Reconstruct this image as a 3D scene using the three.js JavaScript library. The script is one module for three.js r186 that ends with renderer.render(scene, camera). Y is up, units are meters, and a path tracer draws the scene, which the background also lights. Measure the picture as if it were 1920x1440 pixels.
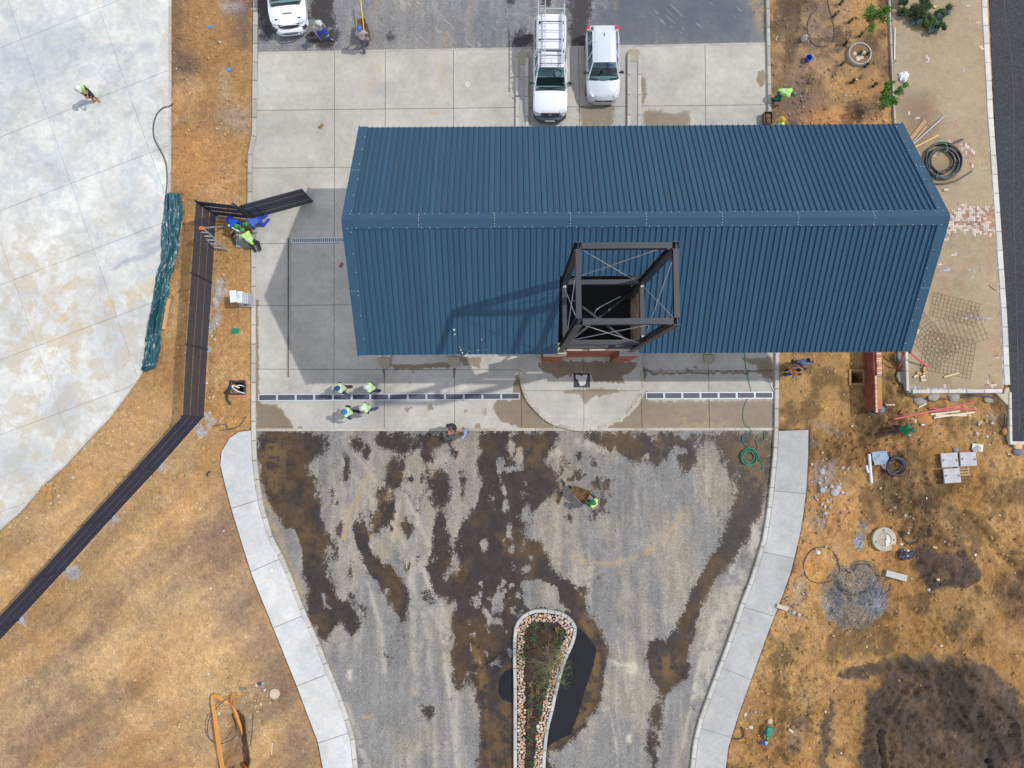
import * as THREE from 'three';
import { mergeGeometries, toCreasedNormals } from 'three/addons/utils/BufferGeometryUtils.js';
import { RoundedBoxGeometry } from 'three/addons/geometries/RoundedBoxGeometry.js';

// ---------------------------------------------------------------- camera, sky, sun, exposure
const CAM_H = 36.2, FOCAL = 1333;                 // metres above the ground, focal length for a 1920 px wide frame
const TILT = Math.atan(70 / FOCAL);
const scene = new THREE.Scene();
const camera = new THREE.PerspectiveCamera(2 * Math.atan(720 / FOCAL) * 180 / Math.PI, 4 / 3, 0.5, 3000);
camera.position.set(0, CAM_H, 0);
camera.rotation.set(-Math.PI / 2 + TILT, 0, 0);
const renderer = new THREE.WebGLRenderer({ antialias: true });
renderer.setSize(1024, 768);
renderer.toneMapping = THREE.LinearToneMapping;
renderer.toneMappingExposure = 1.0;
renderer.shadowMap.enabled = true;
const SUN_DIR = new THREE.Vector3(0.70, 1, -0.178).normalize();
const sun = new THREE.DirectionalLight(new THREE.Color().setRGB(1, 0.955, 0.88), 3.35);
sun.position.copy(SUN_DIR).multiplyScalar(120);
sun.castShadow = true; sun.shadow.radius = 1.6;
sun.shadow.mapSize.set(4096, 4096);
Object.assign(sun.shadow.camera, { left: -45, right: 45, top: 45, bottom: -45, near: 1, far: 260 });
scene.add(sun); scene.add(sun.target);
{ // broken white cloud over blue
  const W = 512, H = 256, d = new Float32Array(W * H * 4), tab = [];
  let s = 7; const r = () => { s = (s * 16807) % 2147483647; return s / 2147483647; };
  for (let i = 0; i < 4096; i++) tab.push(r());
  const h3 = (x, y, z) => tab[((x * 73) ^ (y * 179) ^ (z * 283)) & 4095];
  const n3 = (x, y, z) => {
    const X = Math.floor(x), Y = Math.floor(y), Z = Math.floor(z), f = (t) => t * t * (3 - 2 * t), u = f(x - X), v = f(y - Y), w = f(z - Z), L = (a, b, t) => a + (b - a) * t;
    return L(L(L(h3(X, Y, Z), h3(X + 1, Y, Z), u), L(h3(X, Y + 1, Z), h3(X + 1, Y + 1, Z), u), v), L(L(h3(X, Y, Z + 1), h3(X + 1, Y, Z + 1), u), L(h3(X, Y + 1, Z + 1), h3(X + 1, Y + 1, Z + 1), u), v), w);
  };
  for (let j = 0; j < H; j++) for (let i = 0; i < W; i++) {
    const up = ((j + .5) / H - .5) * Math.PI, az = ((i + .5) / W - .5) * 2 * Math.PI, y = Math.sin(up), x = Math.cos(az) * Math.cos(up), z = Math.sin(az) * Math.cos(up);
    let n = 0, a = .5, k = 3.1; for (let o = 0; o < 5; o++) { n += a * n3(x * k + 9, y * k * 1.6 + 9, z * k + 9); k *= 2.03; a *= .5; }
    const c = THREE.MathUtils.smoothstep(n, .38, .58), t = Math.max(0, y);
    const sky = [0.52 - .14 * t, 0.61 - .14 * t, 0.76 - .10 * t], cl = 1.12;
    for (let q = 0; q < 3; q++) d[(j * W + i) * 4 + q] = (y > -.02 ? sky[q] + (cl * [1, .985, .97][q] - sky[q]) * c * .95 : .25) * 1.3;
    d[(j * W + i) * 4 + 3] = 1;
  }
  const t = new THREE.DataTexture(d, W, H, THREE.RGBAFormat, THREE.FloatType);
  t.mapping = THREE.EquirectangularReflectionMapping; t.magFilter = THREE.LinearFilter; t.needsUpdate = true;
  scene.background = t; scene.environment = t;
}

// ---------------------------------------------------------------- helpers
const V = (x, y, z) => new THREE.Vector3(x, y, z);
let seed = 12345; const rnd = () => { seed = (seed + 0x6d2b79f5) | 0; let t = Math.imul(seed ^ (seed >>> 15), 1 | seed); t = (t + Math.imul(t ^ (t >>> 7), 61 | t)) ^ t; return ((t ^ (t >>> 14)) >>> 0) / 4294967296; };
const rr = (a, b) => a + (b - a) * rnd(), clamp = THREE.MathUtils.clamp, sstep = (a, b, x) => THREE.MathUtils.smoothstep(x, a, b), mix = (a, b, t) => a + (b - a) * t;
const ct = Math.cos(TILT), st = Math.sin(TILT);
// point of the place, at height h, that a measured point of the survey photograph stands for
function P(px, py, h = 0) {
  const x = (px - 960) / FOCAL, y = -(py - 720) / FOCAL;      // camera axes: x right, y image-up, forward -z
  const dy = y * st - ct, dz = -y * ct - st;                   // rotated by -90 + tilt about x
  const t = (h - CAM_H) / dy;
  return V(x * t, h, dz * t);
}
const P2 = (p, h = 0) => { const q = P(p[0], p[1], h); return [q.x, q.z]; };
const poly = (pts, h = 0) => pts.map((p) => P2(p, h));
const used = new Map();
function numbered(name) { const n = used.get(name) || 0; used.set(name, n + 1); return n ? name + '_' + String(n).padStart(3, '0') : name; }
function shade(m) { m.castShadow = true; m.receiveShadow = true; return m; }
function thing(name, label, category, pos, group, turn = 0) {
  const o = new THREE.Group(); o.name = numbered(name); scene.add(o);
  if (pos) o.position.copy(pos); o.rotation.y = turn;
  o.userData = { label, category }; if (group) o.userData.group = group;
  return o;
}
function part(name, geo, mat, parent, pos, turn) {
  const m = shade(new THREE.Mesh(geo, mat)); m.name = name; parent.add(m);
  if (pos) m.position.copy(pos); if (turn) m.rotation.y = turn;
  return m;
}
function solo(name, label, category, geo, mat, pos, group, turn = 0) {   // a thing that is one mesh
  const m = shade(new THREE.Mesh(geo, mat)); m.name = numbered(name); scene.add(m);
  if (pos) m.position.copy(pos); m.rotation.y = turn;
  m.userData = { label, category }; if (group) m.userData.group = group;
  return m;
}
function struct(name, label, geo, mat) {
  const m = geo ? shade(new THREE.Mesh(geo, mat)) : new THREE.Group(); m.name = numbered(name); scene.add(m);
  m.userData = { kind: 'structure', label }; return m;
}
function clone(o, label, pos, turn, group) {
  const c = o.clone(); c.name = numbered(o.name.replace(/_\d\d\d$/, '')); scene.add(c); c.userData = { ...o.userData };
  if (label) c.userData.label = label; if (group) c.userData.group = group; if (pos) c.position.copy(pos); if (turn !== undefined) c.rotation.y = turn; return c;
}
// colours: what the photograph shows in the sun, turned into the colour of the thing itself
const EXPO = 1.62;
const lin = (c) => { c /= 255; return c <= .04045 ? c / 12.92 : Math.pow((c + .055) / 1.055, 2.4); };
const lit = (r, g, b, k = EXPO) => new THREE.Color().setRGB(Math.min(.86, lin(r) / k), Math.min(.86, lin(g) / (k * .985)), Math.min(.86, lin(b) / (k * .96)));
const M = (c, roughness = .8, extra = {}) => new THREE.MeshStandardMaterial({ color: c, roughness, metalness: 0, ...extra });

// geometry collectors
const _e = new THREE.Euler(), _q = new THREE.Quaternion(), _m = new THREE.Matrix4(), UP = V(0, 1, 0);
function plain(g) { g = g.index ? g.toNonIndexed() : g; for (const k of Object.keys(g.attributes)) if (!['position', 'normal', 'uv'].includes(k)) g.deleteAttribute(k); return g; }
class MB {
  constructor() { this.g = []; }
  add(g, m) { g = plain(g.clone()); if (m) g.applyMatrix4(m); this.g.push(g); return this; }
  box(x, y, z, sx, sy, sz, ry = 0, rx = 0, rz = 0) { return this.add(new THREE.BoxGeometry(sx, sy, sz), _m.clone().compose(V(x, y, z), new THREE.Quaternion().setFromEuler(new THREE.Euler(rx, ry, rz)), V(1, 1, 1))); }
  rbox(x, y, z, sx, sy, sz, r = .02, ry = 0, rx = 0, rz = 0) { return this.add(new RoundedBoxGeometry(sx, sy, sz, 2, r), _m.clone().compose(V(x, y, z), new THREE.Quaternion().setFromEuler(new THREE.Euler(rx, ry, rz)), V(1, 1, 1))); }
  bar(a, b, w, h, up = UP) { const d = b.clone().sub(a), L = d.length(), m = new THREE.Matrix4(); d.normalize(); let s = up.clone().cross(d); if (s.lengthSq() < 1e-6) s = V(1, 0, 0); s.normalize(); const u = d.clone().cross(s).normalize(); m.makeBasis(s, u, d.clone()).setPosition(a.clone().add(b).multiplyScalar(.5)); return this.add(new THREE.BoxGeometry(w, h, L), m); }
  rod(a, b, r, n = 6, r2 = r) { const d = b.clone().sub(a), L = d.length(); const q = new THREE.Quaternion().setFromUnitVectors(UP, d.normalize()); return this.add(new THREE.CylinderGeometry(r2, r, L, n), _m.clone().compose(a.clone().add(b).multiplyScalar(.5), q, V(1, 1, 1))); }
  tube(pts, r, seg = 40, n = 6, closed = false) { return this.add(new THREE.TubeGeometry(new THREE.CatmullRomCurve3(pts, closed, 'centripetal'), seg, r, n, closed)); }
  sph(x, y, z, r, sy = 1, n = 10) { return this.add(new THREE.SphereGeometry(r, n, Math.ceil(n * .7)), new THREE.Matrix4().makeScale(1, sy, 1).setPosition(x, y, z)); }
  cyl(x, y, z, r, h, n = 20, r2 = r) { return this.add(new THREE.CylinderGeometry(r2, r, h, n), new THREE.Matrix4().makeTranslation(x, y, z)); }
  get geo() { return mergeGeometries(this.g); }
  build(name, mat, parent) { return part(name, this.geo, mat, parent); }
}
// flat body with a chamfered top edge over a polygon of [x, z]; uv runs over the bounds B, or in metres / k
function prism(pts, y0, y1, ch = .012, B = null, k = 4) {
  let p = pts.map((a) => new THREE.Vector2(a[0], a[1]));
  p = p.filter((a, i) => a.distanceTo(p[(i + 1) % p.length]) > .004);
  if (p.length < 3) return null;
  if (THREE.ShapeUtils.isClockWise(p)) p.reverse();
  const n = p.length, ins = p.map((b, i) => {
    const a = p[(i + n - 1) % n], c = p[(i + 1) % n], d1 = b.clone().sub(a).normalize(), d2 = c.clone().sub(b).normalize();
    const n1 = V(-d1.y, d1.x, 0), n2 = V(-d2.y, d2.x, 0), s = n1.add(n2), l = Math.max(.35, s.lengthSq() / 2);
    return new THREE.Vector2(b.x + s.x * ch / l, b.y + s.y * ch / l);
  });
  const pos = [], quad = (a, b, c, d) => pos.push(...a, ...b, ...c, ...a, ...c, ...d);
  for (let i = 0; i < n; i++) {
    const a = p[i], b = p[(i + 1) % n], ai = ins[i], bi = ins[(i + 1) % n];
    quad([b.x, y0, b.y], [a.x, y0, a.y], [a.x, y1 - ch, a.y], [b.x, y1 - ch, b.y]);
    if (ch > 0) quad([b.x, y1 - ch, b.y], [a.x, y1 - ch, a.y], [ai.x, y1, ai.y], [bi.x, y1, bi.y]);
  }
  const cap = ch > 0 ? ins : p;
  for (const [a, b, c] of THREE.ShapeUtils.triangulateShape(cap, [])) pos.push(cap[a].x, y1, cap[a].y, cap[c].x, y1, cap[c].y, cap[b].x, y1, cap[b].y);
  const g = new THREE.BufferGeometry(); g.setAttribute('position', new THREE.Float32BufferAttribute(pos, 3));
  const uv = new Float32Array(pos.length / 3 * 2);
  for (let i = 0; i < uv.length / 2; i++) { const x = pos[i * 3], z = pos[i * 3 + 2]; uv[i * 2] = B ? (x - B.x0) / (B.x1 - B.x0) : x / k; uv[i * 2 + 1] = B ? (z - B.z0) / (B.z1 - B.z0) : z / k; }
  g.setAttribute('uv', new THREE.BufferAttribute(uv, 2)); g.computeVertexNormals();
  return g;
}
// keep the side of the line a-b (world [x, z]) that lies to its left (sgn 1) or right (-1), gap metres away from it
function clip(pts, a, b, sgn, gap = 0) {
  const dx = b[0] - a[0], dz = b[1] - a[1], l = Math.hypot(dx, dz), f = (p) => sgn * ((p[0] - a[0]) * dz - (p[1] - a[1]) * dx) / l - gap, out = [];
  for (let i = 0; i < pts.length; i++) { const p = pts[i], q = pts[(i + 1) % pts.length], fp = f(p), fq = f(q); if (fp >= 0) out.push(p); if ((fp >= 0) !== (fq >= 0)) { const t = fp / (fp - fq); out.push([p[0] + (q[0] - p[0]) * t, p[1] + (q[1] - p[1]) * t]); } }
  return out;
}
function splitBy(list, lines, gap) { // lines: [[px,py],[px,py]]
  for (const [A, B2] of lines) { const a = P2(A), b = P2(B2), next = []; for (const q of list) for (const s of [1, -1]) { const c = clip(q, a, b, s, gap / 2); if (c.length > 2 && Math.abs(THREE.ShapeUtils.area(c.map((v) => ({ x: v[0], y: v[1] })))) > .02) next.push(c); } list = next; }
  return list;
}
const smooth = (pts, n) => new THREE.CatmullRomCurve3(pts.map((p) => V(p[0], 0, p[1])), false, 'centripetal').getPoints(n).map((v) => [v.x, v.z]);

// noise
const NT = new Float32Array(65536); for (let i = 0; i < 65536; i++) NT[i] = rnd();
function vn(x, z) { const X = Math.floor(x), Z = Math.floor(z); let u = x - X, v = z - Z; u = u * u * (3 - 2 * u); v = v * v * (3 - 2 * v); const a = X & 255, b = (X + 1) & 255, c = (Z & 255) << 8, d = ((Z + 1) & 255) << 8; const p = NT[a | c], q = NT[a | d]; return (p + (NT[b | c] - p) * u) * (1 - v) + (q + (NT[b | d] - q) * u) * v; }
function fbm(x, z, o = 4, g = .5) { let s = 0, a = 1, t = 0; for (let i = 0; i < o; i++) { s += a * vn(x, z); t += a; a *= g; x = x * 2.03 + 17.3; z = z * 2.03 + 31.7; } return s / t; }

// hand-drawn areas (survey points), soft edged, sampled in metres
const AREA = { x0: -32, x1: 32, z0: -27, z1: 21 }, AR = 20, AW = 64 * AR, AH = 48 * AR;
class Mask {
  constructor(rgb) { this.c = document.createElement('canvas'); this.c.width = AW; this.c.height = AH; this.x = this.c.getContext('2d'); this.x.fillStyle = rgb || '#000'; this.x.fillRect(0, 0, AW, AH); }
  to(p) { const q = P(p[0], p[1]); return [(q.x - AREA.x0) * AR, (q.z - AREA.z0) * AR]; }
  style(col, blur, alpha) { this.x.filter = blur ? `blur(${blur * AR}px)` : 'none'; this.x.globalAlpha = alpha; this.x.fillStyle = this.x.strokeStyle = col; }
  area(pts, col = '#fff', blur = .2, alpha = 1) { this.style(col, blur, alpha); this.x.beginPath(); pts.forEach((p, i) => this.x[i ? 'lineTo' : 'moveTo'](...this.to(p))); this.x.closePath(); this.x.fill(); return this; }
  spot(px, py, rx, ry, col = '#fff', blur = .2, alpha = 1, rot = 0) { this.style(col, blur, alpha); const q = this.to([px, py]); this.x.beginPath(); this.x.ellipse(q[0], q[1], rx * AR, ry * AR, rot, 0, 7); this.x.fill(); return this; }
  line(pts, w, col = '#fff', blur = .05, alpha = 1) { this.style(col, blur, alpha); this.x.lineWidth = w * AR; this.x.lineCap = 'round'; this.x.lineJoin = 'round'; this.x.beginPath(); pts.forEach((p, i) => this.x[i ? 'lineTo' : 'moveTo'](...this.to(p))); this.x.stroke(); return this; }
  done() { this.d = this.x.getImageData(0, 0, AW, AH).data; return this; }
  at(x, z, o = [0, 0, 0]) { let u = (x - AREA.x0) * AR - .5, v = (z - AREA.z0) * AR - .5; u = clamp(u, 0, AW - 1.01); v = clamp(v, 0, AH - 1.01); const X = u | 0, Y = v | 0, f = u - X, g = v - Y, i = (Y * AW + X) * 4, j = i + AW * 4, d = this.d; for (let k = 0; k < 3; k++) o[k] = ((d[i + k] * (1 - f) + d[i + 4 + k] * f) * (1 - g) + (d[j + k] * (1 - f) + d[j + 4 + k] * f) * g) / 255; return o; }
  r(x, z) { let u = (x - AREA.x0) * AR - .5, v = (z - AREA.z0) * AR - .5; u = clamp(u, 0, AW - 1.01); v = clamp(v, 0, AH - 1.01); const X = u | 0, Y = v | 0, f = u - X, g = v - Y, i = (Y * AW + X) * 4, j = i + AW * 4, d = this.d; return ((d[i] * (1 - f) + d[i + 4] * f) * (1 - g) + (d[j] * (1 - f) + d[j + 4] * f) * g) / 255; }
}
// colour texture over bounds B; fn(x, z, out) writes sRGB 0..255 as seen in the sun; the colour of the matter is derived from it
const TOALB = new Float32Array(2048); { const enc = (l) => l <= .0031308 ? l * 12.92 : 1.055 * Math.pow(l, 1 / 2.4) - .055; for (let i = 0; i < 2048; i++) TOALB[i] = 255 * enc(Math.min(.86, lin(i / 2047 * 255) / EXPO)); }
function bounds(x0, z0, x1, z1) { return { x0, z0, x1, z1 }; }
function texOf(data, w, h, srgb) { const t = new THREE.DataTexture(data, w, h, THREE.RGBAFormat); t.magFilter = THREE.LinearFilter; t.minFilter = THREE.LinearFilter; t.wrapS = t.wrapT = THREE.RepeatWrapping; if (srgb) t.colorSpace = THREE.SRGBColorSpace; t.needsUpdate = true; return t; }
function paint(w, h, B, fn) {
  const d = new Uint8Array(w * h * 4), o = [0, 0, 0, 0], dr = new Uint8Array(w * h * 4);
  for (let j = 0; j < h; j++) for (let i = 0; i < w; i++) {
    const x = B.x0 + (i + .5) / w * (B.x1 - B.x0), z = B.z0 + (j + .5) / h * (B.z1 - B.z0), k = (j * w + i) * 4; o[3] = .9;
    fn(x, z, o); for (let c = 0; c < 3; c++) d[k + c] = TOALB[clamp(o[c] * 8.027, 0, 2047) | 0]; d[k + 3] = 255;
    dr[k] = dr[k + 1] = dr[k + 2] = clamp(o[3] * 255, 0, 255); dr[k + 3] = 255;
  }
  return { map: texOf(d, w, h, true), rough: texOf(dr, w, h, false) };
}
function bumpTex(w, size, fn) { const d = new Uint8Array(w * w * 4); for (let j = 0; j < w; j++) for (let i = 0; i < w; i++) { const k = (j * w + i) * 4, v = clamp(fn(i / w * size, j / w * size, i / w, j / w) * 255, 0, 255); d[k] = d[k + 1] = d[k + 2] = v; d[k + 3] = 255; } const t = texOf(d, w, w, false); return t; }
// ---------------------------------------------------------------- outlines of the paved areas (survey points)
const padEdge = [[318, -90], [318, 120], [317.5, 362], [306, 520], [285, 640], [265, 697], [250, 720], [207, 779], [175, 812], [122, 870], [72, 917], [35, 960], [0, 991], [-110, 1085]];
const padPoly = [[-140, -90], ...padEdge, [-140, 1085]];
const kerbL1 = [[479.5, -90], [476, 250], [468, 290], [467.5, 395]];
const kerbL2 = [[474.5, 466], [474.5, 640], [474.5, 808], [476.5, 860], [483, 915], [490, 952], [507, 1010], [526, 1045], [541, 1080], [569, 1152], [595, 1210], [615, 1260], [634, 1305], [648, 1345], [660, 1385], [666, 1440], [669, 1540]];
const walkLout = [[470, 807], [447, 810], [430, 822], [415, 848], [413, 872], [422, 910], [434, 955], [450, 1008], [472, 1078], [512, 1177], [556, 1286], [580, 1350], [596, 1392], [605, 1440], [622, 1540]];
const kerbRtop = [[1439.5, -90], [1440, 0], [1444, 230], [1452, 520]];
const kerbR2 = [[1458, 655], [1456.5, 760], [1456, 808], [1454, 850], [1449, 905], [1443, 955], [1434, 1012], [1421, 1055], [1410, 1090], [1394, 1130], [1379, 1175], [1355, 1242], [1336, 1292], [1316, 1347], [1305, 1390], [1299, 1440], [1290, 1540]];
const walkRout = [[1516, 806], [1515.5, 855], [1512, 917], [1507, 960], [1500, 1002], [1491, 1040], [1483, 1073], [1466, 1120], [1440, 1187], [1410, 1270], [1385, 1340], [1366, 1400], [1361, 1440], [1345, 1540]];
const apronPoly = [[484, 98], [1437.5, 80], [1443, 230], [1452, 520], [1454, 660], [1452, 806.5], [479, 808], [479, 640], [479, 466], [472, 395], [472.5, 292], [480, 255]];
const lotPoly = [[484, 97.6], [484, -90], [1436, -90], [1437.5, 79.6]];
const courtPoly = [[479, 808.4], [1452, 806.9], [1450, 850], [1445, 905], [1439, 955], [1430, 1012], [1417, 1055], [1406, 1090], [1390, 1130], [1375, 1175], [1351, 1242], [1332, 1292], [1312, 1347], [1301, 1390], [1295, 1440], [1286, 1540], [673, 1540], [670, 1440], [664, 1385], [652, 1345], [638, 1305], [619, 1260], [599, 1210], [573, 1152], [545, 1080], [530, 1045], [511, 1010], [494, 952], [487, 915], [480.5, 860]];
const pavePoly = [[1669, -90], [1674, 104], [1679.5, 234], [1690, 470], [1700, 640], [1703, 736], [1880, 735], [1885, 700], [1880, 560], [1865, 330], [1852, 140], [1842, -90]];
const roadPoly = [[1852.5, -90], [1862, 160], [1874, 370], [1889, 610], [1893.5, 720], [1897, 829], [2040, 831], [2040, -90]];

// ---------------------------------------------------------------- bare soil: colour of the matter and relief
const soilMask = new Mask('rgb(182,138,84)'); {
  const s = soilMask, A = (c, b, a, pts) => s.area(pts, `rgb(${c})`, b, a);
  // strip between the pad and the apron
  A('166,122,72', .5, 1, [[318, -80], [475, -80], [470, 380], [318, 380]]);
  A('112,86,66', .35, .9, [[318, -60], [352, -60], [338, 60], [348, 100], [384, 122], [362, 152], [330, 162], [318, 172]]);
  A('118,90,68', .3, .85, [[408, -60], [474, -60], [472, 96], [446, 84], [436, 24]]);
  A('172,146,122', .35, .8, [[402, 205], [470, 190], [470, 252], [428, 250], [410, 232]]);
  A('178,152,118', .2, .7, [[405, 130], [430, 130], [440, 185], [415, 190]]);
  s.spot(432, 10, .7, .4, 'rgb(165,150,140)', .15, .8); s.spot(330, 225, 1.2, .15, 'rgb(160,140,118)', .1, .6, -.2);
  A('188,136,78', .4, .8, [[330, 240], [450, 260], [455, 370], [330, 370]]);
  A('160,116,66', .4, .8, [[335, 380], [365, 380], [350, 640], [330, 760], [290, 700], [335, 560]]);
  A('186,138,80', .3, .8, [[395, 470], [470, 470], [470, 800], [392, 800]]);
  // bottom left field
  A('190,148,94', .8, .9, [[-60, 1000], [250, 720], [360, 790], [330, 900], [120, 1080], [-60, 1260]]);
  A('192,154,104', .8, .8, [[60, 1180], [240, 1020], [420, 1060], [540, 1280], [560, 1440], [330, 1440], [300, 1250], [220, 1150]]);
  A('142,114,90', .5, .75, [[-60, 1310], [60, 1255], [150, 1190], [205, 1180], [215, 1205], [180, 1240], [245, 1250], [250, 1300], [170, 1350], [80, 1410], [40, 1500], [-60, 1500]]);
  A('150,122,96', .4, .7, [[90, 1440], [150, 1390], [230, 1340], [300, 1300], [310, 1330], [230, 1390], [160, 1450], [120, 1500]]);
  A('148,116,86', .35, .75, [[288, 935], [330, 900], [345, 855], [372, 850], [360, 895], [320, 950], [300, 980]]);
  A('150,120,92', .4, .8, [[395, 870], [418, 880], [440, 975], [475, 1090], [520, 1205], [570, 1330], [592, 1400], [602, 1480], [545, 1480], [520, 1330], [470, 1230], [420, 1180], [380, 1120], [330, 1100], [300, 1080], [330, 1020], [385, 985], [400, 930]]);
  A('140,112,84', .3, .6, [[170, 1120], [215, 1100], [225, 1130], [205, 1190], [160, 1200]]);
  A('132,102,74', .2, .8, [[432, 1370], [452, 1330], [462, 1440], [440, 1460], [400, 1460]]);
  A('196,158,98', .3, .7, [[180, 1290], [200, 1235], [230, 1215], [215, 1260]]);
  // planting ground at the top right
  A('136,103,72', .5, 1, [[1446, -80], [1668, -80], [1682, 240], [1446, 240]]);
  A('128,102,82', .5, .9, [[1490, 40], [1560, 0], [1590, 90], [1590, 160], [1540, 180], [1490, 215], [1460, 190], [1480, 110]]);
  A('178,124,68', .35, .9, [[1590, -40], [1662, -40], [1664, 60], [1640, 75], [1600, 60]]);
  A('176,124,66', .35, .85, [[1550, 140], [1660, 150], [1668, 205], [1600, 175], [1545, 170]]);
  A('200,138,76', .25, .9, [[1512, 218], [1540, 200], [1590, 205], [1610, 225], [1665, 210], [1675, 238], [1512, 240]]);
  A('112,84,56', .25, .7, [[1600, 205], [1640, 180], [1665, 200], [1650, 215], [1610, 225]]);
  s.spot(1524, 75, .5, .3, 'rgb(160,142,124)', .15, .6);
  // working ground at the right
  A('164,119,64', .5, 1, [[1460, 655], [1700, 655], [1705, 740], [1880, 740], [1890, 850], [2040, 840], [2040, 1560], [1340, 1560], [1440, 1190], [1510, 950], [1516, 800]]);
  A('178,138,84', .4, .9, [[1470, 680], [1600, 680], [1600, 800], [1470, 800]]);
  A('126,90,50', .4, .85, [[1528, 840], [1600, 800], [1690, 780], [1745, 830], [1755, 905], [1740, 960], [1700, 935], [1640, 905], [1600, 900], [1545, 880]]);
  A('120,85,46', .3, .8, [[1655, 660], [1698, 665], [1702, 735], [1740, 750], [1700, 800], [1650, 790], [1645, 720]]);
  A('112,82,48', .35, .85, [[1690, 930], [1745, 905], [1790, 1000], [1860, 1040], [1850, 1075], [1790, 1050], [1720, 1020], [1680, 985]]);
  A('186,134,74', .3, .8, [[1520, 930], [1640, 940], [1680, 1000], [1640, 1080], [1510, 1080], [1490, 1150], [1460, 1160]]);
  A('198,138,68', .25, .8, [[1500, 1040], [1560, 1040], [1560, 1100], [1500, 1100]]);
  A('80,64,52', .12, 1, [[1712, 1032], [1725, 1024], [1790, 1040], [1828, 1052], [1842, 1092], [1800, 1106], [1745, 1106], [1722, 1082], [1712, 1062]]);
  A('112,80,50', .3, .85, [[1850, 1088], [1900, 1070], [1960, 1080], [1960, 1190], [1895, 1160]]);
  A('128,112,100', .1, .9, [[1548, 1100], [1556, 1074], [1566, 1060], [1590, 1058], [1632, 1056], [1640, 1078], [1658, 1100], [1663, 1138], [1640, 1165], [1615, 1184], [1580, 1181], [1560, 1160], [1543, 1148]]);
  A('124,122,118', .12, .95, [[1550, 1100], [1560, 1070], [1600, 1062], [1630, 1064], [1655, 1108], [1660, 1135], [1635, 1160], [1612, 1180], [1580, 1176], [1546, 1146]]);
  s.spot(1553, 1130, .35, .5, 'rgb(165,160,152)', .1, .7); s.spot(1640, 1128, .4, .35, 'rgb(160,164,172)', .1, .7);
  A('150,112,64', .5, .7, [[1640, 1180], [1800, 1140], [1880, 1180], [1920, 1240], [1800, 1200], [1700, 1230]]);
  A('196,150,92', .3, .7, [[1860, 1170], [1930, 1210], [1930, 1245], [1890, 1215]]);
  A('84,68,53', .14, 1, [[1618, 1350], [1632, 1290], [1660, 1262], [1580, 1268], [1560, 1262], [1620, 1245], [1680, 1236], [1705, 1222], [1740, 1230], [1850, 1250], [1905, 1300], [1930, 1345], [1990, 1400], [1990, 1560], [1630, 1560], [1612, 1440]]);
  A('96,80,64', .3, .6, [[1800, 1360], [1860, 1350], [1920, 1400], [1930, 1470], [1800, 1470]]);
  A('82,66,56', .15, .85, [[1530, 1420], [1545, 1340], [1560, 1300], [1568, 1310], [1555, 1400], [1560, 1470], [1540, 1480]]);
  A('130,106,84', .15, .8, [[1478, 1410], [1476, 1370], [1490, 1345], [1508, 1338], [1512, 1360], [1500, 1390], [1490, 1420]]);
  A('150,128,100', .2, .7, [[1490, 1320], [1510, 1270], [1525, 1300], [1522, 1330]]);
  // cement spilt at the fence foot, gravel dust along the right path
  for (const [x, y, a, b] of [[404, 530, .25, .5], [407, 560, .2, .6], [400, 600, .22, .6], [403, 540, .3, .2], [372, 808, .4, .25], [390, 790, .2, .3], [304, 875, .3, .25], [218, 972, .3, .3], [205, 985, .4, .15], [130, 1072, .4, .35], [40, 1162, .35, .2]]) s.spot(x + 2, y + 1, a, b, 'rgb(186,180,172)', .08, .85, .5);
  for (const [x, y, a, b] of [[1545, 885, .5, .7], [1552, 910, .7, .4], [1515, 830, .6, .3], [1575, 815, .5, .12], [1545, 800, 1, .12], [1500, 1100, .35, .7], [1489, 1135, .3, .5], [1530, 980, .5, .3], [1870, 780, .4, .3], [1425, 1265, .3, .12]]) s.spot(x, y, a, b, 'rgb(160,148,136)', .12, .65, .4);
  s.spot(1612, 1012, .25, .55, 'rgb(165,172,186)', .08, .9, .2); s.spot(1624, 985, .3, .15, 'rgb(165,168,178)', .06, .8);
  s.done();
}
const reliefAdd = []; // [mask, height, roughness]
function mound(h, blur, shapes, rough = 0) { const m = new Mask(); for (const q of shapes) q.length > 3 || Array.isArray(q[0]) ? m.area(q, '#fff', blur) : 0; m.done(); reliefAdd.push([m, h, rough]); m.c = m.x = null; }
function ridge(h, w, lines, rough) { const m = new Mask(); for (const l of lines) m.line(l, w * 2, '#fff', w * .6); m.done(); reliefAdd.push([m, h, rough]); m.c = m.x = null; }
mound(.42, .35, [[[1650, 1300], [1700, 1260], [1760, 1265], [1800, 1300], [1790, 1390], [1810, 1500], [1660, 1500], [1640, 1400]], [[1830, 1300], [1870, 1300], [1910, 1360], [1915, 1400], [1870, 1370]], [[1690, 1236], [1840, 1262], [1920, 1350], [1960, 1440], [1960, 1520], [1640, 1520], [1625, 1360], [1650, 1290]]], .2);
ridge(.22, .1, [[[1655, 1440], [1650, 1380], [1665, 1320], [1700, 1280], [1740, 1262]], [[1672, 1440], [1668, 1370], [1690, 1310], [1730, 1280]], [[1752, 1275], [1775, 1300], [1790, 1340], [1812, 1358]], [[1830, 1330], [1860, 1370], [1880, 1420]], [[1850, 1300], [1890, 1340], [1905, 1400]], [[1700, 1250], [1760, 1250], [1830, 1270]]], .3);
ridge(-.3, .09, [[[1772, 1290], [1785, 1325], [1805, 1350]], [[1745, 1400], [1760, 1420]], [[1840, 1415], [1848, 1440]], [[1652, 1440], [1646, 1370]]], .2);
mound(.35, .25, [[[1718, 1040], [1790, 1048], [1828, 1062], [1832, 1088], [1790, 1098], [1745, 1096], [1725, 1075]], [[1858, 1098], [1905, 1085], [1930, 1150], [1900, 1145]]], .22);
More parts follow.
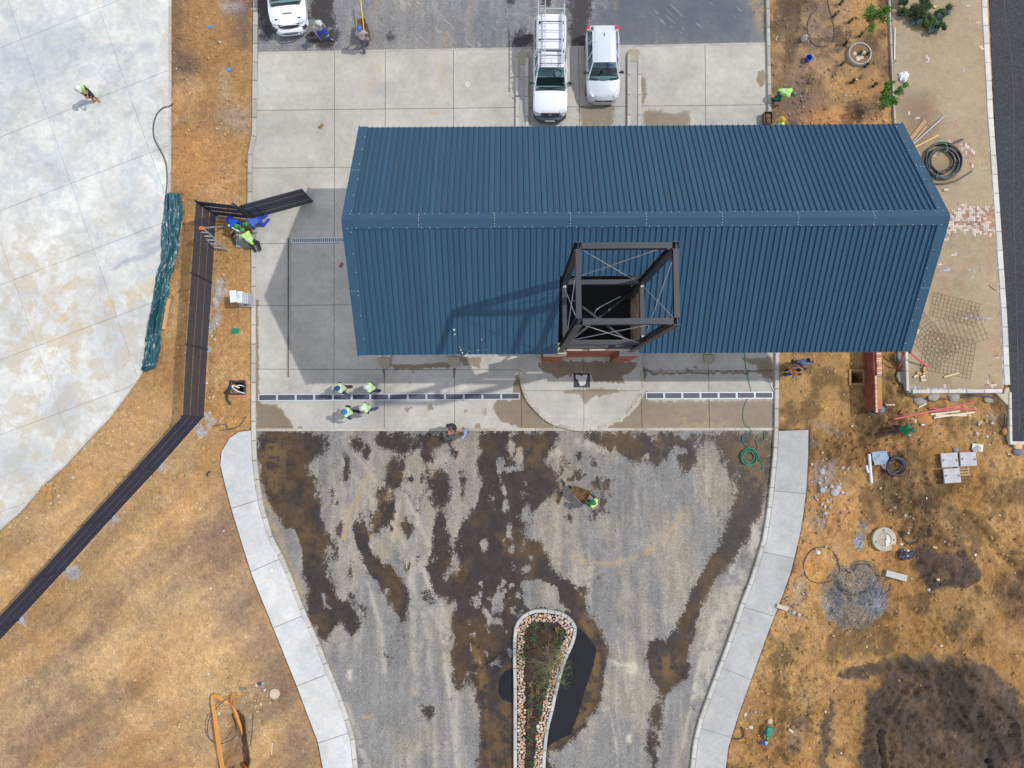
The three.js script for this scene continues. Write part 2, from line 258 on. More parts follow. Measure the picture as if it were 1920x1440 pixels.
mound(.3, .25, [[[1560, 1090], [1575, 1070], [1630, 1068], [1648, 1110], [1640, 1150], [1600, 1168], [1562, 1150]]], .12);
mound(.26, .12, [[[1514, 146], [1524, 134], [1542, 134], [1551, 148], [1546, 162], [1530, 168], [1516, 160]], [[1508, -20], [1530, -20], [1536, 8], [1515, 12]]], .2);
mound(.32, .35, [[[1535, 850], [1590, 820], [1600, 850], [1570, 880], [1545, 870]], [[1660, 905], [1700, 890], [1745, 900], [1745, 955], [1700, 960]], [[1690, 960], [1760, 960], [1800, 1020], [1760, 1030], [1700, 1000]], [[1640, 770], [1690, 765], [1720, 800], [1700, 815], [1640, 800]]], .3);
mound(.1, .3, [[[1380, 1390], [1470, 1270], [1560, 1220], [1640, 1200], [1560, 1290], [1500, 1420], [1380, 1500]], [[1790, 900], [1900, 900], [1930, 1000], [1930, 1070]], [[1640, 1190], [1780, 1150], [1880, 1200], [1760, 1215]], [[1540, 960], [1640, 960], [1560, 1030]]], .22);
mound(-.32, .12, [[[1660, 668], [1692, 665], [1698, 738], [1715, 745], [1690, 770], [1660, 745]], [[1703, 742], [1860, 742], [1886, 770], [1888, 850], [1872, 800], [1850, 765], [1710, 756]]], .15);
mound(-.22, .07, [[[1782, 928], [1790, 932], [1850, 1000], [1930, 1092], [1926, 1098], [1840, 1005]]], .1);
mound(-.95, .04, [[[447, 1334], [455, 1366], [462, 1460], [404, 1460], [414, 1425], [426, 1380], [434, 1342]]], .1);
mound(-.1, .3, [[[340, 380], [362, 380], [345, 640], [330, 770], [318, 770], [330, 560]]], .1);
mound(-1.3, .02, [[[434, 717], [456, 717], [456, 737], [434, 737]]]);
mound(-1.1, .02, [[[1598, 699], [1618, 699], [1618, 717], [1598, 717]]]);
mound(.07, .15, [[[322, 170], [380, 170], [450, 200], [455, 370], [322, 370]]], .06);
mound(.06, .15, [[[392, 470], [468, 470], [466, 700], [392, 760]]], .08);
mound(.02, .3, [[[1462, 760], [1600, 790], [1700, 750], [1880, 760], [1890, 850], [1960, 860], [1960, 1540], [1360, 1540], [1440, 1200], [1515, 960], [1520, 820]]], .2);
mound(.02, .25, [[[1560, 800], [1640, 760], [1700, 670], [1715, 760], [1690, 900], [1540, 880]]], .2);
mound(.01, .25, [[[322, 380], [345, 380], [330, 640], [300, 720], [270, 740]], [[60, 920], [240, 740], [270, 760], [110, 930]], [[470, 1270], [530, 1290], [520, 1340], [440, 1330], [400, 1290]]], .12);
const underMask = new Mask(); { const a = (p) => underMask.area(p, '#fff', .03); [padPoly, apronPoly, lotPoly, courtPoly, pavePoly, roadPoly, [[470, 807], ...walkLout.slice(1), [672, 1540], [545, 1080], [482, 900], [478, 808]], [[1452, 806], ...walkRout, [1292, 1540], [1412, 1080]]].forEach(a); underMask.done(); }
const trackMask = new Mask(); { for (const l of [[[1600, 1440], [1575, 1360], [1600, 1270], [1640, 1230], [1720, 1210]], [[1625, 1440], [1622, 1360], [1660, 1290], [1720, 1260]], [[1450, 1440], [1530, 1340], [1560, 1260], [1500, 1180]], [[1580, 1100], [1600, 1180]], [[1610, 1085], [1640, 1160]], [[1900, 1440], [1880, 1330], [1800, 1260]], [[345, 520], [330, 660], [310, 740]]]) trackMask.line(l, .45, '#fff', .06); trackMask.done(); }
const soilCache = new Map();
function soilY(x, z) {
  let y = -.035, rough = .03; const wx = (fbm(x * 1.3, z * 1.3, 3) - .5) * .5, wz = (fbm(x * 1.3 + 40, z * 1.3, 3) - .5) * .5;
  for (const [m, h, r] of reliefAdd) { const deep = h < -1, v = deep ? m.r(x, z) : m.r(x + wx, z + wz); if (v > .002) { y += v * h; rough += v * r * .5; } }
  const rg = 1 - Math.abs(fbm(x * 2.4 + 40, z * 2.4 + 7, 4, .55) * 2 - 1); y += (rg * rg - .62) * rough * .9 + (fbm(x * 1.6 + 5, z * 1.6, 5, .6) - .5) * rough * 1.7 + (fbm(x * 6.5, z * 6.5 + 11, 3, .6) - .5) * rough * .55;
  const t = trackMask.r(x, z); if (t > .02) y += t * (-.03 + .03 * Math.sin((x * .6 + z) * 26 + Math.sin((x - z * .3) * 20) * 1.5));
  const u = sstep(.45, .9, underMask.r(x, z)); return y * (1 - u) - .3 * u;
}
{
  const xs = [], zs = [], far = [900, 400, 180, 90, 55, 40];
  for (const f of far) xs.push(-f); for (let x = -31; x <= 31.001; x += .078) xs.push(x); for (const f of [...far].reverse()) xs.push(f);
  for (const f of far) zs.push(-f); for (let z = -26; z <= 20.001; z += .078) zs.push(z); for (const f of [...far].reverse()) zs.push(f);
  const nx = xs.length, nz = zs.length, pos = new Float32Array(nx * nz * 3), uv = new Float32Array(nx * nz * 2), idx = new Uint32Array((nx - 1) * (nz - 1) * 6);
  let k = 0;
  for (let j = 0; j < nz; j++) for (let i = 0; i < nx; i++, k++) {
    const x = xs[i], z = zs[j], inside = Math.abs(x) < 31.5 && z > -26.5 && z < 20.5;
    pos[k * 3] = x; pos[k * 3 + 2] = z; pos[k * 3 + 1] = inside ? soilY(x, z) : -.035 + (fbm(x * .02, z * .02, 3) - .5) * .4;
    uv[k * 2] = (x - AREA.x0) / 64; uv[k * 2 + 1] = (z - AREA.z0) / 48;
  }
  k = 0; for (let j = 0; j < nz - 1; j++) for (let i = 0; i < nx - 1; i++) { const a = j * nx + i, b = a + 1, c = a + nx, d = c + 1; idx[k++] = a; idx[k++] = c; idx[k++] = b; idx[k++] = b; idx[k++] = c; idx[k++] = d; }
  const g = new THREE.BufferGeometry(); g.setAttribute('position', new THREE.BufferAttribute(pos, 3)); g.setAttribute('uv', new THREE.BufferAttribute(uv, 2)); g.setIndex(new THREE.BufferAttribute(idx, 1)); g.computeVertexNormals();
  const q = [0, 0, 0];
  const tx = paint(2048, 1536, bounds(-32, -27, 32, 21), (x, z, o) => {
    const w1 = fbm(x * 2.2, z * 2.2, 4, .6) - .5, w2 = fbm(x * 2.2 + 50, z * 2.2 + 9, 4, .6) - .5;
    soilMask.at(x + w1 * .8, z + w2 * .8, q);
    const g1 = fbm(x * .7 + 3, z * .7, 4), g2 = fbm(x * 5, z * 5, 4, .65), g3 = vn(x * 23, z * 23), g4 = vn(x * 12 + 7, z * 12);
    let f = .98 + .12 * g1 + (g2 - .5) * .3 + (g3 - .5) * .16; const warm = (fbm(x * .9 + 80, z * .9, 3) - .5) * 26, dampN = sstep(.5, .66, fbm(x * .55 + 120, z * .55 + 33, 5, .62)) * .3 * sstep(-2, 2, x), brush = (fbm((x * .78 - z * .62) * .16 + 9, (x * .62 + z * .78) * .85 + 50, 4, .55) - .5) * .42 * (1 - sstep(-10, -6, x)) * sstep(2, 5, z);
    let sp = g4 > .86 && g3 > .55 ? 1.16 : 1; if (g4 < .12) sp *= .86; f *= sp;
    const left = 1 - sstep(-4, 4, x), tan = sstep(.46, .66, fbm(x * .35 + 12, z * .35 + 60, 4, .6)) * .55; let R = q[0] * 255, G = q[1] * 255 * 1.035, Bq = q[2] * 255 * 1.12; if (R > 120) { R = mix(R, mix(198, 202, left), tan); G = mix(G, mix(160, 168, left), tan); Bq = mix(Bq, mix(108, 124, left), tan); } f *= (1 - dampN) * (1 + brush); Bq *= 1 - brush * .35; if (R < 100) { const hp = sstep(.52, .7, fbm(x * 1.3 + 8, z * 1.3, 4, .6)) * .5; R = mix(R, 122, hp); G = mix(G, 98, hp); Bq = mix(Bq, 74, hp); } o[0] = R * f + warm * .3; o[1] = G * f; o[2] = Bq * f - warm * .35; o[3] = .95;
  });
  const bump = bumpTex(512, 3, (x, z) => .5 + (fbm(x * 18, z * 18, 4, .6) - .5) * 1.1);
  bump.repeat.set(64 / 3, 48 / 3);
  struct('soil_ground', 'bare ochre and brown construction soil with clods, tracks and damp patches', g, new THREE.MeshStandardMaterial({ map: tx.map, roughness: .96, bumpMap: bump, bumpScale: .05 }));
}
const onSoil = (px, py, up = 0) => { let p = P(px, py, 0); const y = soilY(p.x, p.z); p = P(px, py, y); p.y = y + up; return p; };

// ---------------------------------------------------------------- concrete and asphalt sheets
const grit = bumpTex(512, 2, (x, z) => .5 + (fbm(x * 40, z * 40, 3, .7) - .5) * .9);
const gritFor = (B) => { const t = grit.clone(); t.repeat.set((B.x1 - B.x0) / 2, (B.z1 - B.z0) / 2); t.needsUpdate = true; return t; };
function panels(parent, name, list, y0, y1, ch, B, mats) { list.forEach((q, i) => { const g = prism(q, y0, y1, ch, B); if (g) part(name, g, Array.isArray(mats) ? mats[Math.floor(rnd() * mats.length)] : mats, parent); }); }

{ // pale concrete pad at the left
  const B = bounds(-33, -25, -16, 10), st1 = new Mask();
  const S = (pts, b, a) => st1.area(pts, '#fff', b, a);
  const gm = new Mask();
  S([[0, 430], [60, 420], [150, 470], [220, 560], [230, 640], [260, 660], [240, 740], [150, 830], [60, 870], [0, 900]], .9, .55);
  S([[175, 545], [200, 540], [215, 560], [300, 520], [305, 545], [215, 590], [178, 570]], .15, .9); S([[60, 560], [110, 560], [200, 640], [190, 680], [110, 640]], .4, .5);
  S([[230, 600], [270, 600], [255, 690], [225, 700]], .3, .5); S([[-40, 940], [60, 860], [180, 790], [190, 800], [40, 950], [-40, 1010]], .35, .6); S([[308, 30], [318, 30], [318, 300], [304, 240]], .15, .6);
  gm.area([[205, 508], [240, 485], [270, 478], [305, 455], [306, 465], [270, 487], [245, 492], [215, 507]], '#fff', .04, .9).area([[258, 470], [300, 450], [304, 440], [290, 442], [262, 462]], '#fff', .05, .7).area([[185, 500], [205, 530], [200, 545], [180, 540]], '#fff', .12, .6);
  gm.spot(90, 90, 2.5, 1.2, '#fff', .6, .45).spot(40, 140, 1.5, 1, '#fff', .5, .45).spot(275, 90, .5, .35, '#fff', .12, .6).spot(30, 870, 1.6, .9, '#fff', .5, .4).spot(120, 760, .9, 1.6, '#fff', .4, .45).spot(215, 640, 1, 1.5, '#fff', .4, .4).spot(100, 310, 1.6, .7, '#fff', .5, .35);
  for (const pts of [[[135, 125], [132, 100], [135, 82], [155, 72]], [[5, 80], [15, 110], [55, 112]], [[70, 128], [110, 132], [130, 122]]]) gm.line(pts, .12, '#fff', .05, .5);
  for (const pts of [[[180, 400], [215, 380]], [[185, 418], [220, 438]], [[115, 540], [140, 535]]]) st1.line(pts, .5, '#fff', .1, .5);
  st1.done(); gm.done();
  const tx = paint(1024, 2048, B, (x, z, o) => {
    const a = fbm(x * .55, z * .55, 5, .6), b = fbm(x * 1.7 + 30, z * 1.7, 5, .62), c = fbm(x * 5 + 3, z * 5, 3), g = vn(x * 28, z * 28), s = vn(x * 9 + 4, z * 9);
    const wx = (b - .5) * .5, w = st1.r(x + wx, z + (c - .5) * .4), k = gm.r(x + wx * .4, z + (c - .5) * .2);
    let f = .93 + (a - .5) * .22 + (c - .5) * .11 + (g - .5) * .06; const bl = sstep(.45, .62, b);
    o[0] = (238 - 15 * bl) * f; o[1] = (238 - 11 * bl) * f; o[2] = (234 - 6 * bl) * f;
    const t = w * sstep(.42, .62, b + (s - .5) * .15); o[0] = mix(o[0], 220, t * .8); o[1] = mix(o[1], 196, t * .8); o[2] = mix(o[2], 160, t * .8);
    const kk = k * (.55 + .6 * a); o[0] = mix(o[0], 170, kk); o[1] = mix(o[1], 178, kk); o[2] = mix(o[2], 190, kk); o[3] = .85;
    const rust = sstep(.86, .95, s) * sstep(.35, .6, w) * .4; o[0] = mix(o[0], 202, rust); o[1] = mix(o[1], 166, rust); o[2] = mix(o[2], 124, rust); const sm = sstep(.5, .72, fbm(x * 1.1 + 77, z * 1.1 + 3, 5, .66)) * .22 * (.4 + k); o[0] = mix(o[0], 182, sm); o[1] = mix(o[1], 190, sm); o[2] = mix(o[2], 198, sm);
  });
  const mat = new THREE.MeshStandardMaterial({ map: tx.map, roughness: .8, bumpMap: gritFor(B), bumpScale: .004 });
  const pad = struct('concrete_pad', 'pale new concrete pad with sawn joints in large squares', null);
  const A = [[[-180, 0], [165, 1000]], [[-154, 0], [180, 965]], [[16, 0], [252, 687]], [[181, 0], [305, 350]]].slice(1);
  const Bl = [[[0, 92], [230, 0]], [[0, 259], [312, 135]], [[0, 397], [312, 276]], [[0, 536], [305, 419]], [[0, 676], [282, 570]], [[0, 816], [240, 727]], [[0, 961], [180, 894]]];
  panels(pad, 'slab_panel', splitBy(splitBy([poly(padPoly, .08)], A, .011), Bl, .011), -.25, .08, .008, B, mat);
  part('slab_bed', prism(poly(padPoly), -.28, .045, 0), M(lit(150, 142, 134), .95), pad);
}
const kGrit = grit.clone(); kGrit.repeat.set(4, 4); kGrit.needsUpdate = true;
const concreteTile = paint(1024, 1024, bounds(0, 0, 8, 8), (x, z, o) => { const T = (f, k) => { const u = x / 8, v = z / 8; return mix(mix(f(x, z), f(x - 8, z), u), mix(f(x, z - 8), f(x - 8, z - 8), u), v); }; const a = T((p, r) => fbm(p * .6 + 90, r * .6 + 90, 5, .6)), c = fbm(x * 4, z * 4, 4), g = vn(x * 32, z * 32); const f = .95 + (a - .5) * .26 + (c - .5) * .09 + (g - .5) * .05; o[0] = 224 * f; o[1] = 224 * f; o[2] = 223 * f; o[3] = .85; });
const MC = (r, g, b, rough = .85) => new THREE.MeshStandardMaterial({ map: concreteTile.map, color: new THREE.Color().setRGB(lin(r) / lin(224), lin(g) / lin(224), lin(b) / lin(223)), roughness: rough, bumpMap: kGrit, bumpScale: .004 });
const kerbMats = [MC(212, 210, 203), MC(220, 218, 212), MC(204, 201, 192)];
const kerbDull = [MC(196, 191, 182), MC(204, 199, 190), MC(188, 182, 172)];

const ringC = P(877, 158);
{ // apron and lanes
  const B = bounds(-14, -20, 15, 1.2), damp = new Mask(), rust = new Mask(), D = (pts, b = .08, a = 1) => damp.area(pts, '#fff', b, a);
  D([[1205, 752], [1450, 750], [1450, 806], [1205, 806]], .1, .8); D([[480, 755], [520, 758], [532, 775], [545, 790], [552, 806], [480, 806]], .06, .8); D([[930, 748], [965, 750], [1000, 790], [1010, 806], [985, 806], [940, 790], [925, 770]], .08, .8); D([[478, 560], [486, 560], [487, 760], [478, 760]], .05, .7);
  D([[1203, 690], [1213, 690], [1211, 735], [1196, 762], [1170, 786], [1130, 806], [1206, 806], [1216, 740]], .04, .9); D([[968, 700], [977, 715], [984, 748], [1001, 770], [1033, 797], [1060, 806], [985, 806], [945, 765], [960, 748]], .04, .9); D([[1085, 200], [1155, 195], [1150, 240], [1090, 240]], .1, .6); D([[1205, 205], [1245, 207], [1260, 215], [1290, 205], [1300, 225], [1290, 240], [1205, 240]], .1, .7); D([[1418, 135], [1432, 130], [1434, 160], [1425, 165], [1416, 150]], .05, .8); D([[1200, 140], [1210, 150], [1213, 175], [1203, 205]], .05, .7); D([[978, 180], [1095, 180], [1095, 240], [978, 240]], .2, .25);
  D([[1010, 678], [1192, 678], [1188, 695], [1165, 705], [1170, 718], [1110, 716], [1108, 700], [1075, 698], [1068, 706], [1045, 707], [1020, 700], [1008, 690]], .04, 1); D([[1040, 733], [1100, 728], [1180, 731], [1150, 740], [1115, 745], [1094, 760], [1088, 742], [1060, 737]], .04, .6);
  D([[732, 683], [840, 680], [850, 690], [740, 694]], .03, .8); D([[860, 670], [905, 668], [900, 690], [865, 684]], .05, .6); D([[1210, 690], [1235, 697], [1450, 694], [1450, 700], [1240, 702], [1225, 706]], .03, .8); D([[1380, 670], [1450, 670], [1452, 715], [1430, 710], [1420, 690]], .08, .7); D([[717, 692], [723, 692], [721, 716]], .02, .9); D([[848, 690], [856, 690], [852, 715]], .02, .9); D([[756, 766], [775, 760], [778, 766], [760, 773]], .04, .6); D([[900, 765], [915, 758], [916, 780], [905, 780]], .05, .5);
  for (const [x, y, r] of [[873, 771, .12], [806, 765, .2], [895, 800, .2], [820, 758, .08], [868, 750, .1], [775, 697, .1], [768, 716, .1], [1290, 692, .12], [1303, 688, .1], [1240, 692, .08], [562, 805, .15]]) damp.spot(x, y, r, r * .8, '#fff', .03, .7);
  rust.spot(813, 212, .3, .12, '#fff', .08, .8).spot(832, 105, .3, 2, '#fff', .1, .3).area([[1260, 770], [1370, 780], [1370, 804], [1280, 804]], '#fff', .2, .7).area([[700, 90], [725, 90], [700, 240], [680, 240]], '#fff', .3, .3); for (let i = 0; i < 26; i++) rust.spot(rr(560, 720), rr(100, 380), .05, .04, '#fff', .02, .7);
  damp.done(); rust.done();
  const tx = paint(2048, 1496, B, (x, z, o) => {
    const a = fbm(x * .45 + 9, z * .45, 5, .6), b = fbm(x * 2.4, z * 2.4 + 60, 4, .6), c = fbm(x * 7, z * 7, 3), g = vn(x * 30, z * 30), st = vn(x * .5, z * 7);
    let f = .93 + (a - .5) * .24 + (b - .5) * .09 + (c - .5) * .06 + (g - .5) * .05 + (st - .5) * .02;
    o[0] = 210 * f; o[1] = 206 * f; o[2] = 199 * f; o[3] = .85;
    const wn = (fbm(x * 5 + 70, z * 5, 4, .65) - .5) * .55, d0 = damp.r(x + (b - .5) * .25, z + (c - .5) * .25), d = sstep(.25, .5, d0 + wn * Math.min(1, d0 * 4)) * Math.min(1, d0 * 1.3);
    o[0] = mix(o[0], 146 * f, d); o[1] = mix(o[1], 130 * f, d); o[2] = mix(o[2], 108 * f, d); o[3] = mix(.85, .55, d);
    const r = rust.r(x + (b - .5) * .3, z) * sstep(.4, .6, b); o[0] = mix(o[0], 190, r * .7); o[1] = mix(o[1], 160, r * .7); o[2] = mix(o[2], 112, r * .7);
    const ring = Math.abs(Math.hypot(x - ringC.x, z - ringC.z) - .085); if (ring < .04) { o[0] = mix(o[0], 238, .8); o[1] = mix(o[1], 238, .8); o[2] = mix(o[2], 236, .8); }
  });
  const mat = new THREE.MeshStandardMaterial({ map: tx.map, roughness: 1, roughnessMap: tx.rough, bumpMap: gritFor(B), bumpScale: .004 });
  var apronB = B, apronMat = mat;
  const ap = struct('concrete_apron', 'sunlit concrete lanes with sawn joints around the gatehouse', null);
  const inner = apronPoly;
  const lines = [[[627.5, 90], [626, 810]], [[722.5, 90], [720.5, 810]], [[850, 90], [852.5, 810]], [[978, 90], [978, 810]], [[1085, 90], [1092, 810]], [[1189, 90], [1204, 810]], [[1321.5, 80], [1330, 810]], [[460, 207.5], [1450, 196.5]], [[460, 315.5], [1450, 306]], [[460, 457], [1450, 450]], [[460, 573], [1450, 566]], [[460, 692], [1450, 695]]];
  panels(ap, 'concrete_panel', splitBy([poly(inner)], lines, .02), -.2, .02, .006, B, mat);
  part('panel_bed', prism(poly(inner), -.24, -.006, 0), M(lit(88, 80, 72), .95), ap);
}
{ // asphalt court and upper lot
  const B = bounds(-13.8, .2, 14.4, 20.4), wet = new Mask(), silt = new Mask(), pale = new Mask(), tar = new Mask();
  const W = (pts, b = .24, a = 1) => wet.area(pts, '#fff', b < .1 ? .2 : b, a), W_ = (pts, b = .24, a = 1) => wet.area(pts, '#fff', b, a);
  W([[480, 809], [592, 809], [606, 838], [600, 852], [573, 873], [582, 892], [592, 910], [596, 940], [604, 968], [610, 1000], [618, 1040], [612, 1070], [626, 1095], [632, 1118], [646, 1134], [660, 1118], [664, 1150], [675, 1190], [655, 1192], [642, 1165], [634, 1150], [626, 1190], [618, 1200], [600, 1190], [582, 1150], [572, 1080], [560, 1040], [548, 1000], [530, 985], [512, 960], [492, 900], [482, 860]]);
  W([[653, 822], [678, 818], [684, 838], [668, 850], [655, 846]]); W([[632, 822], [642, 820], [642, 832], [634, 834]]); W([[700, 812], [776, 812], [781, 830], [770, 855], [752, 862], [744, 848], [722, 842], [702, 832]]); W([[735, 855], [757, 862], [760, 900], [748, 918], [722, 918], [720, 900], [728, 882]]);
  W([[706, 908], [742, 926], [744, 975], [722, 990], [702, 1010], [690, 998], [704, 960]], .07, .85); W([[660, 972], [671, 962], [684, 990], [690, 1028], [705, 1060], [738, 1068], [754, 1090], [768, 1130], [766, 1178], [748, 1160], [728, 1110], [702, 1085], [676, 1050], [662, 1012]], .07, .9);
  W([[805, 890], [828, 882], [840, 900], [842, 932], [828, 955], [820, 956], [806, 942]]); W([[818, 950], [826, 952], [838, 985], [846, 1040], [840, 1080], [812, 1082], [812, 1010]]); W([[782, 812], [830, 815], [828, 838], [792, 842]]); W([[790, 845], [815, 850], [812, 872], [798, 870]], .07, .8); W([[725, 1190], [734, 1188], [736, 1225], [734, 1262], [728, 1262], [722, 1230]]); W([[795, 1318], [808, 1312], [818, 1338], [812, 1352], [800, 1352], [788, 1345]]); W([[787, 1105], [805, 1100], [810, 1125], [800, 1132], [788, 1122]]); W([[720, 1015], [735, 1018], [730, 1026], [720, 1022]]);
  W([[895, 810], [1062, 810], [1032, 830], [1020, 865], [1046, 893], [1056, 912], [1022, 935], [1000, 960], [985, 990], [987, 1022], [1010, 1015], [1022, 1040], [1040, 1075], [1062, 1085], [1095, 1105], [1104, 1150], [1118, 1175], [1138, 1215], [1132, 1280], [1116, 1340], [1080, 1385], [1032, 1413], [1026, 1540], [898, 1540], [900, 1320], [885, 1282], [866, 1250], [862, 1300], [852, 1290], [849, 1180], [852, 1108], [838, 1122], [818, 1112], [812, 1085], [845, 1080], [860, 1075], [860, 1040], [862, 985], [885, 955], [900, 925], [905, 900], [890, 870], [906, 845]]);
  W([[1075, 812], [1452, 808], [1450, 900], [1434, 950], [1402, 1000], [1382, 1040], [1366, 1012], [1376, 920], [1370, 895], [1356, 850], [1340, 832], [1325, 822], [1314, 858], [1300, 868], [1285, 905], [1279, 870], [1265, 850], [1248, 850], [1240, 880], [1229, 938], [1221, 872], [1205, 862], [1190, 862], [1176, 882], [1170, 860], [1150, 842], [1100, 826]], .07, .8);
  W([[1100, 852], [1130, 852], [1134, 872], [1110, 880], [1099, 866]]); W([[1108, 892], [1146, 898], [1150, 912], [1128, 925], [1112, 922]]); W([[1125, 925], [1138, 928], [1122, 974], [1112, 978], [1092, 972], [1090, 966], [1112, 964]]); W([[1056, 878], [1066, 872], [1062, 890], [1054, 892]], .05); W([[1040, 855], [1070, 858], [1062, 868], [1046, 866]], .06, .8);
  W([[1400, 940], [1418, 925], [1405, 985], [1378, 1050], [1350, 1080], [1338, 1082], [1325, 1120], [1315, 1152], [1300, 1180], [1293, 1222], [1291, 1270], [1280, 1280], [1262, 1286], [1250, 1302], [1241, 1330], [1236, 1370], [1232, 1400], [1230, 1540], [1210, 1540], [1216, 1390], [1222, 1340], [1236, 1290], [1220, 1266], [1213, 1246], [1220, 1220], [1217, 1198], [1230, 1195], [1250, 1202], [1270, 1175], [1275, 1150], [1290, 1140], [1296, 1110], [1314, 1078], [1350, 1020], [1380, 975]]);
  W([[1405, 1090], [1412, 1080], [1390, 1140], [1384, 1130]], .06, .7); W([[1304, 1012], [1308, 1010], [1308, 1016], [1303, 1016]], .03); W([[1262, 1300], [1274, 1305], [1270, 1330], [1264, 1325]], .1, .5); W([[650, 1440], [660, 1370], [668, 1440]], .1, .5);
  for (const p of [[[926, 1106], [944, 1110], [948, 1130], [936, 1158], [922, 1148]], [[945, 902], [954, 922], [946, 934], [942, 920]], [[976, 1150], [984, 1092], [1010, 1084], [1045, 1100], [1048, 1128], [1074, 1145], [1056, 1146], [1010, 1140]], [[940, 880], [960, 874], [958, 884], [945, 888]], [[940, 1006], [950, 1010], [946, 1018]], [[524, 1000], [546, 988], [562, 1010], [572, 1085], [566, 1140], [548, 1080]], [[602, 1110], [610, 1112], [620, 1145], [606, 1140]], [[1110, 842], [1140, 850], [1160, 880], [1150, 895], [1095, 845]], [[1265, 835], [1285, 840], [1288, 850], [1270, 855]], [[1205, 850], [1216, 850], [1214, 864], [1206, 862]], [[1275, 808], [1292, 808], [1290, 822], [1279, 824]]]) wet.area(p, '#000', .06, .95);
  for (let i = 0; i < 70; i++) wet.spot(rr(560, 890), rr(815, 1160), rr(.06, .22), rr(.15, .7), '#fff', .1, rr(.4, .9), rr(-.2, .2)); for (let i = 0; i < 40; i++) wet.spot(rr(1040, 1150), rr(840, 980), rr(.04, .16), rr(.04, .2), '#fff', .05, rr(.5, .9)); for (let i = 0; i < 60; i++) wet.spot(rr(905, 1000), rr(830, 1090), rr(.05, .25), rr(.08, .5), '#000', .08, rr(.3, .7));
  // specks of dry and wet
  for (let i = 0; i < 160; i++) { const [x, y] = [rr(880, 990), rr(1090, 1260)]; wet.spot(x, y, rr(.05, .22), rr(.05, .3), rnd() < .6 ? '#000' : '#fff', .04, .55); }
  const SI = (pts, b, a) => silt.area(pts, '#fff', b, a);
  SI([[486, 815], [532, 822], [542, 860], [530, 885], [536, 930], [512, 940], [490, 880]], .3, .95); SI([[480, 860], [494, 900], [520, 980], [548, 1060], [575, 1120], [560, 1120], [530, 1030], [500, 965], [478, 900]], .12, .9); SI([[1083, 1160], [1104, 1160], [1132, 1216], [1126, 1280], [1108, 1340], [1075, 1380], [1030, 1408], [1030, 1394], [1068, 1374], [1092, 1300], [1112, 1250], [1114, 1215], [1096, 1188]], .1, .85); SI([[1235, 1232], [1270, 1226], [1276, 1268], [1244, 1275], [1232, 1250]], .15, .9); SI([[884, 1188], [896, 1190], [918, 1280], [914, 1300], [900, 1290], [882, 1215]], .08, 1);
  SI([[1375, 830], [1440, 810], [1450, 900], [1420, 930], [1380, 870]], .35, .75); SI([[980, 820], [1030, 830], [1000, 870], [960, 870]], .3, .55); SI([[1225, 812], [1250, 812], [1245, 860], [1230, 850]], .1, .7); SI([[950, 1240], [966, 1240], [966, 1540], [910, 1540], [925, 1380]], .3, .6); SI([[745, 1030], [770, 985], [765, 960], [740, 980], [690, 1060], [700, 1070]], .25, .45); SI([[560, 950], [600, 1000], [608, 1060], [580, 1070], [560, 1000]], .3, .4);
  for (const [pts, w, a] of [[[[692, 892], [672, 930], [655, 970], [648, 1010]], .2, .8], [[[733, 925], [718, 955], [702, 985], [694, 1005]], .22, .85], [[[1052, 1040], [1090, 1052], [1140, 1056], [1190, 1048], [1235, 1022], [1268, 985], [1286, 950]], .16, .8], [[[1228, 938], [1222, 1000], [1216, 1040]], .1, .6], [[[660, 1020], [645, 1035]], .1, .6], [[[1180, 870], [1182, 882]], .2, .6], [[[912, 1310], [918, 1440]], .12, .8], [[[838, 1290], [818, 1440]], .1, .3], [[[1290, 950], [1292, 1000]], .06, .4]]) silt.line(pts, w, '#fff', .04, a);
  silt.spot(686, 1347, .22, .16, '#fff', .04, 1).spot(687, 996, .2, .1, '#fff', .05, .6).spot(1148, 861, .12, .1, '#fff', .04, 1).spot(1130, 1188, .1, .08, '#fff', .03, .9);
  for (const [pts, w, a] of [[[[735, 980], [790, 1070], [830, 1140], [850, 1250], [860, 1440]], .3, .35], [[[690, 1090], [715, 1180], [722, 1260]], .22, .45], [[[768, 1050], [775, 1180], [780, 1300]], .35, .3], [[[760, 930], [785, 980], [812, 1045]], .25, .35], [[[806, 1140], [826, 1180], [840, 1280], [856, 1440]], .12, .5], [[[788, 1230], [795, 1100], [806, 1000]], .12, .35], [[[650, 1320], [690, 1440]], .3, .4], [[[1110, 1060], [1095, 1120]], .4, .3], [[[1390, 1080], [1350, 1180], [1310, 1300]], .7, .4], [[[640, 860], [700, 940], [760, 1050], [800, 1180], [815, 1320], [818, 1440]], .16, .32], [[[665, 850], [725, 930], [790, 1050], [830, 1180], [845, 1320]], .16, .32], [[[1080, 980], [1160, 1060], [1220, 1180], [1240, 1320], [1235, 1440]], .12, .16], [[[1200, 830], [1190, 1000], [1160, 1140]], .1, .22], [[[1330, 860], [1315, 1020], [1270, 1200], [1230, 1440]], .14, .2], [[[1395, 1010], [1360, 1100], [1310, 1250], [1280, 1400]], .14, .6]]) pale.line(pts, w, '#fff', .07, a);
  for (const [x, y, a, b, o] of [[1184, 1252, .3, .32, .9], [1160, 1245, .5, .15, .6], [655, 1262, .12, .3, .9], [656, 1272, .1, .12, 1], [1180, 1385, .12, .25, .9], [1350, 1360, .6, .8, .4], [830, 860, .5, .3, .3], [1110, 835, .9, .25, .5], [1035, 845, .5, .3, .5], [1425, 1000, .5, 1.2, .5]]) pale.spot(x, y, a, b, '#fff', .08, o, .3);
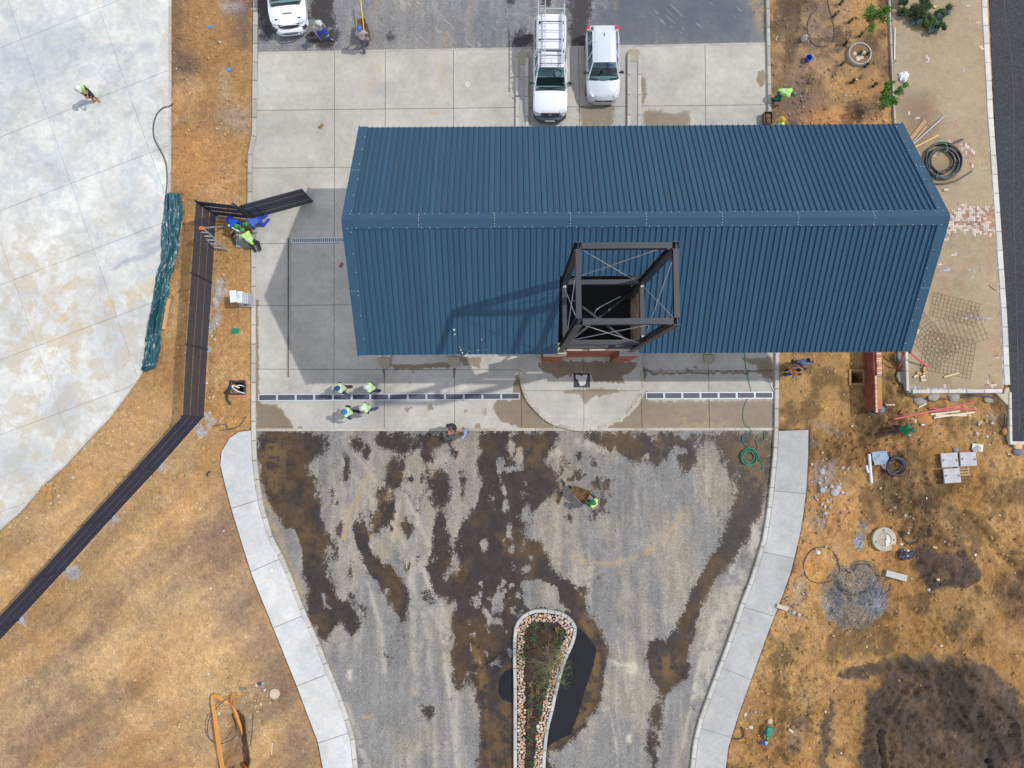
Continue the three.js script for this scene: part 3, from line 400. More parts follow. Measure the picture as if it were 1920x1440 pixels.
  tar.area([[1078, 1172], [1100, 1190], [1119, 1217], [1112, 1250], [1095, 1300], [1080, 1350], [1070, 1377], [1040, 1390], [1024, 1402], [1024, 1380], [1048, 1290], [1064, 1220]], '#fff', .05, 1).area([[972, 1248], [946, 1258], [935, 1275], [934, 1300], [945, 1313], [972, 1323]], '#fff', .05, 1).area([[1010, 1400], [1028, 1398], [1020, 1540], [1000, 1540]], '#fff', .1, 0);
  for (let i = 0; i < 150; i++) { const x = rr(560, 1400), y = rr(820, 1440), l = rr(20, 160), a = rr(-.22, .22) + (x - 980) / 2600; const L = [[x, y], [x + a * l * .5 + rr(-3, 3), y + l * .5], [x + a * l, y + l]]; pale.line(L, rr(.03, .1), '#fff', .03, rr(.08, .4)); if (i % 3 === 0) pale.line(L.map(([u, v]) => [u + 7, v]), rr(.03, .07), '#fff', .03, rr(.08, .3)); }
  wet.done(); silt.done(); pale.done(); tar.done();
  const dryAsphalt = (x, z, o) => { const a = fbm(x * .5, z * .3, 5, .6), b = fbm(x * 2.6, z * 1.6 + 60, 4, .62), st = fbm(x * 2.2, z * .22 + 8, 3), g = vn(x * 36, z * 36), g2 = vn(x * 19, z * 19); const f = .93 + (b - .5) * .2 + (g - .5) * .2 + (g2 - .5) * .13 + (st - .5) * .1 + (vn(x * 7, z * .5 + 3) - .5) * .07, t = sstep(.42, .62, a * .8 + st * .2) * .75, s = sstep(.9, .96, g2) * .6; o[0] = mix(152, 178, t) * f; o[1] = mix(150, 168, t) * f; o[2] = mix(149, 154, t) * f; if (s) { o[0] = mix(o[0], 205, s); o[1] = mix(o[1], 190, s); o[2] = mix(o[2], 170, s); } o[3] = .9; };
  const tx = paint(2048, 1468, B, (x, z, o) => {
    dryAsphalt(x, z, o);
    const b = fbm(x * 3.1 + 8, z * 3.1, 4, .62), c = fbm(x * 9, z * 9 + 4, 3, .7), g = vn(x * 30 + 3, z * 30), w0 = wet.r(x + (b - .5) * .32, z + (c - .5) * .3), w = sstep(.38, .56, w0 + (fbm(x * 2.1 + 44, z * 1.3, 5, .62) - .5) * 1.15 + (c - .5) * .4 + (g - .5) * .34 + (vn(x * 52, z * 52) - .5) * .3) * sstep(-.1, .4, b + .15);
    const p = Math.min(1, 1.5 * pale.r(x + (b - .5) * .12, z)) * sstep(.2, .55, b + (g - .5) * .35) * (1 - .0 * z); o[0] = mix(o[0], 206, p); o[1] = mix(o[1], 198, p); o[2] = mix(o[2], 184, p);
    const wf = .86 + (b - .5) * .35 + (c - .5) * .2 + (g - .5) * .1, br = sstep(.5, .68, fbm(x * .8 + 33, z * .8, 3)); o[0] = mix(o[0], mix(76, 98, br) * wf, w); o[1] = mix(o[1], mix(67, 80, br) * wf, w); o[2] = mix(o[2], mix(64, 62, br) * wf, w); o[3] = mix(.9, .42, w);
    const s = silt.r(x + (b - .5) * .4, z + (c - .5) * .3) * sstep(.28, .6, b + (g - .5) * .25), sw = mix(1, .72, w); o[0] = mix(o[0], mix(190, 124, w), s * .9); o[1] = mix(o[1], mix(164, 98, w), s * .9); o[2] = mix(o[2], mix(126, 58, w), s * .9);
    const t = sstep(.35, .6, tar.r(x + (c - .5) * .06, z + (b - .5) * .06)); o[0] = mix(o[0], 30 * wf, t); o[1] = mix(o[1], 31 * wf, t); o[2] = mix(o[2], 39 * wf, t); o[3] = mix(o[3], .5, t);
  });
  const mat = new THREE.MeshPhysicalMaterial({ map: tx.map, roughness: 1, roughnessMap: tx.rough, bumpMap: gritFor(B), bumpScale: .008, specularIntensity: .45 });
  struct('asphalt_forecourt', 'dusty grey asphalt forecourt with dark wet patches and tyre marks', prism(poly(courtPoly), -.25, 0, 0, B), mat);
  // upper lot
  const B2 = bounds(-14, -25.5, 14.5, -18), wet2 = new Mask(), si2 = new Mask(), W2 = (pts, b = .07, a = 1) => wet2.area(pts, '#fff', b + .14, a);
  W2([[484, -80], [512, -80], [508, 40], [520, 60], [590, 66], [585, 74], [570, 60], [500, 70], [486, 96]], .1, .9); W2([[578, -80], [628, -80], [630, 50], [614, 52], [600, 40], [584, 40]], .08, .9); W2([[590, 55], [625, 50], [636, 62], [625, 78], [622, 92], [604, 92], [588, 76], [575, 85], [570, 72]], .08, .9); W2([[1010, -80], [1035, -80], [1030, 10], [1010, 14]], .08, .8); W2([[1050, -80], [1108, -80], [1108, 30], [1098, 60], [1095, 86], [1065, 86], [1070, 40]], .1, .9); W2([[960, 60], [1000, 56], [1000, 88], [960, 90]], .1, .9); W2([[725, 60], [745, 70], [742, 76], [720, 74]]); W2([[905, 40], [925, 40], [925, 52], [908, 52]]); W2([[940, 65], [946, 65], [944, 82], [936, 80]]); W2([[945, -20], [965, -20], [962, 20], [950, 10]], .08, .8); W2([[1172, 0], [1182, 0], [1180, 10], [1174, 8]], .05, .9);
  si2.area([[1405, -80], [1438, -80], [1438, 76], [1425, 60], [1412, 20]], '#fff', .2, .9).area([[1148, -20], [1156, -20], [1156, 36], [1150, 36]], '#fff', .08, .7).area([[880, -20], [890, -20], [884, 70], [876, 70]], '#fff', .08, .35).area([[832, 60], [840, 60], [838, 95], [828, 95]], '#fff', .08, .6).area([[690, 20], [715, -20], [722, -20], [698, 30]], '#fff', .1, .5);
  const dk = new Mask(); dk.area([[1120, -80], [1415, -80], [1415, 84], [1120, 86]], '#fff', .5, 1).area([[640, 40], [780, 30], [960, 10], [960, 86], [660, 94]], '#fff', .5, .35).done();
  wet2.done(); si2.done();
  const t2 = paint(2048, 540, B2, (x, z, o) => {
    dryAsphalt(x, z, o); const b = fbm(x * 3.1 + 8, z * 3.1, 4, .62), c = fbm(x * 9, z * 9 + 4, 3, .7), g = vn(x * 30 + 3, z * 30), d = dk.r(x + (b - .5), z) * (.55 + .5 * fbm(x * 1.5, z * 1.5, 3)); o[0] = mix(o[0] * .98, 100, d); o[1] = mix(o[1], 106, d); o[2] = mix(o[2] * 1.04, 116, d);
    const sc = sstep(.8, .9, vn(x * 1.4 + z * 1.1, (z - x) * 6)) * sstep(.45, .7, fbm(x + 9, z, 3)) * .45; o[0] = mix(o[0], 200, sc); o[1] = mix(o[1], 198, sc); o[2] = mix(o[2], 192, sc);
    const w = sstep(.38, .56, wet2.r(x + (b - .5) * .4, z + (c - .5) * .3) * .96 + (fbm(x * 2.1 + 4, z * 2.1, 5, .62) - .5) * 1.0 + (c - .5) * .4 + (g - .5) * .42 + (vn(x * 52, z * 52) - .5) * .4); o[0] = mix(o[0], 72, w); o[1] = mix(o[1], 68, w); o[2] = mix(o[2], 70, w); o[3] = mix(.9, .45, w);
    const s = si2.r(x, z) * sstep(.3, .6, b); o[0] = mix(o[0], 190, s * .8); o[1] = mix(o[1], 158, s * .8); o[2] = mix(o[2], 112, s * .8);
  });
  struct('asphalt_lot', 'blue grey asphalt of the upper parking lot', prism(poly(lotPoly), -.25, 0, 0, B2), new THREE.MeshPhysicalMaterial({ map: t2.map, roughness: 1, roughnessMap: t2.rough, specularIntensity: .45, bumpMap: gritFor(B2), bumpScale: .006 }));
}

// ---------------------------------------------------------------- kerbs, edgings, footpaths
function kerb(parent, name, pts, w, y0, y1, len, mats, h = y1, ch = .025) {
  let q = pts.map((p) => P2(p, h)); const L = [0]; for (let i = 1; i < q.length; i++) L.push(L[i - 1] + Math.hypot(q[i][0] - q[i - 1][0], q[i][1] - q[i - 1][1]));
  const at = (s) => { let i = 1; while (i < L.length - 1 && L[i] < s) i++; const t = (s - L[i - 1]) / (L[i] - L[i - 1] || 1); return [q[i - 1][0] + (q[i][0] - q[i - 1][0]) * t, q[i - 1][1] + (q[i][1] - q[i - 1][1]) * t]; };
  const nrm = (s) => { const a = at(Math.max(0, s - .25)), b = at(Math.min(L.at(-1), s + .25)), l = Math.hypot(b[0] - a[0], b[1] - a[1]) || 1; return [-(b[1] - a[1]) / l, (b[0] - a[0]) / l]; };
  const n = Math.max(1, Math.round(L.at(-1) / len)), d = L.at(-1) / n;
  for (let i = 0; i < n; i++) {
    const g0 = .006 + rnd() * .004, s0 = i * d + g0, s1 = (i + 1) * d - g0, k = d > .6 ? 3 : 1, A = [], C = [];
    for (let j = 0; j <= k; j++) { const s = s0 + (s1 - s0) * j / k, p = at(s), m = nrm(s); A.push([p[0] + m[0] * w / 2, p[1] + m[1] * w / 2]); C.unshift([p[0] - m[0] * w / 2, p[1] - m[1] * w / 2]); }
    const dy = rr(-.004, .004), g = prism([...A, ...C], y0, y1 + dy, ch, null, 4); if (g) part(name, g, mats[Math.floor(rnd() * mats.length)], parent);
  }
}
const kerbs = struct('kerb', 'precast concrete kerbs along the lanes and the forecourt', null);
kerb(kerbs, 'kerb_stone', kerbL1, .24, -.2, .11, 1, kerbDull);
kerb(kerbs, 'kerb_stone', kerbL2.map((p, i) => p), .22, -.2, .11, 1, kerbMats);
kerb(kerbs, 'kerb_stone', kerbRtop, .18, -.2, .16, 1, kerbDull);
kerb(kerbs, 'kerb_stone', kerbR2, .21, -.2, .15, 1, kerbMats);
const edging = struct('edging', 'thin flush edging stones between the concrete apron and the asphalt', null);
kerb(edging, 'edging_stone', [[484, 99.5], [960, 91], [1437, 81.5]], .11, -.15, .03, 1, kerbDull, 0, .01);
kerb(edging, 'edging_stone', [[480, 806], [980, 805.2], [1452, 804.6]], .14, -.15, .03, 1, [MC(206, 200, 186), MC(214, 208, 196), MC(198, 188, 170)], 0, .01);
kerb(edging, 'edging_stone', padEdge, .12, -.2, .1, 1, kerbMats, .1, .015);
{
  const pl = struct('footpath_left', 'new white concrete footpath curving down the left side of the forecourt', null);
  const inner = kerbL2.slice(2).map(([x, y]) => [x - 4.5, y]).reverse();
  const lines = [[[428, 955], [492, 935]], [[468, 1073], [533, 1044]], [[508, 1178.5], [576, 1150.5]], [[552, 1288], [616, 1262]], [[590, 1394], [660, 1371]]];
  const L = splitBy([poly([...walkLout, ...inner], .1)], lines, .018);
  panels(pl, 'footpath_panel', L, -.2, .1, .01, null, [MC(226, 227, 228), MC(231, 231, 231), MC(221, 223, 225)]);
  const pr = struct('footpath_right', 'grey concrete footpath along the right side of the forecourt', null);
  const inR = kerbR2.slice(2).map(([x, y]) => [x + 4.2, y]).reverse();
  const linR = [[[1440, 919], [1516, 926]], [[1425, 1033], [1500, 1049]], [[1385, 1135], [1470, 1160]], [[1345, 1248], [1412, 1275]], [[1305, 1362], [1375, 1382]]];
  panels(pr, 'footpath_panel', splitBy([poly([...walkRout, ...inR], .14)], linR, .012), -.2, .14, .01, null, [MC(198, 198, 198), MC(205, 205, 205), MC(193, 194, 195)]);
}
// traffic islands and the rounded platform before the gatehouse
function island(x0, x1, yTop, yBot, label, nose) {
  const o = struct('traffic_island', label, null), w = (x1 - x0), c = (x0 + x1) / 2, pts = [];
  if (nose === 'top') { for (let a = 0; a <= 8; a++) pts.push([c - Math.cos(a / 8 * Math.PI) * w / 2, yTop + w / 2 - Math.sin(a / 8 * Math.PI) * w / 2]); pts.push([x1, yTop + 26], [x0, yTop + 26]); }
  else { for (let a = 0; a <= 8; a++) pts.push([c + Math.cos(a / 8 * Math.PI) * w / 2, yBot - w / 2 + Math.sin(a / 8 * Math.PI) * w / 2]); pts.push([x0, yBot - 20], [x1, yBot - 20]); }
  part('nose', prism(poly(pts, .15), -.1, .15, .03), MC(186, 178, 158), o);
  const yA = nose === 'top' ? yTop + 26.5 : yTop, yB = nose === 'top' ? yBot : yBot - 20.5;
  kerb(o, 'kerb_stone', [[x0 + 3.2, yA - (nose === 'top' ? 14 : 0)], [x0 + 3.2, yB]], .17, -.1, .17, 1, kerbMats, .15); kerb(o, 'kerb_stone', [[x1 - 3.2, yA - (nose === 'top' ? 14 : 0)], [x1 - 3.2, yB]], .17, -.1, .17, 1, kerbMats, .15);
  part('infill', prism(poly([[x0 + 6, yA], [x1 - 6, yA], [x1 - 6, yB], [x0 + 6, yB]], .12), -.1, .12, 0), MC(196, 192, 190), o);
}
island(966.5, 991.5, 95, 330, 'rounded traffic island to the left of the parked pickup', 'top');
island(1176, 1202, 90, 330, 'rounded traffic island to the right of the silver hatchback', 'top');
island(709, 732, 420, 691, 'traffic island nose peeking out under the left end of the front eave', 'bot');
island(840, 863, 420, 688, 'second traffic island nose under the front eave, left of the brick piers', 'bot');
island(1321, 1340, 420, 684, 'small traffic island nose under the front eave right of the tower', 'bot');
{
  const pts = [[979, 520], [977, 665], [979, 720], [987, 745], [1002, 765], [1030, 790], [1068, 803], [1095, 805.5], [1122, 801], [1150, 790], [1172, 775], [1192, 751], [1204, 725], [1201, 682], [1199, 520]];
  const o = struct('platform', 'half round raised concrete platform in front of the brick entrance', null), dm = MC(208, 207, 203);
  panels(o, 'platform_panel', splitBy([poly(smooth(pts.slice(2, 13), 40).concat([[1201, 682], [1199, 520], [979, 520], [977, 665]]), .15)], [[[960, 733], [1220, 733]], [[1094, 500], [1094, 820]]], .012), -.1, .15, .008, apronB, apronMat);
  kerb(o, 'kerb_stone', smooth(pts, 120), .17, -.1, .16, .4, [MC(206, 200, 188), MC(196, 190, 178), MC(214, 208, 196)], .16, .02);
}
// ---------------------------------------------------------------- gatehouse: ribbed blue roof, steel tower, brick entrance
const steelBlue = new THREE.MeshPhysicalMaterial({ color: lit(53, 93, 120), roughness: .55, specularIntensity: .6 });
const steelBlues = [0, 1, 2, 3, 4].map((i) => { const m = steelBlue.clone(); m.color.multiplyScalar([.94, .98, 1, 1.02, 1.06][i]); m.roughness = [.5, .6, .55, .62, .48][i]; return m; });
const capBlue = steelBlue.clone(); capBlue.color.multiplyScalar(.86); const screwMat = M(lit(235, 235, 235), .4), charcoal = M(lit(46, 48, 57), .5), galv = M(lit(206, 208, 212), .4, { metalness: .3 });
const brickMats = [M(lit(158, 88, 68), .9), M(lit(146, 78, 60), .9), M(lit(168, 98, 76), .9)];
const mortar = M(lit(150, 132, 120), .95);
// wall of separate bricks, one mesh: front face in the plane z = 0 looking to +z, from (0,0) to (w,h)
function brickFace(w, h, d = .11) {
  const geos = [[], [], []], L = .222, Hh = .075; let row = 0;
  for (let y = .005; y < h - .05; y += .085, row++) for (let x = row % 2 ? -.116 : 0; x < w - .02; x += .232) {
    const x0 = Math.max(0, x), x1 = Math.min(w, x + L); if (x1 - x0 < .03) continue;
    const g = new THREE.BoxGeometry(x1 - x0, Math.min(Hh, h - y), d); g.translate((x0 + x1) / 2, y + Hh / 2, -d / 2 + rr(-.003, .003)); geos[Math.floor(rnd() * 3)].push(plain(g));
  }
  return geos.map((g) => mergeGeometries(g));
}
const gate = thing('gatehouse', 'long gatehouse with a blue ribbed metal roof, steel tower and brick entrance', 'building', V(5.28, 0, -8.0), null, .0062);
{
  const W = 5.05, HR = 8.5, HE = 5.4, L = 12, rise = HR - HE, SL = Math.hypot(W, rise), ang = Math.atan2(rise, W);
  const roof = new THREE.Group(); roof.name = 'roof'; gate.add(roof);
  const nS = 98, x0 = -11.65, pw = 23.3 / nS;
  function sheet(len) {
    const pr = [[0, 0], [.003, .066], [.02, .066], [.034, .002], [.1, .002], [.104, .009], [.116, .009], [.12, .002], [.168, .002], [.172, .009], [.184, .009], [.188, .002], [pw + .001, 0]];
    const pos = []; for (let i = 0; i < pr.length - 1; i++) { const [a, b] = pr[i], [c, d] = pr[i + 1]; pos.push(a, b, 0, a, b, len, c, d, len, a, b, 0, c, d, len, c, d, 0); }
    const g = new THREE.BufferGeometry(); g.setAttribute('position', new THREE.Float32BufferAttribute(pos, 3)); g.setAttribute('uv', new THREE.Float32BufferAttribute(new Float32Array(pos.length / 3 * 2), 2)); g.computeVertexNormals(); return g;
  }
  const full = sheet(SL - .12), cut = sheet(2.02 / Math.cos(ang) - .12);
  for (const side of [1, -1]) for (let i = 0; i < nS; i++) {
    const xc = x0 + i * pw, hole = side > 0 && xc + pw / 2 > -3.28 && xc + pw / 2 < .2;
    const m = part('roof_sheet', hole ? cut : full, steelBlues[Math.floor(rnd() * 5)], roof);
    if (side > 0) { m.position.set(xc, HR, 0); m.rotation.set(ang, 0, 0); m.translateZ(.12); }
    else { m.position.set(xc + pw, HR, 0); m.rotation.set(ang, Math.PI, 0, 'YXZ'); m.translateZ(.12); }
  }
  // underlay boards keep the inside dark
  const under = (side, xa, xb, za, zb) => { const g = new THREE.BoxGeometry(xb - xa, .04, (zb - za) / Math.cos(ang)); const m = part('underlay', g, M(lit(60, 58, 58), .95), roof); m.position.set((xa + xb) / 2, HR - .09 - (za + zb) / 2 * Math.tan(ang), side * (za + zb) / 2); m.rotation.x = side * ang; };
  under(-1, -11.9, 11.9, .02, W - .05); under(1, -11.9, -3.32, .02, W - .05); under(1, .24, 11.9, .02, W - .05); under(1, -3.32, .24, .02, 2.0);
  // ridge cap, barge flashings, screws
  const cap = (name, w, y, z, side, xa, xb) => { const g = new RoundedBoxGeometry(xb - xa, .012, w, 1, .004); const m = part(name, g, capBlue, roof); m.position.set((xa + xb) / 2, y, z); m.rotation.x = side * ang; return m; };
  for (const side of [1, -1]) for (let k = 0; k < 8; k++) cap('ridge_flashing', .36, HR + .068 - .18 * Math.sin(ang), side * .18 * Math.cos(ang), side, -12 + k * 3 + .001, -9 + k * 3 - .001).position.y += (k % 2) * .003;
  for (const side of [1, -1]) for (const e of [-1, 1]) for (let k = 0; k < 2; k++) {
    const g = new RoundedBoxGeometry(.42, .014, SL / 2 + .02, 1, .004), m = part('barge_flashing', g, capBlue, roof); m.position.set(e * 11.8, HR + .066 + k * .003 - (k + .5) * SL / 2 * Math.sin(ang), side * (k + .5) * SL / 2 * Math.cos(ang)); m.rotation.x = side * ang;
    const f = part('barge_fascia', new THREE.BoxGeometry(.03, .3, SL / 2 + .02), steelBlue, roof); f.position.copy(m.position); f.position.x = e * 12.0; f.position.y -= .16; f.rotation.x = side * ang;
  }
  const s = new MB(), S = (x, d, side) => { const z = side * d * Math.cos(ang), y = HR + .082 - d * Math.sin(ang); s.sph(x, y, z, .016, .7, 6); };
  for (let x = -11.8; x < 11.9; x += rr(.3, .62)) { S(x, .34, 1); S(x + .1, .34, -1); }
  for (let k = 1; k < 8; k++) for (const d of [.06, .2, .3]) { S(-12 + k * 3 + .03, d, 1); S(-12 + k * 3 + .03, d, -1); }
  for (const e of [-1, 1]) for (const sd of [1, -1]) for (let d = .5; d < SL; d += rr(.4, 1.1)) S(e * (11.65 + rr(0, .06)), d, sd);
  for (const e of [-1, 1]) for (const sd of [1, -1]) for (const o of [-.12, 0, .12]) S(e * 11.8 + o, SL / 2 + .03, sd);
  const sm = s.build('roof_screws', screwMat, roof); sm.userData.kind = 'stuff';
  // bird lime and plaster spots on the front slope
  const b = new MB(), lime = (px, py, r) => { const q = P(px, py, 6.4), z = q.z + 8, x = q.x - 5.28; b.add(new THREE.CylinderGeometry(r, r * .8, .006, 7), new THREE.Matrix4().makeRotationX(ang).premultiply(new THREE.Matrix4().makeTranslation(x, HR + .012 - z * Math.tan(ang), z))); };
  for (const [x, y, r] of [[849, 614, .05], [850, 622, .035], [858, 645, .03], [863, 655, .035], [868, 661, .04], [872, 657, .03], [876, 652, .025], [901, 632, .025], [893, 651, .025], [909, 650, .03], [860, 650, .03], [866, 648, .02]]) lime(x, y, r);
  b.build('plaster_splash', M(lit(225, 220, 212), .9), roof).userData.kind = 'stuff';
  const rafters = new MB(); for (const x of [-11.2, -7.6, -4, .5, 4.2, 7.9, 11.2]) for (const sd of [1, -1]) rafters.bar(V(x, HR - .3, 0), V(x, HE - .2, sd * (W - .2)), .12, .22); rafters.build('rafters', charcoal, roof);

  // posts that carry the roof (all back under the eaves)
  const pm = new MB(); for (const x of [-9.0, -6.1, -4.4, 3.9, 10.8]) for (const z of [3.6, -3.4]) pm.box(x, 2.55, z, .2, 5.1, .2); pm.build('steel_posts', charcoal, gate);
  // walls behind the entrance
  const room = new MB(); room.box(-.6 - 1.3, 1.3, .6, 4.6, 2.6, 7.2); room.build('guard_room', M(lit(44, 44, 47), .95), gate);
  const bw = new THREE.Group(); bw.name = 'block_wall'; gate.add(bw);
  const blk = [M(lit(176, 164, 146), .95), M(lit(160, 148, 132), .95), M(lit(190, 178, 160), .95)], bg = new RoundedBoxGeometry(.19, .19, .39, 1, .008);
  for (let r = 0; r < 14; r++) for (let k = 0; k < 6; k++) part('block', bg, blk[Math.floor(rnd() * 3)], bw, V(.42, 2.7 + r * .2, 2.0 + k * .4 + (r % 2) * .2));
  // brick entrance: world z of the faces minus the gatehouse origin
  const fz = 4.72, pz = 4.96;
  const bwall = new THREE.Group(); bwall.name = 'brick_wall'; gate.add(bwall);
  const face = (x, z, w, h, turn = 0) => { for (const [i, g] of brickFace(w, h).entries()) { const m = part('brickwork', g, brickMats[i], bwall, V(x, .15, z), turn); m.userData.kind = 'stuff'; } };
  face(-3.0, fz, 2.75, 3.85); face(-3.82, pz, .95, 3.55); face(-.33, pz, .93, 3.55);
  face(-2.87, pz, .55, 3.55, Math.PI / 2); face(-3.82, pz - .55, .55, 3.55, -Math.PI / 2); face(-.33, pz - .55, .55, 3.55, -Math.PI / 2); face(.6, pz, .55, 3.55, Math.PI / 2);
  const mo = new MB(); mo.box(-1.62, 1.97, fz - .16, 2.7, 3.8, .28).box(-3.345, 1.9, pz - .275, .92, 3.5, .52).box(.135, 1.9, pz - .275, .9, 3.5, .52); mo.build('mortar', mortar, bwall);
  const cop = [M(lit(205, 193, 172), .9), M(lit(196, 188, 172), .9), M(lit(214, 200, 176), .9)];
  [[-2.82, .98], [-1.82, .76], [-1.04, .98]].forEach(([x, w], i) => part('coping', new RoundedBoxGeometry(w - .02, .09, .44, 1, .012), cop[i], bwall, V(x + w / 2, 4.05, fz - .15)));
  part('coping', new RoundedBoxGeometry(1.06, .09, .62, 1, .012), cop[2], bwall, V(-3.345, 3.75, pz - .26)); part('coping', new RoundedBoxGeometry(1.04, .09, .62, 1, .012), M(lit(186, 182, 180), .9), bwall, V(.135, 3.75, pz - .26));
  part('floodlight', new MB().box(0, 0, 0, .2, .12, .14).bar(V(0, 0, 0), V(-.1, -.2, -.1), .04, .04).geo, galv, gate, V(.25, 3.98, pz - .3));

  // steel tower
  const tw = new THREE.Group(); tw.name = 'steel_tower'; gate.add(tw); const lx = (x) => x - 5.28, lz = (z) => z + 8.0, XA = lx(2.15), XB = lx(5.35), ZA = lz(-5.76), ZB = lz(-3.26), HT = 13.2;
  const hsec = (a, b, w, up) => { const d = b.clone().sub(a).normalize(), s1 = d.clone().cross(up).normalize(), u = s1.clone().cross(d).normalize().multiplyScalar(w / 2); return new MB().bar(a.clone().add(u), b.clone().add(u), w, .022, up).bar(a.clone().sub(u), b.clone().sub(u), w, .022, up).bar(a, b, .02, w - .03, up).geo; };
  for (const x of [XA, XB]) for (const z of [ZA, ZB]) part('column', hsec(V(x, z === ZB ? 4.05 : 2.6, z), V(x, HT, z), .24, V(0, 0, 1)), charcoal, tw);
  const beams = [[HT - .1, .2], [7.0, .2]];
  for (const [h, w] of beams) {
    for (const z of [ZA, ZB]) part('beam', hsec(V(XA + .12, h, z), V(XB - .12, h, z), w, UP), charcoal, tw);
    for (const x of [XA, XB]) part('beam', hsec(V(x, h, ZA + .12), V(x, h, ZB - .12), w - .02, UP), charcoal, tw);
  }
  part('beam', hsec(V(XA + .12, 5.4, ZB), V(XB - .12, 5.4, ZB), .2, UP), charcoal, tw);
  part('strut', new MB().bar(V(XA, 5.2, ZA), V(XB, 5.2, ZB), .09, .09).geo, charcoal, tw); part('strut', new MB().bar(V(XB, 5.1, ZA), V(XA, 5.1, ZB), .09, .09).geo, charcoal, tw);
  const R = (a, b) => part('brace_rod', new MB().rod(a, b, .014, 6).geo, galv, tw);
  for (const z of [ZA - .0, ZB]) { const o = z === ZA ? .06 : .06; R(V(XA + .15, HT - .3, z + o), V(XB - .12, 7.15, z + o)); R(V(XB - .15, HT - .3, z - o), V(XA + .12, 7.15, z - o)); }
  for (const x of [XA, XB]) { R(V(x + .05, HT - .3, ZA + .15), V(x + .05, 7.15, ZB - .12)); R(V(x - .05, HT - .3, ZB - .15), V(x - .05, 7.15, ZA + .12)); }
  for (const x of [XA, XB]) for (const z of [ZA + .2, ZB - .2]) part('gusset_plate', new THREE.BoxGeometry(.12, .1, .1), galv, tw, V(x, 7.15, z));
  part('lamp_arm', new MB().tube([V(-1.6, 4.6, 3.2), V(-1.6, 5.0, 3.1), V(-1.3, 5.1, 2.9), V(-.5, 5.1, 2.5)], .025, 20, 6).geo, galv, tw);
}
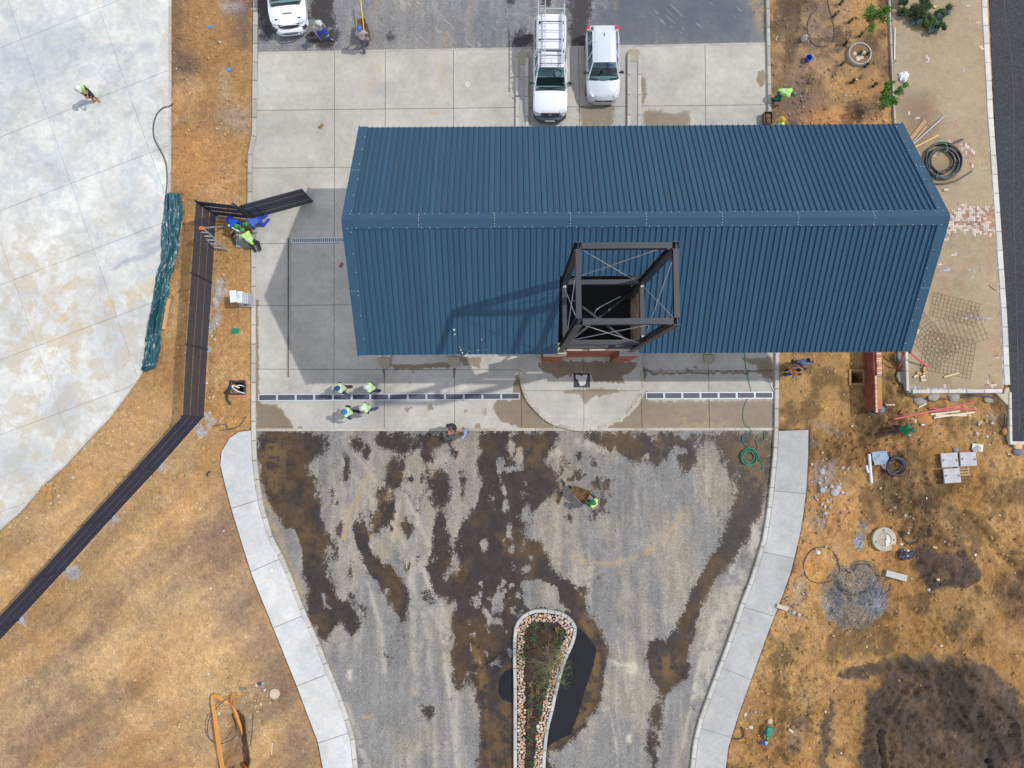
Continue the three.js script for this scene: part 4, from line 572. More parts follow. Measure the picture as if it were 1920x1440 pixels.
// ---------------------------------------------------------------- sand covered paving, road, its kerbs
{
  const B = bounds(18, -25, 27, .2), dirt = new Mask(); dirt.area([[1684, 180], [1740, 180], [1760, 235], [1720, 300], [1690, 260]], '#fff', .5, .9).area([[1720, 300], [1800, 300], [1790, 360], [1740, 350]], '#fff', .3, .4).spot(1725, 205, .7, .4, '#fff', .3, .6).area([[1700, 690], [1780, 700], [1780, 732], [1704, 732]], '#fff', .4, .35).done();
  const tx = paint(732, 2048, B, (x, z, o) => {
    const a = fbm(x * .7, z * .7 + 40, 5, .6), b = fbm(x * 4, z * 4, 4, .6), g = vn(x * 34, z * 34), j = vn(x * 10, z * 10), d = dirt.r(x + (b - .5) * .6, z + (b - .5) * .5);
    const f = .95 + (a - .5) * .2 + (b - .5) * .14 + (g - .5) * .1; o[0] = mix(190, 150, d) * f; o[1] = mix(170, 126, d) * f; o[2] = mix(140, 104, d) * f; o[3] = .95;
    // joints just showing through the sand
    const u = Math.abs(((x * 10 + 100) % 1) - .5), v = Math.abs(((z * 10 + 500) % 1) - .5), k = Math.max(sstep(.38, .5, u), sstep(.38, .5, v)) * sstep(.45, .7, a + (b - .5) * .6) * .09; o[0] *= 1 - k; o[1] *= 1 - k; o[2] *= 1 - k;
    const rd = sstep(.62, .72, fbm(x * 1.3 + 70, z * 1.3, 4)) * sstep(.4, .6, j) * .35; o[0] = mix(o[0], 178, rd); o[1] = mix(o[1], 128, rd); o[2] = mix(o[2], 108, rd);
  });
  const pv = struct('paving', 'block paving mostly buried under blown sand beside the road', null);
  part('sand_layer', prism(poly(pavePoly), -.25, .02, 0, B), new THREE.MeshStandardMaterial({ map: tx.map, roughness: .95, bumpMap: gritFor(B), bumpScale: .015 }), pv);
  // pavers that lie open
  const show = new Mask(), grey = new Mask(), A = (p, a = 1, b = .12) => show.area(p, '#fff', b, a);
  A([[1776, 390], [1800, 382], [1850, 388], [1872, 384], [1874, 440], [1850, 450], [1835, 440], [1815, 445], [1780, 452], [1768, 460], [1772, 420]], 1); A([[1820, 700], [1870, 715], [1878, 735], [1830, 735]], .55); A([[1840, 690], [1880, 640], [1885, 735], [1860, 735]], .5); A([[1735, 740], [1770, 715], [1790, 735]], .5); A([[1700, 25], [1712, 70], [1700, 85]], .55); A([[1735, 100], [1750, 110], [1740, 160], [1728, 140]], .6); A([[1735, 280], [1760, 270], [1765, 320], [1740, 320]], .55); A([[1790, 270], [1820, 260], [1830, 305], [1795, 305]], .5); A([[1830, 80], [1842, 70], [1848, 110], [1836, 105]], .6); A([[1690, 185], [1740, 200], [1720, 230], [1690, 220]], .5); A([[1760, 250], [1850, 230], [1870, 330], [1830, 340]], .4); A([[1740, 500], [1790, 470], [1860, 480], [1850, 520], [1790, 540]], .38); A([[1740, 560], [1800, 560], [1830, 640], [1740, 690]], .38); A([[1800, 10], [1850, 5], [1845, 60], [1800, 40]], .4);
  show.done(); grey.line([[1846, -60], [1857, 180], [1868, 360], [1880, 560], [1889, 735]], .42, '#fff', .05, 1); grey.line([[1704, 730], [1890, 731]], .3, '#fff', .05, .6); grey.area([[1680, 115], [1690, 130], [1684, 140]], '#fff', .1, .8).spot(1803, 132, .3, .15, '#fff', .1, .8).area([[1772, 500], [1835, 505], [1832, 512], [1772, 506]], '#fff', .08, .8).area([[1800, 592], [1865, 595], [1865, 602], [1800, 600]], '#fff', .08, .8).spot(1775, 504, .25, .15, '#fff', .08, 1).area([[1706, 724], [1726, 724], [1726, 732], [1706, 732]], '#fff', .05, 1).area([[1690, 222], [1740, 224], [1740, 228], [1690, 228]], '#fff', .08, .7); grey.done();
  const inside = poly(pavePoly).map((p) => new THREE.Vector2(...p)), inP = (x, z) => { let c = false; for (let i = 0, j = inside.length - 1; i < inside.length; j = i++) { const a = inside[i], b = inside[j]; if ((a.y > z) !== (b.y > z) && x < (b.x - a.x) * (z - a.y) / (b.y - a.y) + a.x) c = !c; } return c; };
  const list = [];
  for (let a = 180; a < 268; a++) for (let b = -250; b < -2; b++) {
    const d = (((a - b) % 4) + 4) % 4; if (d !== 0 && d !== 3) continue; const horiz = d === 0, x = a * .1 + (horiz ? .1 : .05), z = b * .1 + (horiz ? .05 : .1); if (!inP(x, z)) continue;
    const n = fbm(x * 2.3 + 9, z * 2.3, 4, .65), n2 = vn(x * 5, z * 5), gr = grey.r(x, z);
    if (gr * (.35 + n) > .5) { list.push([x, z, horiz, [rr(150, 200), 0, 0], 'g']); continue; }
    const s = show.r(x, z); if (s * 1.05 + (n - .5) * 1.5 + (n2 - .5) * .5 > .74) list.push([x, z, horiz, 0, rnd() < .55 ? 'w' : 'r']);
  }
  const im = new THREE.InstancedMesh(new RoundedBoxGeometry(.192, .06, .092, 1, .006), new THREE.MeshStandardMaterial({ roughness: .95 }), list.length), c = new THREE.Color();
  list.forEach(([x, z, hz, k, kind], i) => { im.setMatrixAt(i, new THREE.Matrix4().compose(V(x, rr(-.006, .004), z), new THREE.Quaternion().setFromEuler(new THREE.Euler(rr(-.02, .02), (hz ? 0 : Math.PI / 2) + rr(-.03, .03), rr(-.02, .02))), V(1, 1, 1))); const t = rr(.88, 1.08); c.copy(kind === 'g' ? lit(k[0], k[0], k[0] + 6) : kind === 'w' ? lit(220 * t, 203 * t, 188 * t) : lit(182 * t, 142 * t, 120 * t)); im.setColorAt(i, c); });
  im.name = 'paver'; im.userData.kind = 'stuff'; shade(im); pv.add(im);
  // road
  const rt = paint(512, 1024, bounds(0, 0, 6, 12), (x, z, o) => { const g = vn(x * 30, z * 30), g2 = vn(x * 14, z * 14), a = fbm(x * .7, z * .7, 3), f = .9 + (g - .5) * .5 + (g2 - .5) * .25 + (a - .5) * .2; o[0] = 62 * f; o[1] = 64 * f; o[2] = 73 * f; const s = sstep(.93, .98, g2) * .5; for (let q = 0; q < 3; q++) o[q] = mix(o[q], 120, s); o[3] = .9; });
  struct('road', 'new dark asphalt road at the right edge', prism(poly(roadPoly), -.3, -.02, 0, bounds(0, 0, 6, 12)), new THREE.MeshStandardMaterial({ map: rt.map, roughness: .9, bumpMap: gritFor(bounds(0, 0, 6, 12)), bumpScale: .008 }));
  const seam = new MB(); { const pts = [[1878, -60], [1885, 40], [1896, 100], [1900, 180], [1901, 400], [1907, 620], [1909, 720], [1911, 800], [1909, 815]].map((p) => P(p[0], p[1], -.016)); for (let i = 1; i < pts.length; i++) seam.bar(pts[i - 1], pts[i], .03, .006); } seam.build('crack_seal', M(lit(88, 88, 92), .9), kerbs);
  const rk = struct('kerb', 'white concrete kerbs around the sandy paving and the road end', null), wk = [MC(226, 224, 216), MC(232, 230, 223), MC(218, 216, 208)];
  kerb(rk, 'kerb_stone', [[1846, -90], [1846.5, 10], [1857, 205], [1868, 362], [1876, 480], [1884.5, 610], [1889.5, 722]], .29, -.25, .06, 1, wk, .06, .02);
  kerb(rk, 'kerb_stone', [[1668.5, -90], [1668.7, 0], [1672.3, 104], [1679, 234], [1690, 470], [1699, 655]], .1, -.4, .1, 1, kerbDull, .1, .015);
  kerb(rk, 'kerb_stone', [[1700, 658], [1702.5, 733]], .14, -.45, .12, 1, wk, .12, .02); kerb(rk, 'kerb_stone', [[1711, 734], [1795, 733.5], [1880, 733]], .2, -.45, .1, 1, wk, .1, .02);
  kerb(rk, 'kerb_stone', [[1894.8, 735], [1896.2, 830]], .14, -.3, .1, 1, wk, .1, .02); kerb(rk, 'kerb_stone', [[1894, 830.5], [2040, 832]], .17, -.3, .1, 1, wk, .1, .02);
  part('haunch', prism(poly([[1866, 737], [1881, 738], [1884, 727], [1892, 727], [1893, 763], [1884, 756]]), -.4, .05, .03), MC(206, 196, 172), rk);
  for (const [x, y, r] of [[1724, 750, .36], [1748, 742, .3], [1787, 742, .34], [1853, 745, .3], [1690, 668, .4], [1692, 708, .36]]) { const g = new THREE.SphereGeometry(r, 14, 8), p = g.attributes.position; for (let i = 0; i < p.count; i++) { const k = 1 + (fbm(p.getX(i) * 4 + x, p.getZ(i) * 4 + p.getY(i) * 3, 3) - .5) * .9; p.setXYZ(i, p.getX(i) * k, p.getY(i) * k * .34, p.getZ(i) * k); } g.computeVertexNormals(); const q = onSoil(x, y); part('concrete_haunch', g, M(lit(168, 162, 152), .95), rk, V(q.x, q.y + .02, q.z)); }
}
// ---------------------------------------------------------------- drains and covers
{
  const steelW = M(lit(222, 230, 238), .45, { metalness: .25 }), inner = M(lit(120, 122, 138), .5, { metalness: .3 });
  const frame = new MB(), bars = new MB(), w = .945, d = .34;
  frame.box(0, 0, -d / 2 + .02, w, .05, .04).box(0, 0, d / 2 - .02, w, .05, .04).box(-w / 2 + .02, 0, 0, .04, .05, d - .08).box(w / 2 - .02, 0, 0, .04, .05, d - .08);
  for (let i = 1; i < 18; i++) bars.box(-w / 2 + .04 + i * (w - .08) / 18, -.004, 0, .011, .034, d - .08); for (let i = 1; i < 7; i++) bars.box(0, -.006, -d / 2 + .04 + i * (d - .08) / 7, w - .08, .024, .012);
  const fg = frame.geo, bg = bars.geo, pit = M(lit(52, 50, 62), .35);
  const line = (o, a, b, n) => { const A = P(...a, .03), B = P(...b, .03), dir = B.clone().sub(A), turn = -Math.atan2(dir.z, dir.x); for (let i = 0; i < n; i++) { const g = new THREE.Group(); g.name = 'grate_panel'; o.add(g); g.position.copy(A.clone().lerp(B, (i + .5) / n)); g.position.y = .035; g.rotation.y = turn; const k = dir.length() / n / (w + .012); g.scale.x = k; part('frame', fg, steelW, g); part('bar_grid', bg, inner, g); }
    const m = new MB().bar(A.clone().setY(.005), B.clone().setY(.005), d, .03); m.build('channel', pit, o); };
  const g1 = thing('drain_grate', 'long line of steel drain grates left of the rounded platform', 'drain grate'); line(g1, [484.5, 745.6], [974.5, 742.8], 14);
  const g2 = thing('drain_grate', 'shorter line of steel drain grates right of the rounded platform', 'drain grate'); line(g2, [1211, 742], [1449, 741], 7);
  const g3 = thing('drain_grate', 'narrow ladder-like drain cover half hidden under the left end of the roof', 'drain grate'); { const A = P(546, 451, .03), B = P(700, 449, .03), dir = B.clone().sub(A), m = new MB(), L = dir.length(), f = new MB(); f.box(0, 0, -.12, L, .03, .05).box(0, 0, .12, L, .03, .05).box(-L / 2 + .03, 0, 0, .06, .03, .19); for (let x = -L / 2 + .12; x < L / 2; x += .1) m.box(x, -.002, 0, .035, .022, .19); g3.position.copy(A.clone().add(B).multiplyScalar(.5)); g3.rotation.y = -Math.atan2(dir.z, dir.x); part('frame', f.geo, steelW, g3); part('bar', m.geo, steelW, g3); part('channel', new THREE.BoxGeometry(L, .01, .2), M(lit(130, 128, 120)), g3, V(0, -.012, 0)); }
  const g4 = thing('slot_drain', 'narrow concrete slot drain running down the lane left of the roof', 'drain'); { const A = P(541, 446, .03), B = P(540.5, 707, .03), n = 7; for (let i = 0; i < n; i++) { const a = A.clone().lerp(B, (i + .02) / n), b = A.clone().lerp(B, (i + .98) / n); for (const s of [-1, 1]) part('channel_block', new MB().bar(a.clone().add(V(s * .055, 0, 0)), b.clone().add(V(s * .055, 0, 0)), .045, .05).geo, kerbDull[i % 3], g4); } part('slot', new MB().bar(A.clone().setY(.022), B.clone().setY(.022), .06, .01).geo, M(lit(96, 90, 82)), g4); }
  const mc = thing('manhole_cover', 'square dark steel manhole cover in the platform, smeared with cement', 'manhole cover', P(1091, 713, .15)); part('cover', new RoundedBoxGeometry(.78, .03, .68, 1, .008), M(lit(58, 64, 74), .5, { metalness: .4 }), mc); part('rim', new MB().box(0, .004, -.35, .82, .03, .03).box(0, .004, .35, .82, .03, .03).box(-.4, .004, 0, .03, .03, .68).box(.4, .004, 0, .03, .03, .68).geo, M(lit(40, 44, 52), .5), mc);
  { const sh = new THREE.Shape(); [[-.3, -.27], [-.1, -.24], [.0, -.2], [.1, -.28], [.26, -.26], [.24, -.1], [.2, 0], [.18, .18], [.05, .26], [-.08, .28], [-.14, .12], [-.2, -.05], [-.3, -.1]].forEach((p, i) => sh[i ? 'lineTo' : 'moveTo'](...p)); const g = new THREE.ExtrudeGeometry(sh, { depth: .012, bevelEnabled: true, bevelSize: .015, bevelThickness: .006, bevelSegments: 2 }); g.rotateX(Math.PI / 2); part('cement_smear', g, M(lit(214, 212, 210), .95), mc, V(0, .032, 0)); }
}
// ---------------------------------------------------------------- mesh fence, gate leaf, step ladder, tarpaulin
const wireMat = M(lit(32, 44, 72), .4, { metalness: .2 }), postMat = M(lit(46, 50, 64), .5), wireGrey = M(lit(62, 66, 80), .3, { metalness: .4 });
function meshPanel(parent, name, a, b, y0, y1, mat, gaps = [], sp = .0135) {
  const m = new MB(), d = b.clone().sub(a), L = Math.hypot(d.x, d.z), pos = [];
  const u = V(d.x / L, 0, d.z / L), n = V(-u.z, 0, u.x), idx = [];
  const strip = (p, q, w, t) => m.bar(p, q, w, t);
  for (let y = y0 + .02; y < y1; y += sp) { if (gaps.some(([g0, g1]) => y > g0 && y < g1)) continue; strip(V(a.x, a.y + y, a.z), V(b.x, b.y + y, b.z), .004, .0045); }
  for (let s = .03; s < L; s += .0762) { const x = a.x + u.x * s, z = a.z + u.z * s, y = a.y + (b.y - a.y) * s / L; strip(V(x, y + y0, z).addScaledVector(n, .004), V(x, y + y1, z).addScaledVector(n, .004), .0045, .0045); }
  part(name, m.geo, mat, parent);
}
{
  const f = thing('mesh_fence', 'tall dark blue steel mesh fence running diagonally through the soil at the left', 'fence');
  const px = [[406, 404], [398, 530], [390, 655], [383, 781], [297, 878], [210, 972], [123, 1068], [36, 1162], [-51, 1256]], H = 2.42;
  const base = px.map((p) => { const q = onSoil(p[0], p[1]); q.y = -.02; return q; });
  for (let i = 0; i < base.length - 1; i++) meshPanel(f, 'fence_panel', base[i], base[i + 1], .04, H - .03, i < 3 ? wireGrey : wireMat, [[.8, .85], [1.6, 1.65]], i < 3 ? .015 : .013);
  for (const p of base) part('post', new MB().box(p.x, H / 2, p.z, .07, H, .07).box(p.x, H + .01, p.z, .09, .03, .09).geo, postMat, f);
  for (let i = 0; i < base.length; i++) { const g = new THREE.SphereGeometry(.2, 10, 7); g.scale(1, .3, 1); part('footing', g, M(lit(180, 174, 166), .95), f, V(base[i].x + .05, -.03, base[i].z)); }
  const gp = onSoil(472, 411); gp.y = -.02; meshPanel(f, 'fence_panel', base[0], V(gp.x - .06, gp.y, gp.z), .04, H - .03, wireMat, [[.8, .9], [1.55, 1.65]]);
  part('gate_post', new MB().box(gp.x, 1.2, gp.z, .13, 2.42, .13).box(gp.x, 2.43, gp.z, .16, .03, .16).geo, postMat, f);
  const gl = thing('gate_leaf', 'dark steel mesh gate leaf standing open across the lane by the fence', 'gate'), A = P(473, 410, 0), B = P(587, 379, 0); A.add(V(.12, 0, -.03)); A.y = B.y = .06; const HH = 2.02, d = B.clone().sub(A).normalize();
  const up = (p, y) => V(p.x, y, p.z), fm = new MB(); fm.bar(up(A, .1), up(B, .1), .06, .06).bar(up(A, HH), up(B, HH), .06, .06).bar(up(A, .1), up(A, HH), .06, .06, d).bar(up(B, .1), up(B, HH), .06, .06, d); part('frame', fm.geo, postMat, gl);
  part('mid_rail', new MB().bar(up(A, 1.02), up(B, 1.02), .06, .07).geo, postMat, gl); const C = A.clone().addScaledVector(d, .55); part('mid_stile', new MB().bar(up(C, .12), up(C, HH), .05, .05, d).geo, postMat, gl);
  for (const y of [.55, 1.5]) part('bright_rail', new MB().bar(up(A, y), up(B, y), .014, .02).geo, galv, gl);
  meshPanel(gl, 'mesh_infill', A, B, .08, 1.9, M(lit(66, 66, 72), .5), [], .0145);
  // step ladder
  const ld = thing('step_ladder', 'aluminium step ladder with an orange top cap leaning by the fence', 'ladder'), top = onSoil(404, 446); top.y += 1.85; const F = [onSoil(408, 470), onSoil(428, 471)], Rr = [onSoil(404, 424), onSoil(424, 424)], TL = top.clone().add(V(-.18, 0, 0)), TR = top.clone().add(V(.18, 0, 0));
  for (const [t, q] of [[TL, F[0]], [TR, F[1]], [TL, Rr[0]], [TR, Rr[1]]]) part('rail', new MB().bar(t, q, .03, .06).geo, galv, ld);
  for (let k = 1; k < 6; k++) part('tread', new MB().bar(TL.clone().lerp(F[0], k / 6), TR.clone().lerp(F[1], k / 6), .09, .03).geo, galv, ld); for (let k = 2; k < 6; k += 2) part('cross_bar', new MB().bar(TL.clone().lerp(Rr[0], k / 6), TR.clone().lerp(Rr[1], k / 6), .03, .03).geo, galv, ld);
  part('top_cap', new RoundedBoxGeometry(.42, .07, .17, 2, .02), M(lit(240, 128, 52), .5), ld, top);
  // tarpaulin
  const path = [[325, 364], [325, 400], [321, 440], [318, 480], [307, 520], [303, 545], [296, 580], [289, 620], [285, 655], [279, 682], [270, 694]], hw = [15, 18, 16.5, 15, 13, 14, 13, 13, 15, 12, 4], curve = new THREE.CatmullRomCurve3(path.map((p) => P(p[0], p[1], .1))), nu = 190, nv = 34, pos = [], ix = [];
  for (let i = 0; i <= nu; i++) { const t = i / nu, c = curve.getPoint(t), tg = curve.getTangent(t), nx = -tg.z, nz = tg.x, k = t * (hw.length - 1), q = Math.min(hw.length - 2, Math.floor(k)), w = mix(hw[q], hw[q + 1], k - q) / 36.6;
    for (let j = 0; j <= nv; j++) { const v = j / nv * 2 - 1, s = t * 9.5, edge = 1 + (fbm(s * 2.1, j > nv / 2 ? 3 : 9, 4, .6) - .5) * .45, o = v * w * edge, fold = Math.abs(fbm(s * .45 + v * .4, v * 1.7 + 5, 3, .5) - .5) * 2, fold2 = 1 - Math.abs(fbm(s * .8 - v * 1.2, v * 2.4 + s * .3, 3, .5) * 2 - 1), y = .08 + (1 - v * v) * .2 + (fold * .3 + fold2 * fold2 * .26 - .14) * (1.1 - Math.abs(v) * .6) + (fbm(s * 2.6, v * 3, 2) - .5) * .07; pos.push(c.x + nx * o, Math.max(.015, y), c.z + nz * o); } }
  for (let i = 0; i < nu; i++) for (let j = 0; j < nv; j++) { const a = i * (nv + 1) + j, b = a + 1, c = a + nv + 1, d2 = c + 1; ix.push(a, b, c, b, d2, c); }
  const g = new THREE.BufferGeometry(); g.setAttribute('position', new THREE.Float32BufferAttribute(pos, 3)); g.setAttribute('uv', new THREE.Float32BufferAttribute(new Float32Array(pos.length / 3 * 2), 2)); g.setIndex(ix); g.computeVertexNormals();
  solo('tarpaulin', 'long crumpled dark green plastic sheet lying along the edge of the pale pad', 'tarpaulin', g, new THREE.MeshPhysicalMaterial({ color: lit(30, 92, 104), roughness: .36, clearcoat: .25, clearcoatRoughness: .3, side: THREE.DoubleSide }));
  const wood = M(lit(214, 168, 116), .85); solo('plank', 'pale timber plank sticking out from under the green tarpaulin', 'plank', new MB().bar(P(317, 560, .1), P(307, 618, .1), .2, .05).geo, wood);
}
// ---------------------------------------------------------------- vehicles: front towards +z, origin on the ground at the middle
const glassMat = new THREE.MeshPhysicalMaterial({ color: new THREE.Color().setRGB(.42, .56, .56), transmission: 1, thickness: 0, roughness: .02, ior: 1.5 });
const darkTrim = M(lit(46, 48, 52), .6), rubber = M(lit(42, 42, 44), .9), lampGlass = new THREE.MeshPhysicalMaterial({ color: lit(226, 232, 240), roughness: .12, clearcoat: 1 }), redLamp = new THREE.MeshPhysicalMaterial({ color: lit(214, 34, 58), roughness: .15, clearcoat: 1 });
const plateMat = M(lit(236, 236, 230), .5), cabin = M(lit(58, 62, 66), .9), seatMat = M(lit(96, 102, 108), .95), alloy = M(lit(190, 194, 200), .3, { metalness: .7 });
// skin through cross sections: each { z, p: [[x, y] ...] } from the sill up to the middle line, mirrored
function loft(sections, closeEnds = true) {
  const n = sections[0].p.length, row = 2 * n - 1, pos = [], ix = [];
  for (const s of sections) { for (let i = 0; i < n; i++) pos.push(-s.p[i][0], s.p[i][1], s.p[i][2] ?? s.z); for (let i = n - 2; i >= 0; i--) pos.push(s.p[i][0], s.p[i][1], s.p[i][2] ?? s.z); }
  for (let k = 0; k < sections.length - 1; k++) for (let i = 0; i < row - 1; i++) { const a = k * row + i, b = a + 1, c = a + row, d = c + 1; ix.push(a, c, b, b, c, d); }
  if (closeEnds) for (const k of [0, sections.length - 1]) for (let i = 1; i < row - 1; i++) { const o = k * row; k ? ix.push(o, o + i, o + i + 1) : ix.push(o, o + i + 1, o + i); }
  const g = new THREE.BufferGeometry(); g.setAttribute('position', new THREE.Float32BufferAttribute(pos, 3)); g.setAttribute('uv', new THREE.Float32BufferAttribute(new Float32Array(pos.length / 3 * 2), 2)); g.setIndex(ix);
  return toCreasedNormals(g, .6);
}
function quadMesh(a, b, c, d, n = 4, bow = 0, dir = V(0, 1, 0)) { // a-b lower edge, d-c upper edge; bowed outward
  const pos = [], ix = []; for (let j = 0; j <= n; j++) for (let i = 0; i <= n; i++) { const u = i / n, v = j / n, p = a.clone().lerp(b, u).lerp(d.clone().lerp(c, u), v).addScaledVector(dir, bow * (4 * u * (1 - u)) * .7); pos.push(p.x, p.y, p.z); }
  for (let j = 0; j < n; j++) for (let i = 0; i < n; i++) { const p = j * (n + 1) + i, q = p + 1, r = p + n + 1, s = r + 1; ix.push(p, q, r, q, s, r); }
  const g = new THREE.BufferGeometry(); g.setAttribute('position', new THREE.Float32BufferAttribute(pos, 3)); g.setAttribute('uv', new THREE.Float32BufferAttribute(new Float32Array(pos.length / 3 * 2), 2)); g.setIndex(ix); g.computeVertexNormals(); return g;
}
function wheelSet(car, r, w, xs, zs) {
  const t = new THREE.TorusGeometry(r - .09, .09, 10, 28); t.scale(1, 1, w / .18); t.rotateY(Math.PI / 2); const rim = new MB().add(new THREE.CylinderGeometry(r - .12, r - .12, w * .7, 20), new THREE.Matrix4().makeRotationZ(Math.PI / 2)); for (let k = 0; k < 5; k++) rim.box(0, 0, 0, w * .8, .06, (r - .12) * 2, 0, k * Math.PI / 5);
  const rg = rim.geo; for (const x of [-xs, xs]) for (const z of zs) { const g = new THREE.Group(); g.name = 'wheel'; g.position.set(x, r, z); car.add(g); part('tyre', t, rubber, g); part('rim', rg, alloy, g); }
}
// glasshouse: belt rectangle and roof rectangle, pillars, panes; side splits as fractions
function glasshouse(car, paint, o) {
  const { zf, zr, tzf, tzr, wb, wt, yb, yt, splits } = o, A = (s, z) => V(s * wb * (z > (zf + zr) / 2 ? (o.wbf ?? 1) : 1), yb, z), T = (s, z) => V(s * wt * (z > (tzf + tzr) / 2 ? (o.wtf ?? 1) : 1), yt, z);
  const pil = new MB(); for (const s of [-1, 1]) { pil.bar(A(s, zf), T(s, tzf), .05, .06).bar(A(s, zr), T(s, tzr), .08, .07); for (const k of splits) pil.bar(A(s, mix(zr, zf, k)), T(s, mix(tzr, tzf, k)), .05, .07); pil.bar(T(s, tzr), T(s, tzf), .06, .05).bar(A(s, zr), A(s, zf), .04, .03); } pil.bar(T(-1, tzf), T(1, tzf), .05, .05).bar(T(-1, tzr), T(1, tzr), .05, .05);
  pil.build('pillars', paint, car);
  part('windscreen', quadMesh(A(-.97, zf).add(V(0, .02, .01)), A(.97, zf).add(V(0, .02, .01)), T(.95, tzf), T(-.95, tzf), 8, o.bow ?? .1, V(0, .35, 1).normalize()), glassMat, car);
  part('rear_window', quadMesh(A(.95, zr), A(-.95, zr), T(-.93, tzr), T(.93, tzr), 6, .06, V(0, .2, -1)), glassMat, car);
  const ks = [0, ...splits, 1]; for (const s of [-1, 1]) for (let i = 0; i < ks.length - 1; i++) { const z0 = mix(zr, zf, ks[i]), z1 = mix(zr, zf, ks[i + 1]), t0 = mix(tzr, tzf, ks[i]), t1 = mix(tzr, tzf, ks[i + 1]); part('side_window', s > 0 ? quadMesh(A(s, z1), A(s, z0), T(s, t0), T(s, t1), 2) : quadMesh(A(s, z0), A(s, z1), T(s, t1), T(s, t0), 2), glassMat, car); }
  // roof skin
  const sec = []; for (let k = 0; k <= 10; k++) { const t = k / 10, z = mix(tzr - .03, tzf + .03, t), cr = (o.crown ?? .05) * (.4 + .6 * Math.sin(Math.PI * clamp(t * .9 + .05, 0, 1))), w = wt * (t > .5 ? mix(1, o.wtf ?? 1, (t - .5) * 2) : 1) + .02, e = Math.min(1, t / .1, (1 - t) / .1) * .02; sec.push({ z, p: [[w - .04, yt - .03], [w, yt], [w * .86, yt + .02 + cr * .5 + e], [w * .5, yt + .02 + cr * .9 + e], [0, yt + .02 + cr + e]] }); } part('roof', loft(sec), paint, car);
  // inside
  const dk = new MB(); dk.box(0, yb - .32, (zf + zr) / 2, wb * 1.8, .04, zf - zr - .1); dk.build('cabin_floor', cabin, car); part('dashboard', new RoundedBoxGeometry(wb * 1.75, .22, .45, 2, .06), cabin, car, V(0, yb - .06, zf - .34));
  const st = new MB(); for (const x of [-.36, .36]) st.rbox(x, yb - .22, zf - 1.35, .5, .18, .5, .05).rbox(x, yb + .1, zf - 1.6, .5, .62, .16, .06).rbox(x, yb + .46, zf - 1.62, .26, .18, .1, .04); if (o.rows) st.rbox(0, yb + .02, zf - 2.5, 1.25, .55, .18, .06); st.build('seats', seatMat, car);
  part('steering_wheel', new THREE.TorusGeometry(.18, .018, 6, 20).rotateX(-.5), darkTrim, car, V(.36, yb + .12, zf - .68)); part('licence_disc', new THREE.CylinderGeometry(.05, .05, .004, 14).rotateX(1.0), plateMat, car, V(.8 * wb, mix(yb, yt, .22), mix(zf, tzf, .22) - .02));
}
function mirrors(car, x, y, z, mat) { for (const s of [-1, 1]) { const g = new THREE.Group(); g.name = 'wing_mirror'; car.add(g); part('housing', new RoundedBoxGeometry(.2, .15, .11, 3, .045), mat, g, V(s * x, y, z), s * -.25); part('arm', new MB().bar(V(s * (x - .2), y - .05, z), V(s * x, y - .03, z), .05, .04).geo, darkTrim, g); } }
const S = (z, sill, wide, yb, sh, ym, k = 1) => ({ z, p: [[sill * .94, .26], [wide * .98, .36], [wide, .55 * k + .1], [wide * .995, yb - .1], [sh, yb], [sh * .72, mix(yb, ym, .62)], [sh * .35, mix(yb, ym, .93)], [0, ym]] });

